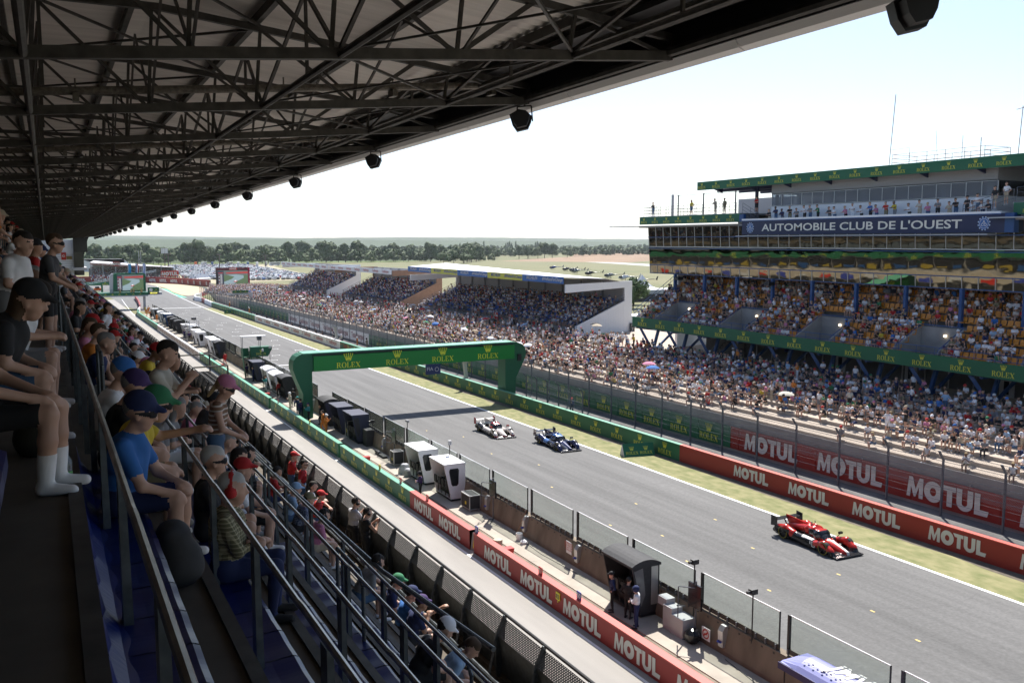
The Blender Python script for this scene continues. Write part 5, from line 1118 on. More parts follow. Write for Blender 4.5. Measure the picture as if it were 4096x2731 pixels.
def tub(x,y,col,label,tilt=.25,h=.75):
    mb=MB(); mb.prism([(-.26,0),(.2,0),(.36,h),(-.16,h)],(x,y,0),(1,0,0),(0,0,1),(0,.42,0)); thing_mesh('tub',mb,col,label,'tub',(0,0,gz(y)+.02))
tub(20.35,63.4,redm,'red tipped container behind the green pit wall'); tub(20.3,40.0,redm,'red cover standing behind the red pit wall near the gap'); tub(20.4,97.5,redm,'dark red bin behind the green pit wall left of the gantry'); tub(20.5,126,redm,'red bin behind the pit wall near the stair tower')
mb=MB(); mb.lathe([(0,0),(.24,0),(.24,.8),(0,.82)],(0,0,0),14); thing_mesh('cylinder_drum',mb,mat('beige_drum',(.42,.34,.25),.6),'beige round drum behind the pit wall beside the gap','drum',(20.45,41.5,gz(41)+.02))
mb=MB(); mb.tube((0,0,0),(0,0,.45),.10,10); mb.tube((0,0,.45),(0,0,.58),.04,8); thing_mesh('fire_extinguisher',mb,redm,'small red fire extinguisher behind the green pit wall left of the gantry','fire extinguisher',(20.35,96.2,gz(96)+.02))
mb=MB(); mb.box(0,.35,0,1.9,0,.16); mb.box(.05,.3,1.2,2.2,.1,.24); thing_mesh('long_bag',mb,blackf,'long flat black bag on the platform in front of the pit wall','bag',(22.1,64.6,gz(65)+PZ))
def sign(x,y,z,w_,h_,label,tx,col,face=white,round_=False):
    o=tag(MB().box(-.02,0,-w_/2,w_/2,0,h_).build('notice',face,loc=(x,y,z+gz(y))),label,'sign'); w=MB()
    if round_:
        w.flat(fill([arc(0,h_/2,.2,.2,0,360,20)[:-1],arc(0,h_/2,.15,.15,0,360,20)[:-1]]),(-.024,0,0),UL,VU,1); w.bar((-.026,-.13,h_/2+.1),(-.026,.13,h_/2-.1),.02,.05); w.bar((-.03,-.1,h_/2),(-.03,.08,h_/2),.02,.03)
    else:
        for i,s in enumerate(tx): w.flat(text(s,.01),(-.024,0,h_-.13-.115*i),UL,VU,.085)
    w.build('lettering',col,o)
sign(22.72,38.0,.75,.5,.62,'white notice with red warning words on the pit wall',['INTERDICTION','DE SE PENCHER','DO NOT LEAN','FORWARD'],redm)
sign(22.72,27.3,.45,.5,.5,'white no smoking sign with red ring on the pit wall',[],redm,round_=True)
def pole(x,y,h,label,top='mic'):
    o=empty('equipment_pole',(x,y,gz(y)+PZ),0,label,'pole'); mb=MB(); mb.tube((0,0,0),(0,0,h),.03,6); mb.build('pole',black,o); mb=MB()
    if top=='mic': mb.lathe([(0,-.28),(.09,-.22),(.11,0),(.09,.22),(0,.28)],(0,0,0),8); mb.v=[(v[0],v[2],h+.1+v[1]) for v in mb.v]; mb.build('wind_muff',mat('fur_grey',(.3,.3,.31),.9),o)
    elif top=='cam': mb.box(-.15,.15,-.1,.1,h,h+.2); mb.tube((-.15,0,h+.1),(-.3,0,h+.1),.06,8); mb.build('camera',black,o)
    else: mb.lathe([(0,0),(.14,.02),(.12,.3),(0,.32)],(0,0,h),8); mb.build('lamp_head',lightgrey,o)
pole(22.85,61.3,3.3,'pole with a grey furry microphone above the pit wall'); pole(22.9,53.6,3.1,'thin pole with a small weather sensor behind the white cabins','lamp'); pole(23.0,25.0,2.9,'dark post with a small white camera at the glass near the violet canopy','cam'); pole(22.95,28.4,3.0,'thin mast with small camera on the glass beside the black panel','cam'); pole(21.4,104,4.4,'thin mast with lamps in front of the white domed cabin','lamp'); pole(23.3,109,4.2,'slim white tipped mast on the pit wall behind the domed cabins','lamp'); pole(22.9,69.5,1.9,'small black camera clipped to the glass by the flat black case','cam')
for P,wh in zip(([(22.6,47.4,.01),(22.3,45.8,.01),(22.5,44,.01),(22.2,40,.01),(22.4,36,.01)],[(22.6,26,.01),(22.3,24,.01),(22.4,21,.01),(22.3,17,.01)],[(21.9,61,.01),(22.3,63,.01),(22.5,66,.01)]),('near the white bucket','towards the lower right corner','left of the white cabins')): mb=MB(); mb.path([(a,b,c+PZ+gz(b)) for a,b,c in P],.012,4); thing_mesh('cable',mb,black,'thin black cable lying along the pit wall foot '+wh,'cable')
# start signal stair tower
st=empty('signal_tower',(21.2,113.5,gz(113.5)+PZ),0,'dark green start signal tower with open stairs and one crowned word','tower'); st.scale=(.64,)*3; mb=MB()
mb.prism([(0,0),(.12,0),(1.2,4.3),(1.2,5.6),(.2,5.6),(.2,5.5)],(0,2.6,0),(0,0,1),(0,0,1),(0,.1,0)) if False else None
for x in(.0,1.55): mb.prism([(0,0),(.35,0),(2.9,4.0),(2.9,5.9),(2.3,5.9)],(x,0,0),(0,1,0),(0,0,1),(.1,0,0))
mb.box(.1,1.55,2.4,4.2,3.9,4.0); mb.box(.1,1.55,4.1,4.2,4.0,5.6); mb.build('side_panel',rgreen,st); mb=MB()
for i in range(14): mb.box(.1,1.55,.3+.165*i,.58+.165*i,.27*i+.2,.27*i+.25)
mb.build('stair_tread',steel_d,st); mb=MB(); mb.prism([(-.0,4.0),(3.3,4.0),(4.1,5.4),(4.0,5.9),(.1,5.9)],(1.6,2.2,0),(1,0,0),(0,0,1),(0,1.9,0)); cb=mb.build('signal_box',rgreen,st); w=MB(); rolex(w,(3.55,2.18,4.35),(1,0,0),VU,.42,.5,.08,w=(0,-.3,0)); w.build('lettering',gold,cb)
mb=MB(); mb.box(-.2,4.6,2.2,4.0,8.0,8.1,0)
for x in(.1,3.5):
    for y in(2.4,3.8): mb.tube((x,y,5.8),(x,y,8.0),.05,6,1)
mb.box(3.0,3.8,2.5,3.4,7.2,8.0,1); mb.build('sun_roof',[white_rf,steel_m],st)
# camera scaffold
sc_=empty('camera_scaffold',(22,168,gz(168)+PZ),0,'white scaffold with camera and shade in the middle of the pit wall','scaffold'); mb=MB()
for x in(0,1.6):
    for y in(0,2.6,5): mb.tube((x,y,0),(x,y,3.6),.05,6)
for z in(1.8,2.7,3.5):
    mb.tube((0,0,z),(0,5,z),.04,6); mb.tube((1.6,0,z),(1.6,5,z),.04,6); mb.tube((0,0,z),(1.6,0,z),.04,6); mb.tube((0,5,z),(1.6,5,z),.04,6)
mb.tube((-.6,-1.4,0),(0,0,3.6),.05,6); mb.build('frame',lightgrey,sc_); mb=MB(); mb.box(0,1.6,0,5,2.5,2.58); mb.prism([(0,0),(1.6,0),(1.7,1.1),(-.1,.9)],(0,5.2,.9),(1,0,0),(0,0,1),(0,2,0)); mb.build('platform',white,sc_); mb=MB(); mb.box(.5,1.3,.8,1.3,3.6,4.0); mb.tube((.9,.8,3.8),(.9,.1,3.8),.12,8); mb.build('camera',black,sc_)
# ---------------------------------------------------------------- screens and boards at the far bend
def scr_mat():
    m=bpy.data.materials.new('screen_picture'); m.use_nodes=True; p=m.node_tree.nodes['Principled BSDF']; p.inputs['Base Color'].default_value=(.02,.02,.02,1); p.inputs['Roughness'].default_value=.4; return m
def lit(n,c,e): return mat(n,(.01,.01,.01),.5,emit=(c,e))
def big_screen(o,x0,x1,y,z0,z1,frame,top=True):
    "a switched-on video wall: everything on it is a lit colour field on the panel"
    W_,H_=x1-x0,z1-z0; U=lambda a,b:(x0+W_*a,z0+H_*b)
    mb=MB(); mb.box(x0,x1,y,y+.3,z0,z1); mb.build('panel',black,o)
    cols=[lit('lit_grass',(.10,.16,.08),.55),lit('lit_road',(.20,.27,.30),.8),lit('lit_dark',(.02,.025,.05),.6),lit('lit_red',(.35,.04,.04),.7),lit('lit_white',(.7,.7,.72),.8),lit('lit_mixed',(.12,.14,.14),.6)]
    w=MB()
    def pg(pts,m,d): w.add([(U(a,b)[0],y-.01-d*.006,U(a,b)[1]) for a,b in pts],[tuple(range(len(pts)))],m)
    pg([(0,0),(1,0),(1,1),(0,1)],5,0); pg([(.2,0),(1,0),(1,.7),(.2,.7)],0,1); pg([(.28,.8),(1,.8),(1,.93),(.28,.88)],3,2)
    pg([(.2,0),(.48,0),(.62,.3),(.86,.52),(.85,.68),(.6,.75),(.3,.72),(.55,.6),(.45,.45),(.2,.28)],1,3); pg([(.52,.24),(.64,.28),(.64,.36),(.53,.33)],3,4); pg([(.55,.3),(.62,.33),(.6,.38),(.55,.36)],4,5); pg([(.0,.02),(.2,.02),(.2,.97),(0,.97)],2,4); pg([(.02,.82),(.18,.82),(.18,.87),(.02,.87)],3,5)
    for i in range(14): b=.08+.051*i; pg([(.03,b),(.06,b),(.06,b+.03),(.03,b+.03)],[3,1,4,0][i%4],5); pg([(.08,b+.005),(.15,b+.005),(.15,b+.02),(.08,b+.02)],4,5)
    w.build('picture',cols,o)
Ls=empty('podium_screen',(0,270,gz(270)*0),0,'green framed video screen with rounded corners on the podium balcony','screen')
P=[(15.9,2.1)]+[(16.1+.6*(1-math.cos(R(90)*i/4)),6.6+.6*math.sin(R(90)*i/4)) for i in range(5)]+[(23.7+.6*math.sin(R(90)*i/4),6.6+.6*math.cos(R(90)*i/4)) for i in range(5)]+[(24.3,2.1)]
mb=MB(); mb.prism(P,(0,.12,0),(1,0,0),(0,0,1),(0,1.6,0)); mb.prism([(-.9,1.9),(-.9,6.4),(-.3,7.15),(.1,7.15),(.1,1.9)],(16.0,.3,0),(1,0,0),(0,0,1),(0,1.4,0),1); mb.build('frame',[rgreen,lightgrey],Ls); big_screen(Ls,16.95,23.7,0,2.5,6.75,rgreen)
pb=empty('podium_balcony',(0,270,0),0,'long curved green and grey podium balcony with glass rail reaching over the pit lane','balcony'); mb=MB(); mb.prism([(6,-1.6),(22,-1.6),(24.8,-.9),(24.8,5),(6,5)],(0,0,1.15),(1,0,0),(0,1,0),(0,0,.75)); mb.box(24.8,28.4,-.3,3,1.1,1.8,1); mb.box(6,24.6,-1.62,-1.0,.85,1.15,1); mb.box(23.5,24.1,.4,1.2,-3.2,1.1,1); mb.build('slab',[rgreen,lightgrey],pb)
w=MB()
for i in range(9): rolex(w,(8.6+1.75*i,-1.64,1.28),(1,0,0),VU,.16,.24,.04,w=(0,-.3,0))
w.build('lettering',gold,pb); mb=MB(); mb.quad((6,-1.55,1.9),(22,-1.55,1.9),(22,-1.55,3.0),(6,-1.55,3.0)); mb.quad((24.8,-.2,1.8),(28.4,-.2,1.8),(28.4,-.2,3.1),(24.8,-.2,3.1)); mb.build('glass_rail',glass,pb)
mb=MB()
for x,y in((17.6,-.9),(20.4,-1.0),(21,-1.0),(23,-.8)): mb.lathe([(0,0),(.25,0),(.25,.5),(.1,.8),(.15,1.1),(0,1.2)],(x,y,1.9),8)
mb.build('ornament',mat('gilt',(.45,.3,.12),.35,.6),pb)
ck=empty('clock_board',(24.7,269.6,0),0,'green clock board with round white clock and yellow race time digits','clock'); mb=MB(); mb.box(0,2.95,0,.4,1.9,3.2,0); mb.box(.05,2.95,-.05,.0,1.35,1.88,1); mb.build('board',[rgreen,black],ck); w=MB(); w.flat(fill([arc(0,0,.48,.48,0,360,24)[:-1],arc(0,0,.42,.42,0,360,24)[:-1]]),(.8,-.03,2.55),(1,0,0),VU,1,m=1); w.flat(fill([arc(0,0,.41,.41,0,360,24)[:-1]]),(.8,-.028,2.55),(1,0,0),VU,1,m=0); w.bar((.8,-.04,2.55),(1.02,-.04,2.75),.02,.04,2); w.bar((.8,-.04,2.55),(.83,-.04,2.9),.02,.03,2); w.build('clock_face',[white,gold,black],ck); w=MB(); rolex(w,(2.15,-.03,2.1),(1,0,0),VU,.26,.36,.06,w=(0,-.2,0)); w.build('lettering',gold,ck); w=MB(); w.flat(text('00:53:04',.02),(1.5,-.06,1.45),(1,0,0),VU,.38); w.build('digits',lit('lit_yellow',(.85,.8,.12),1.2),ck)
for i,(x,c3,lab) in enumerate(((20.0,((.05,.25,.5),(.06,.3,.5),(.05,.25,.5)),'blue flag on the pole above the podium screen'),(21.9,((.02,.04,.3),(.75,.75,.75),(.5,.02,.03)),'tricolour flag on the pole above the podium screen'),(23.7,((.6,.62,.7),(.15,.2,.5),(.6,.62,.7)),'pale blue and white flag on the pole above the podium screen'))):
    o=empty('flag',(x,271,0),0,lab,'flag'); mb=MB(); mb.tube((0,0,5),(0,0,10.2),.04,5); mb.build('pole',lightgrey,o); mb=MB()
    for j in range(3):
        for k in range(6): z0=9.8-.6*k; a=.05+.24*j+.05*math.sin(k*1.3); b=a+.24; mb.quad((a,.05*math.sin(j+k),z0),(b,.05*math.sin(j+1+k),z0-.05),(b+.03,.05*math.sin(j+2+k),z0-.68),(a+.03,.05*math.sin(j+1+k),z0-.6),j)
    mb.build('cloth',[mat('flag_%d_%d'%(i,q),c,.8) for q,c in enumerate(c3)],o)
gb_=empty('green_footbridge',(0,330,0),0,'distant dark green bridge beam with two crowned words left of the podium screen','gantry'); mb=MB(); mb.box(6,19.8,0,1,1.35,2.45); mb.box(15.8,16.4,.2,.8,-3.4,1.35); mb.build('beam',rgreen,gb_); w=MB(); rolex(w,(13.2+.9+3,-.03,1.5),(1,0,0),VU,.38,.4,.06,w=(0,-.3,0)); w.build('lettering',gold,gb_)
mb=MB(); mb.box(-1.2,1.2,0,.4,0,.4)
for z in(0,.4): mb.tube((-9,0,-1.6+z),(9,0,1.9+z),.06,5)
for k in range(16): a=-9+1.15*k; t=(a+9)/18; z=-1.6+3.5*t; mb.tube((a,0,z),(a+.58,0,z+.5),.035,4); mb.tube((a+.58,0,z+.5),(a+1.15,0,z+.22),.035,4)
thing_mesh('lattice_boom',mb,white,'white lattice camera boom slanting behind the podium screen','camera boom',(18.6,275,5.6))
Rs=empty('video_screen',(0,415,0),0,'large video screen with dark red frame and sponsor word above the crowd at the bend','screen'); mb=MB(); mb.box(66.3,80.8,.02,.7,-4.3,4.3); mb.box(66.3,80.8,-.06,.02,3.2,4.3,1); mb.box(80.1,80.8,-.08,.02,-3.5,4.3,2)
for x in(67,72,77,80): mb.box(x,x+.4,1,2,-9,-4)
mb.build('frame',[black,mat('maroon',(.10,.01,.02),.5),mat('magenta_edge',(.3,.01,.05),.5)],Rs); big_screen(Rs,67.0,80.0,-.02,-3.9,3.0,black); w=MB(); w.flat(MOTUL,(73.6,-.1,3.4),(1,0,0),VU,.7,w=(0,-.3,0)); w.prism([(72,3.2),(75.4,3.2),(75.4,4.2),(72,4.2)],(0,-.07,0),(1,0,0),(0,0,1),(0,-.01,0),1); w.build('lettering',[letterw,redm],Rs)
mb=MB(); mb.box(55.6,64.8,0,.3,-3.5,-.25,0); mb.box(57,57.4,.3,.7,-9,-3,1); mb.box(63,63.4,.3,.7,-9,-3,1); o=thing_mesh('advertising_board',mb,[redm,steel_d],'red roadside board with one white word standing in the far crowd','advertising board',(0,530,0)); w=MB(); w.flat(MOTUL,(60.2,-.04,-2.9),(1,0,0),VU,2.0,w=(0,-1,0)); w.build('lettering',letterw,o)
# signal arm over the crowd side
o=empty('signal_gantry',(48.8,249,gz(249)),0,'grey steel arm with a small green crowned board over the trackside barrier','signal arm'); mb=MB(); mb.box(-.3,.3,-.3,.3,0,4.8); mb.prism([(-6,4.35),(-1,4.3),(-.3,3.6),(.3,3.6),(.3,4.9),(-5.9,4.75)],(0,-.2,0),(1,0,0),(0,0,1),(0,.4,0)); mb.build('arm',lightgrey,o); mb=MB(); mb.box(-5,-.9,-.3,-.1,4.8,5.5); sg=mb.build('board',rgreen,o); w=MB()
for x in(-4.2,-2.9,-1.6): rolex(w,(x,-.32,4.88),(1,0,0),VU,.2,.26,.03,w=(0,-.3,0))
w.build('lettering',gold,sg)
# far grandstand, hangar
fs_=empty('far_stand',(0,600,0),0,'crowded far grandstand with red and white sponsor roof edge behind the podium','grandstand'); mb=MB()
for i in range(9): mb.box(23,72,4+1.3*i,5.4+1.3*i,-7,-5.6+.62*i)
mb.build('seating_tiers',mat('tier_concrete',(.22,.21,.20),.9),fs_); mb=MB(); mb.add([(23.2,0,3.2),(54.5,0,.75),(54.5,0,-.35),(23.2,0,1.9)],[(0,1,2,3)]); mb.add([(35.9,-.2,3.6),(39.6,-.2,3.5),(39.6,-.2,.6),(35.9,-.2,.8)],[(0,1,2,3)]); mb.build('roof_edge',mred,fs_); w=MB()
for i in range(13): t=(i+.5)/13; w.flat(MOTUL,(23.2+31.3*t,-.05,2.2-2.25*t),Vector((31.3,0,-2.45)).normalized(),VU,.62)
w.flat(MOTUL,(37.8,-.25,1.3),(1,0,-.02),VU,1.6); w.build('lettering',letterw,fs_); mb=MB(); mb.add([(23.2,0,3.2),(54.5,0,.75),(72,14,-.4),(26,14,4.0)],[(0,1,2,3)]); mb.add([(54.5,0,.7),(72,0,-.4),(72,14,-.4)],[(0,1,2)],1); mb.add([(23,14,-6),(72,14,-7),(72,14,-.4),(26,14,4)],[(0,1,2,3)],1)
for x in(23.5,30,37,44,54,63,71.5): mb.box(x,x+.5,0,.5,-7,1.5,1)
mb.build('roof',[white_rf,greyc],fs_)
mb=MB(); mb.box(26,56.5,0,30,-9,1.1); mb.prism([(26,1.1),(56.5,1.1),(60,-2),(60,-9),(56,-9)],(0,0,0),(1,0,0),(0,0,1),(0,25,0)); thing_mesh('hangar',mb,white_rf,'long low white hangar roof behind the far grandstand','hangar',(0,800,0))
def lattice(x,y,z0,z1,w_,lab,m=lightgrey):
    mb=MB()
    for a,b in((0,0),(w_,0),(w_,w_),(0,w_)): mb.tube((a,b,z0),(a,b,z1),.07,4)
    z=z0
    while z<z1-w_: mb.tube((0,0,z),(w_,0,z+w_),.05,4); mb.tube((w_,0,z+w_),(0,0,z+2*w_),.05,4) if z+2*w_<z1 else None; z+=2*w_
    for a in range(-2,5,2): mb.tube((a*.4,0,z1),(a*.4,0,z1+.5),.05,4)
    thing_mesh('lattice_mast',mb,m,lab,'mast',(x,y,0))
lattice(38.0,450,-5,11.2,.9,'pale lattice mast rising between the far grandstand and the trees')
def flood(x,y,z0,z1,lab,panel=True):
    mb=MB(); mb.tube((0,0,z0),(0,0,z1),.35,6)
    if panel: mb.box(-2.4,2.4,-.3,.3,z1-4,z1-.2,1); [mb.box(-2.2+1.1*i,-1.4+1.1*i,-.36,-.3,z1-3.6+1.1*j,z1-2.8+1.1*j,2) for i in range(4) for j in range(3)]
    else: mb.box(-2,2,-.2,.2,z1,z1+.6)
    thing_mesh('floodlight_mast',mb,[mat('rust_pole',(.13,.10,.09),.7),lightgrey,white],lab,'floodlight mast',(x,y,0))
flood(76.5,700,-9,11,'tall floodlight mast with a white lamp panel left of the car park'); flood(79.4,705,-9,6.2,'brown floodlight mast right behind the tall panel mast',False); flood(114.6,700,-9,5.6,'brown floodlight mast above the right video screen',False); flood(197,930,-10,1,'thin lamp mast among the coaches',False)
# marquee tents
def tent(x,y,z,w_,h,lab,grp=None):
    o=empty('marquee_tent',(x,y,z),0,lab,'tent',grp); mb=MB(); n=4; prof=[(w_/2,.38*h),(w_*.32,.47*h),(w_*.16,.66*h),(w_*.06,.88*h),(.02,h)]
    for (a,za),(b,zb) in zip(prof[:-1],prof[1:]): mb.add([(-a,-a,za),(a,-a,za),(a,a,za),(-a,a,za),(-b,-b,zb),(b,-b,zb),(b,b,zb),(-b,b,zb)],[(0,1,5,4),(1,2,6,5),(2,3,7,6),(3,0,4,7)])
    mb.build('roof',white_rf,o); mb=MB(); mb.box(-w_/2,w_/2,-w_/2,w_/2,0,.37*h); mb.build('side_wall',white,o)
for i,x in enumerate((70.4,72.9,75,77.4,79.6)): tent(x,520+3*i,-7.6,4.6,7.4,['leftmost','second','third','fourth','rightmost'][i]+' of the five pointed white tents behind the far barrier crowd','pointed white tents')
mb=MB(); mb.box(0,9,0,.1,0,1); thing_mesh('advertising_board',mb,mred,'low red board in front of the pointed white tents','advertising board',(73,514,-6.6))
tent(175,247,gz(247),8.5,7.6,'large pointed white tent by the helicopters, left of the mirrored stand')
mb=MB(); mb.box(-16,30,0,6,0,3.0,0); mb.box(-22,24,-9,-8.9,0,2.4,1); mb.box(8,22,3,7,3.0,3.1,0); thing_mesh('service_building',mb,[lightgrey,black],'low grey buildings and black fence below the pointed tent','building',(165,236,gz(236)))
mb=MB(); mb.box(0,26,0,6,0,3.4,0); mb.box(0,26,-.1,0,.8,1.6,1)
for i in range(6): mb.lathe([(0,-.1),(.5,-.1),(.5,.1),(0,.1)],(2+4.2*i,-.2,.5),8,1)
thing_mesh('white_trailer',mb,[white,black],'long white trailer between the grandstand end wall and the mirrored stand','trailer',(98,140,gz(140)))
mb=MB(); mb.box(0,.1,0,2.6,0,6.8); o=thing_mesh('entrance_banner',mb,black,'tall black banner with white gate lettering on the white end wall','banner',(69.2,102.1-.25,1.2)); o.rotation_euler=(0,0,R(90)); w=MB(); w.flat(text('T19',.03),(.0,0,0),(0,1,0),VU,.5)
bpy.data.objects.remove(o); mb=MB(); mb.box(0,.75,-.12,0,0,2.9); o=thing_mesh('entrance_banner',mb,black,'tall black banner with white gate lettering on the white end wall','banner',(70.35,102.0,2.0)); w=MB(); w.flat(text('T19',.02),(.38,-.14,2.5),(1,0,0),VU,.22); w.flat(text('PORTE VACHE',.01),(.5,-.14,1.15),(0,0,1),(-1,0,0),.26); w.build('lettering',letterw,o)
# white building at the end of the own stand
wb=empty('end_building',(0,222,0),0,'white louvred building with dark glazed terrace at the far end of the main stand','building'); mb=MB(); mb.box(-6,5.45,0,10,6.5,16.3,0); mb.box(5.4,8.2,-2,10,13.6,16.9,1); mb.box(5.4,7.4,-1,10,8.5,13.6,2)
for z in np.arange(9.5,13.2,.5): mb.box(-6,5.45,-.06,0,z,z+.08,3)
mb.prism([(5.4,16.9),(8.6,16.9),(8.2,15.9),(7.6,13.5),(7.2,12.6),(7.4,13.7)],(0,-2.1,0),(1,0,0),(0,0,1),(0,.1,0),1); mb.box(5.0,8.0,-2,10,9.6,10.2,3); mb.build('block',[white,blackg,darkglass,lightgrey],wb); mb=MB(); mb.box(3.0,3.95,-.2,-.1,11.9,13.5); sb=mb.build('red_sign',redm,wb); w=MB(); w.flat(fill([arc(0,0,.3,.28,0,360,14)[:-1],arc(.05,0,.16,.14,0,360,12)[:-1]]),(3.45,-.22,12.75),(1,0,0),VU,1); w.build('hand_emblem',letterw,sb); mb=MB(); mb.box(4.0,5.1,-.12,0,12,12.7); mb.build('window',mat('ochre_window',(.25,.17,.05),.4),wb)
# parked machinery by the bend
for x,y,c,l in((10.5,392,redm,'red recovery vehicle near the podium bridge'),(13,396,black,'black service van near the podium bridge'),(16.5,400,orangem,'orange loader near the podium bridge')):
    mb=MB(); mb.box(0,2.8,0,1.8,.4,1.3); mb.prism([(.4,1.3),(2.2,1.3),(1.9,2.0),(.6,2.0)],(0,.1,0),(1,0,0),(0,0,1),(0,1.6,0),1); [mb.lathe([(0,-.1),(.35,-.1),(.35,.1),(0,.1)],(a,-.05,.4),8,1) for a in(.6,2.2)]; thing_mesh('service_vehicle',mb,[c,black],l,'vehicle',(x,y,gz(y)))
# ---------------------------------------------------------------- helicopters
def heli(x,y,rz,col,label,s=1.0):
    o=empty('helicopter',(x,y,gz(y)),rz,label,'helicopter','helicopters parked on the airfield'); o.scale=(s,)*3
    E=[('e',A3(1.2,0,1.55),A3(2.1,.95,.95),None),('c',A3(-.5,0,1.85),A3(-2.2,0,1.9),.75,.35),('c',A3(-2,0,1.95),A3(-7.6,0,2.15),.28,.13),('c',A3(.3,0,2.5),A3(-1.5,0,2.45),.42,.3)]
    V,F=polygonise(E,.2,.3); C=V[F].mean(1); lab=((C[:,0]>1.3)&(C[:,2]>1.35)&(C[:,0]<3)).astype(np.int32); me=bpy.data.meshes.new('fuselage'); me.from_pydata(V.tolist(),[],F.tolist()); me.materials.append(col); me.materials.append(darkglass); me.polygons.foreach_set('material_index',lab); me.polygons.foreach_set('use_smooth',np.ones(len(F),bool)); f=bpy.data.objects.new('fuselage',me); link(f,o)
    mb=MB(); mb.prism([(-7.2,2.0),(-7.9,3.5),(-8.4,3.5),(-7.9,1.5)],(0,-.05,0),(1,0,0),(0,0,1),(0,.1,0)); mb.box(-6.8,-6.2,-1,1,2.1,2.16); mb.build('tail',col,o)
    mb=MB(); mb.tube((0,0,2.6),(0,0,3.3),.1,6)
    for a in(20,140,260): mb.bar((0,0,3.3),(5.2*math.cos(R(a)),5.2*math.sin(R(a)),3.15),.3,.05)
    mb.build('rotor',black,o); mb=MB()
    for sd in(-.9,.9): mb.path([(2.4,sd,.25),(2.0,sd,.08),(-1.2,sd,.08)],.06,5); mb.tube((1.4,sd,.08),(1.2,sd*.6,1.0),.05,5); mb.tube((-.5,sd,.08),(-.4,sd*.6,1.1),.05,5)
    mb.build('skid',black,o); return o
hb=mat('heli_dark',(.012,.014,.02),.25); hbl=mat('heli_blue',(.02,.05,.2),.25); hw_=mat('heli_white',(.6,.62,.65),.3); hg=mat('heli_grey',(.16,.18,.18),.3)
for x,y,c,lab,rz in((362,633,hbl,'dark blue helicopter at the far left of the parked row',150),(340,575,hb,'black helicopter second in the parked row',160),(328,545,hb,'black helicopter third in the parked row, close to the second',150),(315,520,hg,'grey helicopter behind the middle of the parked row',140),(292,466,hb,'black helicopter with upright tail above the white roof corner',155),(276,420,hg,'grey green helicopter left of the white one',150),(262,385,hw_,'white helicopter in the parked row',150),(244,346,hb,'black and gold helicopter nearest of all, above the pointed tent',150)): heli(x,y,R(rz),c,lab,1.0 if y>360 else 1.0)
# ---------------------------------------------------------------- coaches and parked cars
def coach(x,y,rz,col,label):
    o=empty('coach',(x,y,gz(y)),rz,label,'coach','coaches parked before the trees'); mb=MB(); mb.box(-6,6,-1.25,1.25,.4,3.6); mb.build('body',col,o); mb=MB(); mb.box(-5.8,6.02,-1.28,1.28,1.9,3.0); mb.build('window',darkglass,o); mb=MB(); [mb.box(a-.5,a+.5,-1.3,1.3,0,.95) for a in(-3.8,-2.6,3.8)]; mb.build('wheels',black,o)
rc=random.Random(5); ccol=[(orangem,'orange'),(white,'white'),(bluep,'blue'),(lightgrey,'grey'),(white,'white'),(mat('coach_blue',(.03,.1,.25),.4),'dark blue'),(white,'white'),(lightgrey,'pale grey'),(white,'white')]
for i,(x,y) in enumerate([(150,1075),(158,1068),(166,1062),(181,1040),(189,1032),(197,1020),(205,1010),(212,998),(219,988)]): coach(x,y,R(rc.choice([15,60,80])),ccol[i][0],'%s coach, %s from the left in the row before the trees'%(ccol[i][1],['first','second','third','fourth','fifth','sixth','seventh','eighth','ninth'][i]))
carc=[('white',(.62,.62,.63)),('silver',(.4,.41,.42)),('grey',(.16,.165,.17)),('black',(.02,.02,.022)),('blue',(.04,.09,.22)),('red',(.35,.03,.025)),('dark grey',(.07,.07,.075))]
def car_mesh(name):
    mb=MB(); L=[(-2.1,.35),(2.1,.35),(2.15,.75),(1.3,.95),(.6,1.42),(-1.2,1.45),(-1.9,.98),(-2.15,.9)]; mb.prism(L,(0,-.85,0),(1,0,0),(0,0,1),(0,1.7,0)); mb.prism([(1.2,.97),(.62,1.36),(-1.15,1.38),(-1.75,.99)],(0,-.87,0),(1,0,0),(0,0,1),(0,1.74,0),1); mb.prism([(.68,1.33),(1.22,1.0)],(0,0,0),(1,0,0),(0,0,1),(0,0,0),1) if False else None
    for x in(-1.3,1.3): mb.box(x-.32,x+.32,-.88,.88,0,.62,2)
    mb.add([(1.33,-.7,.98),(1.33,.7,.98),(.66,.62,1.41),(.66,-.62,1.41)],[(0,1,2,3)],1); return mb
cm=car_mesh('x'); tmp=cm.build('car_shape',[white,darkglass,black]); CME=tmp.data; bpy.data.objects.remove(tmp)
cmat=[mat('car_paint_'+n.replace(' ','_'),c,.22,.2) for n,c in carc]
spots=[]
for j in range(64):
    t=j/63; y=505+585*t**1.15; xl=75+ (125-75)*(y-589)/509 if y>560 else 84; xr=140+(205-140)*(y-508)/560
    x=xl
    while x<xr: 
        if rc.random()<.9 and abs(x-77)>4 or y>560: spots.append((x+rc.uniform(-.3,.3),y+rc.uniform(-.6,.6)))
        x+=2.75*(1+.4*t)
spots.sort(key=lambda p:p[1]); nm=['at the near edge of the car park','in the near half of the car park']
BIGV=[];rest=[]
for i,(x,y) in enumerate(spots):
    k=rc.choices(range(7),[30,22,17,12,7,5,7])[0]; rz=R(rc.choice([75,255])+rc.uniform(-6,6))
    if i<300:
        o=bpy.data.objects.new('parked_car',CME); o.location=(x,y,gz(y)); o.rotation_euler=(0,0,rz); link(o); o.material_slots[0].link='OBJECT'; o.material_slots[0].material=cmat[k]
        tag(o,'%s car in the packed field behind the right video screen'%carc[k][0],'car','cars in the far field car park')
    else: rest.append((x,y,rz,k))
bv=np.array(cm.v); allv=[];allf=[];allm=[]
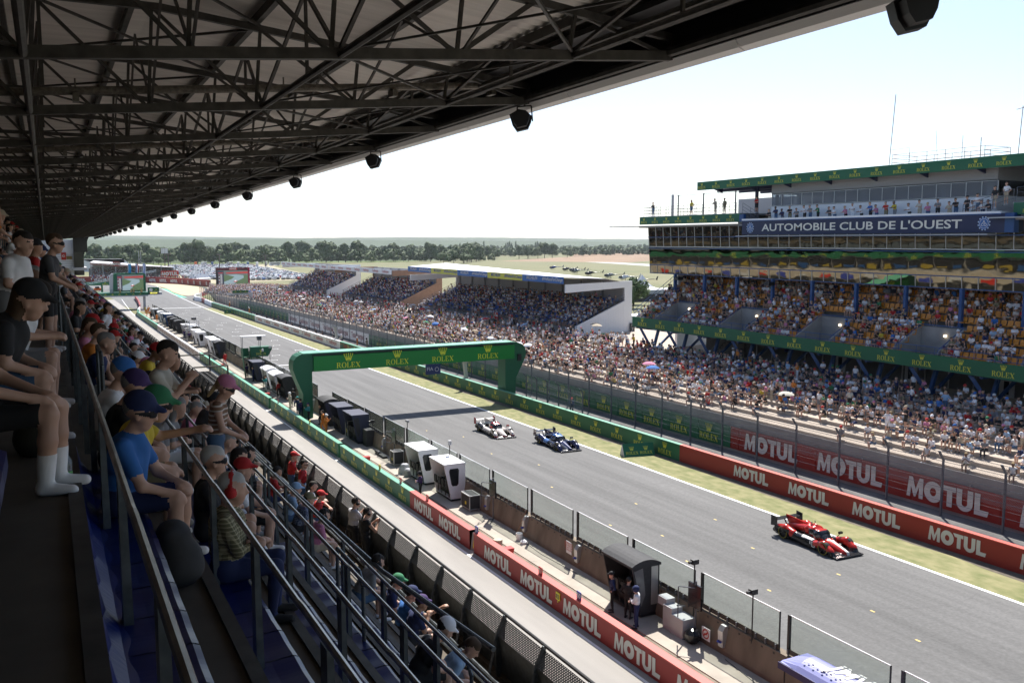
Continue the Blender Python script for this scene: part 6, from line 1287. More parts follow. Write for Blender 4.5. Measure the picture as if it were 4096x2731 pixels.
for x,y,rz,k in rest:
    c,s=math.cos(rz),math.sin(rz); v=bv.copy(); v[:,0],v[:,1]=bv[:,0]*c-bv[:,1]*s+x,bv[:,0]*s+bv[:,1]*c+y; v[:,2]+=gz(y); b=len(allv)*len(bv); allv.append(v); allf+=[tuple(q+b for q in f) for f in cm.f]; allm+=[k if m==0 else 6+m for m in cm.m]
m2=MB(); m2.v=np.concatenate(allv).tolist(); m2.f=allf; m2.m=allm; tag(m2.build('distant_cars',cmat+[darkglass,black]),'rows of parked cars filling the far part of the field','parked cars',kind='stuff')
# ---------------------------------------------------------------- trees
leafs=[mat('leaf_dark',(.05,.085,.025),.8,col2=(.08,.125,.04),scale=.25,detail=6),mat('leaf_mid',(.07,.115,.035),.8,col2=(.11,.155,.055),scale=.25,detail=6),mat('leaf_light',(.10,.145,.05),.8,col2=(.14,.18,.075),scale=.25,detail=6)]
bark=mat('bark',(.07,.05,.035),.9)
def crown_mesh(seed,hgt,rad,n=900,tall=False,leaf=1.0):
    q=random.Random(seed); mb=MB(); lobes=[]
    for _ in range(9 if not tall else 6):
        a=q.uniform(0,6.28); rr_=q.uniform(.1,.62)*rad*(.35 if tall else 1); z=hgt*q.uniform(.32,.84); lobes.append((rr_*math.cos(a),rr_*math.sin(a),z,rad*q.uniform(.34,.58)*(.6 if tall else 1)*(1.15-.5*z/hgt),hgt*q.uniform(.12,.2)))
    lobes.append((0,0,hgt*.8,rad*.4,hgt*.2)); lobes.append((0,0,hgt*.5,rad*.75,hgt*.25))
    for _ in range(n):
        L=q.choice(lobes); u=Vector((q.gauss(0,1),q.gauss(0,1),q.gauss(0,1))).normalized()*q.uniform(.72,1.06); p=Vector((L[0]+u.x*L[3],L[1]+u.y*L[3],L[2]+u.z*L[4])); 
        if p.z<hgt*.10: continue
        s=leaf*q.uniform(.5,1.15); nrm=(u+Vector((q.uniform(-.6,.6),q.uniform(-.6,.6),q.uniform(-.3,.8)))).normalized(); a=nrm.orthogonal().normalized(); b=nrm.cross(a); th=q.uniform(0,6.28); a,b=a*math.cos(th)+b*math.sin(th),b*math.cos(th)-a*math.sin(th)
        mb.add([p-a*s-b*s*.6,p+a*s-b*s*.5,p+a*s*.8+b*s*.7,p-a*s*.6+b*s*.8],[(0,1,2,3)])
    return mb
def tree_proto(seed,hgt,rad,lm,tall=False,n=900,leaf=1.0):
    o=empty('broadleaf_tree' if not tall else 'poplar_tree'); crown_mesh(seed,hgt,rad,n,tall,leaf).build('crown',lm,o); mb=MB(); mb.tube((0,0,-.5),(.2,.1,hgt*.4),hgt*.022,7,r2=hgt*.012)
    for a in(30,150,270): mb.tube((.15,.1,hgt*.3),(rad*.45*math.cos(R(a)),rad*.45*math.sin(R(a)),hgt*.6),hgt*.009,5,r2=hgt*.004)
    mb.build('trunk',bark,o); return o
protos=[tree_proto(1,26,13,leafs[0],n=1500,leaf=1.5),tree_proto(2,21,11,leafs[1],n=1300,leaf=1.3),tree_proto(3,17,10,leafs[2],n=1200,leaf=1.2),tree_proto(4,13,9.5,leafs[1],n=900,leaf=1.15),tree_proto(5,24,9,leafs[0],n=1200,leaf=1.3)]
tl=[]; qt=random.Random(21)
for i in range(44): x=28+ (560-28)*i/43+qt.uniform(-5,5); tl.append((x,1235+qt.uniform(-35,35)-.1*x,qt.choices([0,1,2,3,4],[5,4,3,3,2])[0],qt.uniform(.85,1.12)))
for i in range(50): x=60+(800-60)*i/49+qt.uniform(-6,6); tl.append((x,1400+qt.uniform(-30,50)-.05*x,qt.choice([0,0,1,2,4]),qt.uniform(.85,1.15)))
for x,y,k,s in((408,968,3,1.1),(428,985,1,.8),(448,1000,0,.75),(470,1040,1,.85),(492,1075,0,.85),(515,1110,0,.9),(438,980,3,1.0),(168,1190,0,1.12),(203,1195,0,.98),(117,1195,2,1.25),(120,1160,3,.75),(190,1150,3,.55),(225,1140,3,.6),(250,1145,3,.6),(290,1130,3,.5)): tl.append((x,y,k,s))
tl.append((150,215.5,2,.42)); tl.append((141,203,1,.38)); tl.append((96.5,185,2,.5)); tl.append((92,178,1,.42))
pos_words=['near the far grandstand','behind the car park','above the right video screen','behind the coaches','above the white energy band','left of the yellow and blue band','beyond the airfield clump','at the edge of the airfield']
used=[0]*5
for x,y,k,s in tl:
    p=protos[k]
    if used[k]==0: o=p
    else: o=dup(p)
    used[k]+=1; o.location=(x,y,gz(y)); o.scale=(s*qt.uniform(.95,1.15),s*qt.uniform(.95,1.15),s*qt.uniform(.92,1.06)); o.rotation_euler=(0,0,qt.uniform(0,6.28))
    kind=['tall dark broad','mid green round','pale green spreading','low bushy','tall narrow dark'][k]
    if y<300: tag(o,{(150,215.5):'bushy green tree filling the gap left of the mirrored stand',(141,203):'small shrub below the pointed tent',(96.5,185):'green tree seen between the brown end wall and the yellow band stand',(92,178):'lower bush seen between brown wall and yellow band stand'}[(x,y)],'tree')
    else:
        w_=pos_words[min(7,int(max(0,(x-20))/75))]; row='front' if y<1330 else 'rear'; tag(o,'%s tree in the %s tree row %s'%(kind,row,w_),'tree','trees of the far tree line')
# far wood as one mass
def wood(name,pts,seed,hmul=1.0,n=160):
    q=random.Random(seed); mb=MB(); cr=[crown_mesh(50+i,16,9,150,i==3,2.2) for i in range(4)]
    for x,y in pts:
        c=q.choices(cr,[4,4,4,1])[0]; s=q.uniform(.7,1.2)*hmul; m=q.choice([0,0,1,2]); z=gz(y)-1; mb.add([(a*s+x,b*s+y,c_*s+z) for a,b,c_ in c.v],c.f,m)
    return tag(mb.build(name,leafs),'distant wood of mixed trees closing the view below the hills','wood',kind='stuff')
q=random.Random(9); pts=[(x+q.uniform(-8,8),1215+q.uniform(-15,25)-.1*x) for x in np.arange(20,560,6)]+[(x+q.uniform(-12,12),1560+q.uniform(-40,60)) for x in np.arange(40,1250,6)]+[(x+q.uniform(-9,9),1330+q.uniform(-20,60)-.08*x) for x in np.arange(20,620,7)]+[(x+q.uniform(-9,9),1680+q.uniform(-40,40)) for x in np.arange(40,1100,9)]+[(x+q.uniform(-14,14),1850+q.uniform(-60,100)) for x in np.arange(60,1700,12)]+[(x+q.uniform(-14,14),2250+q.uniform(-60,160)) for x in np.arange(500,2400,12)]+[(x+q.uniform(-16,16),2080+q.uniform(-30,60)-(x-1250)*.5) for x in np.arange(1050,1500,13)]+[(x+q.uniform(-20,20),2900+q.uniform(-100,200)) for x in np.arange(200,3200,18)]
wood('distant_wood',pts,3,1.0)
pz=tree_proto(8,24,4.2,leafs[0],True,700,1.0); first=True
for i,(x,y) in enumerate([(1100,2180),(1108,2184),(1115,2188),(1122,2190),(1185,2170),(1192,2172),(1199,2176),(1206,2180),(1140,2200),(930,2100),(960,2120),(1020,2150)]):
    o=pz if first else dup(pz); first=False; o.location=(x,y,gz(y)); o.scale=(1.1,1.1,1.05+.1*(i%3)); tag(o,'slender poplar standing above the far right tree line','tree','poplars above the tree line')
mb=MB(); 
for i in range(9): mb.box(1180+40*i,1205+40*i,1925-30*i,1935-30*i,gz(1400),gz(1400)+5)
tag(mb.build('distant_sheds',white_rf),'low white sheds at the far right edge of the airfield','sheds',kind='stuff')
# ---------------------------------------------------------------- people
LABS={}
def put(me,x,y,z,rz,top,pants,label,**k):
    g=k.pop('group',None); return place_person(me,(x,y,z+gz(y)),rz,top,pants,label=label,group=g,**k)
HC={}
def hero(h=.0125,**kw):
    key=tuple(sorted((a,str(b)) for a,b in kw.items()))
    if key not in HC: HC[key]=person_mesh('person',h,.026,face=True,**kw)
    return HC[key]
def seated(k,y,me,top,pants,label,rz=0,dx=0,**kw): return put(me,xs(k)-.16+dx,y,zfl(k),rz,top,pants,label,**kw)
def put_at(x,y,z,me,top,pants,label,rz=0,**kw): return put(me,x,y,z,rz,top,pants,label,**kw)
def standing(x,k,y,me,top,pants,label,rz=0,**kw): return put(me,x,y,zfl(k),rz,top,pants,label,**kw)
standing(-.42,-1,12.9,hero(pose='stand',arms='rail',arml=((.12,.24,1.12),(.30,.12,1.0)),armr=((.12,-.24,1.12),(.30,-.12,1.0)),lean=.22,build=1.25,hair='short',look=-.2),'white','grey','standing man in white t-shirt leaning forward at the left picture edge',rz=-.5,scale=1.03)
standing(-1.15,-2,13.6,hero(pose='stand',arms='rail',lean=.1,glasses=True,nod=.15),'black','black','dark haired man in sunglasses and black top behind the man in white t-shirt',rz=-.3)
standing(.0,-1,15.6,hero(pose='stand',arms='rail',arml=((.12,.24,1.12),(.30,.12,1.0)),armr=((.12,-.24,1.12),(.30,-.12,1.0)),lean=.12,glasses=True),'dark grey','black','slim standing man in dark t-shirt and glasses under the roof',rz=-.2,hairc='brown',scale=1.03)
seated(-1,8.1,hero(pose='sit',arms='knees',lean=.45,hat='cap',hair='long',build=1.25,look=-.1,nod=.05),'black','denim','seated long haired man in black t-shirt, black cap and denim shorts',hatc='black',hairc='brown',rz=-.15,scale=1.05,dx=-.08)
seated(-1,10.0,hero(pose='sit',arms='rail',lean=.4,build=1.2,nod=.3),'white','grey','man in pale polo shirt leaning forward behind the black capped man',rz=-.1)
seated(-1,6.55,hero(pose='sit',arms='knees',lean=-.32,build=1.05,socks=True,arml=((.05,.24,.72),(.34,.1,.62)),armr=((.05,-.24,.72),(.34,-.1,.62))),'black','black','person in black shorts and white trainers at the left edge, head cut off',shoes='white',rz=-.25,dx=.0)
seated(0,9.9,hero(pose='sit',arms='knees',lean=.2,hat='cap',nod=.25,build=1.05),'white','grey','seated man in white t-shirt and blue cap bent far forward',hatc='blue',hairc='grey')
seated(0,8.9,hero(pose='sit',arms='knees',lean=.25,hat='cap',nod=.2),'black','black','seated man in black and yellow top with purple cap',hatc='purple',hairc='grey')
seated(0,8.1,hero(pose='sit',arms='rail',lean=.42,hat='cap',glasses=True,build=1.08,arml=((.34,.22,.80),(.66,.10,.86)),armr=((.26,-.24,.66),(.42,-.12,.58))),'yellow','khaki','seated man in yellow t-shirt and green cap reaching to the rail',hatc='green',hairc='grey',rz=-.1)
seated(0,7.4,hero(pose='sit',arms='knees',lean=.14,hat='cap',glasses=True,build=1.16,nod=.12),'blue','navy','seated bearded man in bright blue polo shirt and navy cap',hatc='navy',hairc='grey',rz=-.35)
put_at(1.06,11.1,zfl(1)+.42,hero(pose='stand',arms='phone',lean=.12,nod=.25,build=1.0,sleeve=.5),'cream','grey','standing young man in beige t-shirt with black watch looking at his phone',rz=-.35,scale=1.03)
seated(1,15.6,hero(pose='sit',arms='crossed',lean=.1,glasses=True),'white','black','seated youth in sunglasses beside the standing man in beige',rz=-.3)
standing(1.78,1,11.6,hero(pose='stand',arms='rail',arml=((.12,.24,1.12),(.30,.12,1.0)),armr=((.12,-.24,1.12),(.30,-.12,1.0)),lean=.12,hat='cap',hair='tail',glasses=True,nod=.3,sleeve=.05,build=.9),'brown','denim','blond woman in pink cap and striped brown top looking down',hatc='pink',hairc='blond',rz=-.3,scale=.97)
seated(2,14.4,hero(pose='sit',arms='knees',lean=.3,look=.1),'white','navy','grey haired man in white t-shirt seated below the woman in pink cap',hairc='grey',rz=-.2)
seated(1,9.2,hero(pose='sit',arms='crossed',lean=.06,glasses=True),'black','black','grey haired man in dark top seated behind the checked shirt man',hairc='white',rz=-.2)
seated(2,12.3,hero(pose='sit',arms='knees',lean=.05,hat='cap'),'white','black','man in white shirt with black and red cap seated below the grey haired man',hatc='red',rz=-.3)
seated(1,8.0,hero(pose='sit',arms='crossed',lean=.02,build=1.22,hat='phones',sleeve=.9,long_pants=True),'khaki','navy','seated man in checked khaki shirt, dark trousers and red ear muffs',hairc='white',rz=-.3,shoes='black',dark='red')
standing(6.35,7,24.4,hero(pose='stand',arms='rail',lean=.15,hat='cap',arml=((.3,.3,1.28),(.4,.1,1.22)),armr=((.0,-.35,1.2),(.1,-.62,1.1))),'red','denim','man in plain red shirt and red cap leaning on the parapet beside white shirt',hatc='red',rz=-.15)
standing(6.45,7,25.5,hero(pose='stand',arms='rail',lean=.12),'white','denim','man in white t-shirt at the parapet beside the man in red shirt',rz=-.1)
standing(7.05,7,23.2,hero(pose='stand',arms='phone',lean=.08,hat='phones'),'white','black','man in white patterned shirt and black shorts with ear muffs at the parapet',rz=.2)
standing(7.1,7,22.3,hero(pose='stand',arms='phone',lean=.05,hat='phones',sleeve=.02,hair='tail',long_pants=True,build=.88),'black','black','woman in long black dress with ear muffs filming at the parapet',rz=.1,scale=.97)
standing(6.9,7,29.6,hero(pose='stand',arms='shade',lean=.1,hat='cap'),'red','denim','first of two men in red team shirts at the parapet, arm raised',hatc='red',rz=-.2)
standing(6.95,7,28.3,hero(pose='stand',arms='hips',lean=.05,glasses=True),'red','denim','bearded second man in red team shirt with yellow stripe at the parapet',rz=-.3)
seated(0,15.1,hero(pose='sit',arms='crossed',lean=.25),'orange','black','person in orange t-shirt seated far back on the left',hairc='brown')
seated(0,17.6,hero(pose='sit',arms='phone',lean=.3,hat='cap'),'grey','black','photographer with crimson cap and headphones holding a camera',hatc='red',rz=-.4)
seated(0,13.6,hero(pose='sit',arms='chin',lean=.3),'navy','grey','grey haired man in navy shirt with blue lanyard seated behind the blue cap',hairc='grey',rz=-.3)
seated(5,20.7,hero(pose='sit',arms='phone',lean=.3,hat='cap'),'light blue','denim','man in light blue cap and grey shirt seated near the parapet',hatc='light blue')
seated(5,19.8,hero(pose='sit',arms='knees',lean=.4,hat='cap'),'navy','black','man in checked navy shirt and khaki cap reading a phone near the parapet',hatc='khaki')
seated(5,18.3,hero(pose='sit',arms='knees',lean=.3,hat='phones'),'pink','beige','person with big black ear muffs and crimson top near the parapet',hairc='dark')
seated(5,15.2,hero(pose='sit',arms='knees',lean=.5,hat='phones',build=1.15,arml=((.3,.25,.75),(.55,.15,.6))),'grey','denim','broad man in grey t-shirt with black ear muffs leaning forward',hairc='dark')
seated(6,16.2,hero(pose='sit',arms='knees',lean=.3,hat='cap',hair='tail'),'navy','black','woman in dark green cap seated on the lowest row',hatc='green',rz=-.3)
seated(6,15.4,hero(pose='sit',arms='chin',lean=.3,hat='cap'),'blue','black','person in navy cap and blue top on the lowest row',hatc='navy')
seated(6,14.9,hero(pose='sit',arms='phone',lean=.3,hat='cap',arml=((.4,.2,.8),(.7,.1,.95))),'navy','black','person in purple and orange cap filming with a raised phone',hatc='purple',skin=1)
seated(5,11.5,hero(pose='sit',arms='knees',lean=.7,nod=.3,look=-.5,build=1.1,hair='tail'),'light blue','grey','woman in pale printed t-shirt bending down at the lower picture edge',hairc='brown',rz=-.4,scale=1.03)
seated(4,10.2,hero(pose='sit',arms='knees',lean=.6,hat='cap',nod=.3),'black','black','person with black white and red head scarf at the lower picture edge',hatc='white')
seated(4,32,hero(pose='sit',arms='rail',lean=.25,hat='cap'),'red','black','man in plain red shirt and red cap sitting above the outlook platform',hatc='red',rz=-.2)
seated(3,17.3,hero(pose='sit',arms='phone',lean=.3,hat='phones'),'black','black','dark clothed person with ear muffs and phone below the woman in pink cap',rz=-.2)
for o in bpy.data.objects:
    if o.name.startswith('person') and o.get('label'):
        if 'checked khaki' in o['label']: o.material_slots[1].material=pattern_cloth('checked_cloth',(.11,.10,.05),(.42,.38,.24),9,True)
        if 'striped brown' in o['label']: o.material_slots[1].material=pattern_cloth('striped_cloth',(.20,.11,.065),(.55,.5,.45),5,False)
        if 'checked navy' in o['label']: o.material_slots[1].material=pattern_cloth('checked_navy_cloth',(.03,.05,.12),(.35,.38,.45),9,True)
        if 'patterned shirt' in o['label']: o.material_slots[1].material=pattern_cloth('dotted_cloth',(.6,.6,.62),(.3,.3,.33),14,True)
# belongings
for k,y,lab,c in((-1,7.7,'dark olive backpack on the floor beside the left guard rail',mat('olive_bag',(.03,.028,.02),.8)),(0,6.75,'black backpack standing before the shins of the blue polo man',blackf),(4,10.6,'black backpack on the lower steps behind the printed t-shirt woman',blackf)):
    me=polygonise([('c',A3(0,0,.13),A3(0,0,.36),.17,.12),('c',A3(.1,0,.12),A3(.1,0,.2),.1,.09),('c',A3(-.05,.1,.4),A3(-.05,-.1,.4),.03,.03)],.03,.08); mm=MB(); mm.v=me[0].tolist(); mm.f=[tuple(f) for f in me[1].tolist()]; mm.m=[0]*len(mm.f)
    tag(mm.build('backpack',c,smooth=True,loc=(xs(k)+.12,y,zfl(k)+gz(y))),lab,'backpack')
me=polygonise([('c',A3(0,0,.13),A3(0,0,.3),.16,.12)],.03,.08); mm=MB(); mm.v=me[0].tolist(); mm.f=[tuple(f) for f in me[1].tolist()]; mm.m=[0]*len(mm.f)
tag(mm.build('backpack',bluep,smooth=True,loc=(xs(6)+.1,13.6,zfl(6)+gz(13.6))),'blue backpack on the lowest row beside the filming person','backpack')
mb=MB(); mb.lathe([(0,0),(.035,0),(.037,.16),(.015,.2),(.015,.225)],(0,0,0),12); mb.lathe([(.016,.222),(.016,.24),(0,.24)],(0,0,0),10,1); mb.lathe([(.0375,.03),(.0375,.09)],(0,0,0),12,2); tag(mb.build('water_bottle',[glassmat('plastic_clear',(.8,.85,.9),.3,.2,(.6,.65,.7)),bluep,mat('label_green',(.1,.35,.1),.5)],smooth=True,loc=(xs(-1)+.30,6.6,zfl(-1)+gz(6.6))),'clear water bottle with blue cap on the floor by the guard rail','bottle')
mb=MB(); mb.lathe([(0,0),(.032,0),(.044,.13),(.04,.13),(.03,.01)],(0,0,0),14); tag(mb.build('paper_cup',mat('cup_blue',(.03,.14,.38),.5),smooth=True,loc=(xs(5)+.42,10.15,zfl(5)+.42+gz(10))),'blue drinking cup held low by the woman in printed t-shirt','cup')
# generic pool
rp=random.Random(77)
def pool(h,kws,k=.03): return [person_mesh('person',h,k,**kw) for kw in kws]
SITK=[dict(pose='sit',arms='knees',lean=.3),dict(pose='sit',arms='knees',lean=.25,hat='cap'),dict(pose='sit',arms='crossed',lean=.1,hat='cap'),dict(pose='sit',arms='crossed',lean=.2,hair='long'),dict(pose='sit',arms='phone',lean=.2),dict(pose='sit',arms='chin',lean=.35,hat='brim'),dict(pose='sit',arms='shade',lean=.1),dict(pose='squat',arms='knees',lean=.4,hat='cap'),dict(pose='sit',arms='knees',lean=.15,hair='tail',build=.9,sleeve=.05),dict(pose='sit',arms='rail',lean=.25,long_pants=True)]
STK=[dict(pose='stand',arms='down'),dict(pose='stand',arms='crossed',hat='cap'),dict(pose='stand',arms='hips',hair='long'),dict(pose='stand',arms='rail',lean=.15),dict(pose='walk',arms='down',hat='brim'),dict(pose='stand',arms='shade',long_pants=True)]
MSIT=pool(.028,SITK); MST=pool(.028,STK)
tops=['white','black','grey','dark grey','red','navy','blue','light blue','beige','pink','green','orange','yellow','khaki','purple','cream']; tw=[42,24,7,7,6,8,3,4,5,2.5,1.5,1.2,1,2,.7,4]
pans=['black','denim','grey','beige','navy','khaki','white']; pw=[28,20,14,14,12,8,6]
hats=['white','black','red','navy','beige','blue','green','pink']; hairs=['dark','brown','blond','grey']
ORD=['lowest','second','third','fourth','fifth','sixth','seventh','eighth','ninth','tenth']
def attrs(kw):
    return dict(top=rp.choices(tops,tw)[0],pants=rp.choices(pans,pw)[0],hairc=rp.choices(hairs,[5,4,2,2])[0],hatc=rp.choices(hats,[5,4,3,2,2,1,1,1])[0],skin=rp.choices([0,1,2],[6,3,1])[0],shoes=rp.choice(['white','black','grey']))
def describe(kw,a,where,maxw=16):
    hd='%s %s'%(a['hatc'],{'cap':'cap','brim':'hat'}[kw['hat']]) if kw.get('hat') in('cap','brim') else '%s hair'%a['hairc']
    for s in('%s top, %s, %s %s, %s'%(a['top'],hd,a['pants'],'trousers' if kw.get('long_pants') else 'shorts',where),): 
        s='person in '+s
    return s
def reg(lab):
    n=LABS.get(lab,0); LABS[lab]=n+1; return lab
# far rows of the own stand
cnt=0
spots=[]
for k in range(-4,6):
    for y in np.arange(13,70,1.55): spots.append((k,y+rp.uniform(-.35,.35)))
taken=[(0,13.6),(0,15.1),(0,17.6),(1,15.6),(2,14.4),(5,20.7),(5,19.8),(3,17.3),(4,32),(-1,12.9),(-1,15.6),(-2,13.6)]
rp.shuffle(spots); spots.sort(key=lambda s:s[1]); own=[]
zone_o=lambda y:'near front' if y<22 else('above outlook platform' if y<45 else 'far along')
for k,y in spots:
    if any(abs(k-a)<1 and abs(y-b)<.7 for a,b in taken): continue
    if k>=3 and y<22: continue
    if k==-4 and y<25: continue
    if len(own)>=62: break
    if rp.random()<.22: continue
    st_=rp.random()<.10 and k<2; i=rp.randrange(len(STK if st_ else SITK)); kw=(STK if st_ else SITK)[i]; a=attrs(kw)
    if a['top']=='white' and rp.random()<.6: a['top']=rp.choice(['black','navy','grey','dark grey'])
    lab=reg(describe(kw,a,'dark stand row %s, %s'%(ORD[k+4] if k+4<10 else 'last',zone_o(y)))); own.append((k,y))
    put((MST if st_ else MSIT)[i],xs(k)-.16+(.2 if st_ else 0),y,zfl(k),rp.uniform(-.4,.2),a['top'],a['pants'],lab,hairc=a['hairc'],hatc=a['hatc'],skin=a['skin'],shoes=a['shoes'],group='spectators in the dark main stand')
# pit crew and marshals
CREW=[dict(pose='stand',arms='crossed',long_pants=True,sleeve=.9,hat='helmet'),dict(pose='stand',arms='hips',long_pants=True,sleeve=.9,hat='cap'),dict(pose='walk',arms='down',long_pants=True,sleeve=.9),dict(pose='stand',arms='phone',long_pants=True,sleeve=.9,hat='cap'),dict(pose='stand',arms='down',long_pants=True,sleeve=.9,hat='helmet')]
MCR=[person_mesh('person',.02,.03,**k) for k in CREW]
def crew(x,y,i,top,pants,label,rz=2.6,hatc='black',z=.2,scale=1.03,**k): put(MCR[i],x,y,z,rz,top,pants,label,hatc=hatc,shoes='black',scale=scale,**k)
crew(20.75,53.4,0,'purple','black','crew member in purple vest and black helmet before the near white cabin',rz=2.9,z=.02)
crew(21.3,31.9,1,'navy','black','dark dressed crew member in light blue vest with cap, left of the black curved cabin'); crew(21.5,31.0,1,'black','black','all black dressed crew member between the other two at the black curved cabin',rz=.4); crew(21.25,30.0,0,'white','navy','driver in white and navy suit with dark blue helmet at the black curved cabin',hatc='navy',rz=2.3); crew(22.4,33.3,3,'black','black','crew member in black with red cap inside the black curved cabin',hatc='red',rz=.3)
crew(21.0,77.5,2,'orange','orange','marshal in orange overalls and white cap, left of another marshal',hatc='white'); crew(20.75,75.6,3,'orange','orange','marshal in orange overalls carrying a white backpack board, right of another marshal',hatc='white',rz=-.6)
for x,y,i,t,p,hc_,lab in((20.9,89.1,0,'cream','cream','white','helmeted crew member in cream overalls left of the gantry foot'),(21.7,91.2,4,'black','black','black','crew member in black and red near the gantry leg'),(20.9,86.0,3,'navy','navy','teal','crew member with teal helmet and purple vest by the gantry foot'),(20.8,84.4,1,'purple','navy','black','crew member in purple vest beside the gantry foot'),(20.9,81.9,3,'teal','black','navy','crew member in light blue overalls right of the gantry foot'),(21.7,97.6,2,'red','black','black','crew member in red jacket in the black cabin left of the gantry'),(21.7,111.2,1,'navy','navy','black','crew member in navy overalls beside the shiny dark cabin'),(21.6,114.6,0,'purple','black','black','crew member in purple vest under the signal tower'),(21.4,102.6,3,'teal','white','black','person in teal shirt beside the lamp mast'),(21.6,80.5,2,'black','black','black','black dressed crew member by the small black tent cabin'),(21.5,129.6,2,'red','red','red','mechanic in red overalls at the foot of the signal tower'),(21.5,171.1,3,'purple','navy','black','crew member in purple vest below the camera scaffold'),(21.7,166.6,1,'purple','black','black','dark dressed crew member in purple vest near the tall white cabin'),(21.5,201.3,0,'cream','grey','white','crew member in pale overalls beside the dark domed cabin'),(21.8,196,4,'black','black','black','black dressed crew group member beside the dark domed cabin'),(22.2,192,1,'black','black','black','black dressed crew member second from the dark domed cabin'),(21.6,218,2,'orange','orange','orange','marshal in orange walking by the far blue cabin'),(21.4,231,3,'orange','orange','white','marshal in orange bending at the far pit entry'),(21.3,238,1,'orange','orange','white','marshal in orange near the far grey lattice cabin'),(22.4,246,4,'orange','orange','white','marshal in orange beside the podium post'),(22.0,249,2,'yellow','orange','white','marshal in yellow vest at the pit entry corner'),(22.9,250,1,'orange','orange','black','dark capped marshal in orange at the pit entry corner'),(21.2,226,4,'black','black','black','black helmeted crew member near the far marshals')):
    crew(x,y,i,t,p,lab,rz=rp.uniform(1.5,3.5),hatc=hc_)
crew(44.3,73.8,3,'navy','black','photographer in navy shirt behind the green barrier right of the gantry',rz=-2.2,z=0,hatc='red'); crew(44.2,108,3,'beige','black','photographer crouching behind the green barrier under the gantry sign',rz=-2,z=-.5,hatc='black'); crew(45.1,144,4,'orange','orange','marshal in orange behind the green barrier right of the light post',z=0,hatc='white'); crew(45.8,141,0,'khaki','khaki','marshal in khaki beside the orange one behind the green barrier',z=0); crew(44.2,150,0,'cream','grey','marshal in pale shirt with sun hat right behind the white barrier end',z=0,hatc='white')
for i in range(14):
    y=156+6.2*i+rp.uniform(-1,1); k=rp.randrange(3); a=attrs({}); put(MSIT[[0,3,7][k]],46.3,y,-.35 if k<2 else 0,rp.uniform(2.6,3.6),['black','dark grey','navy'][k],'black',reg('photographer in %s seated before the white energy board, %s from its right end'%(['black','dark grey','navy'][k],['first','second','third','fourth','fifth','sixth','seventh','eighth','ninth','tenth','eleventh','twelfth','thirteenth','fourteenth'][i])),scale=.9)
for x,y,i,t in((45.2,262,4,'marshal in orange left of the far end of the fence'),(47,272,2,'marshal in orange on the bend behind the white barrier'),(44.8,232,4,'marshal in orange near the grey signal arm'),(45.5,236,1,'second marshal in orange near the grey signal arm')): crew(x,y,i,'orange','orange',t,z=0,hatc='white')
# balcony and roof terrace of the club stand
SC=.92
zb=17.62; nb=0
for i in range(26):
    y=66.8-.93*i+rp.uniform(-.3,.3); kw=STK[3]; a=attrs(kw); put(MST[3],61.95,y,zb-gz(y)-(.0 if rp.random()<.4 else .22),3.14+rp.uniform(-.5,.5),a['top'],a['pants'],reg('%s dressed, %s haired person leaning over the navy banner, %s'%(a['top'],a['hairc'],'above left letters' if y>58 else('above middle letters' if y>50 else 'above right letters'))),hairc=a['hairc'],skin=a['skin'],scale=SC,group='guests on the club balcony')
for x,y,i,t,p,lab in((61.9,85.4,5,'black','denim','lone man in black at the left corner of the roof terrace'),(62.0,78.6,2,'yellow','denim','man in yellow hi-vis vest on the roof terrace'),(62.2,74.9,3,'beige','beige','left of two men by the terrace camera under the green roof'),(62.3,73.6,0,'khaki','khaki','right of two men by the terrace camera under the green roof'),(62.6,69.2,1,'red','black','person in red checked shirt at the head of the balcony steps')): put(MST[i],x,y,18.75-gz(y),3.2,t,p,lab,scale=SC)
for x,y,z,i,t,p,lab in((61.9,45.6,17.75,1,'black','black','man in black at the foot of the right balcony steps'),(61.9,44.7,17.9,3,'white','denim','man in white shirt and jeans on the right balcony steps'),(61.9,43.4,18.35,0,'black','beige','man in black shirt and beige shorts on the right balcony steps'),(61.9,42.5,18.6,2,'white','beige','man in white at the top of the right balcony steps'),(62.4,40.6,18.75,3,'white','black','man in white polo on the right platform by the steps'),(62.4,39.6,18.75,0,'white','white','tall man in white behind the white panel on the right platform')): put(MST[i],x,y,z-gz(y),3.1,t,p,lab,scale=SC)
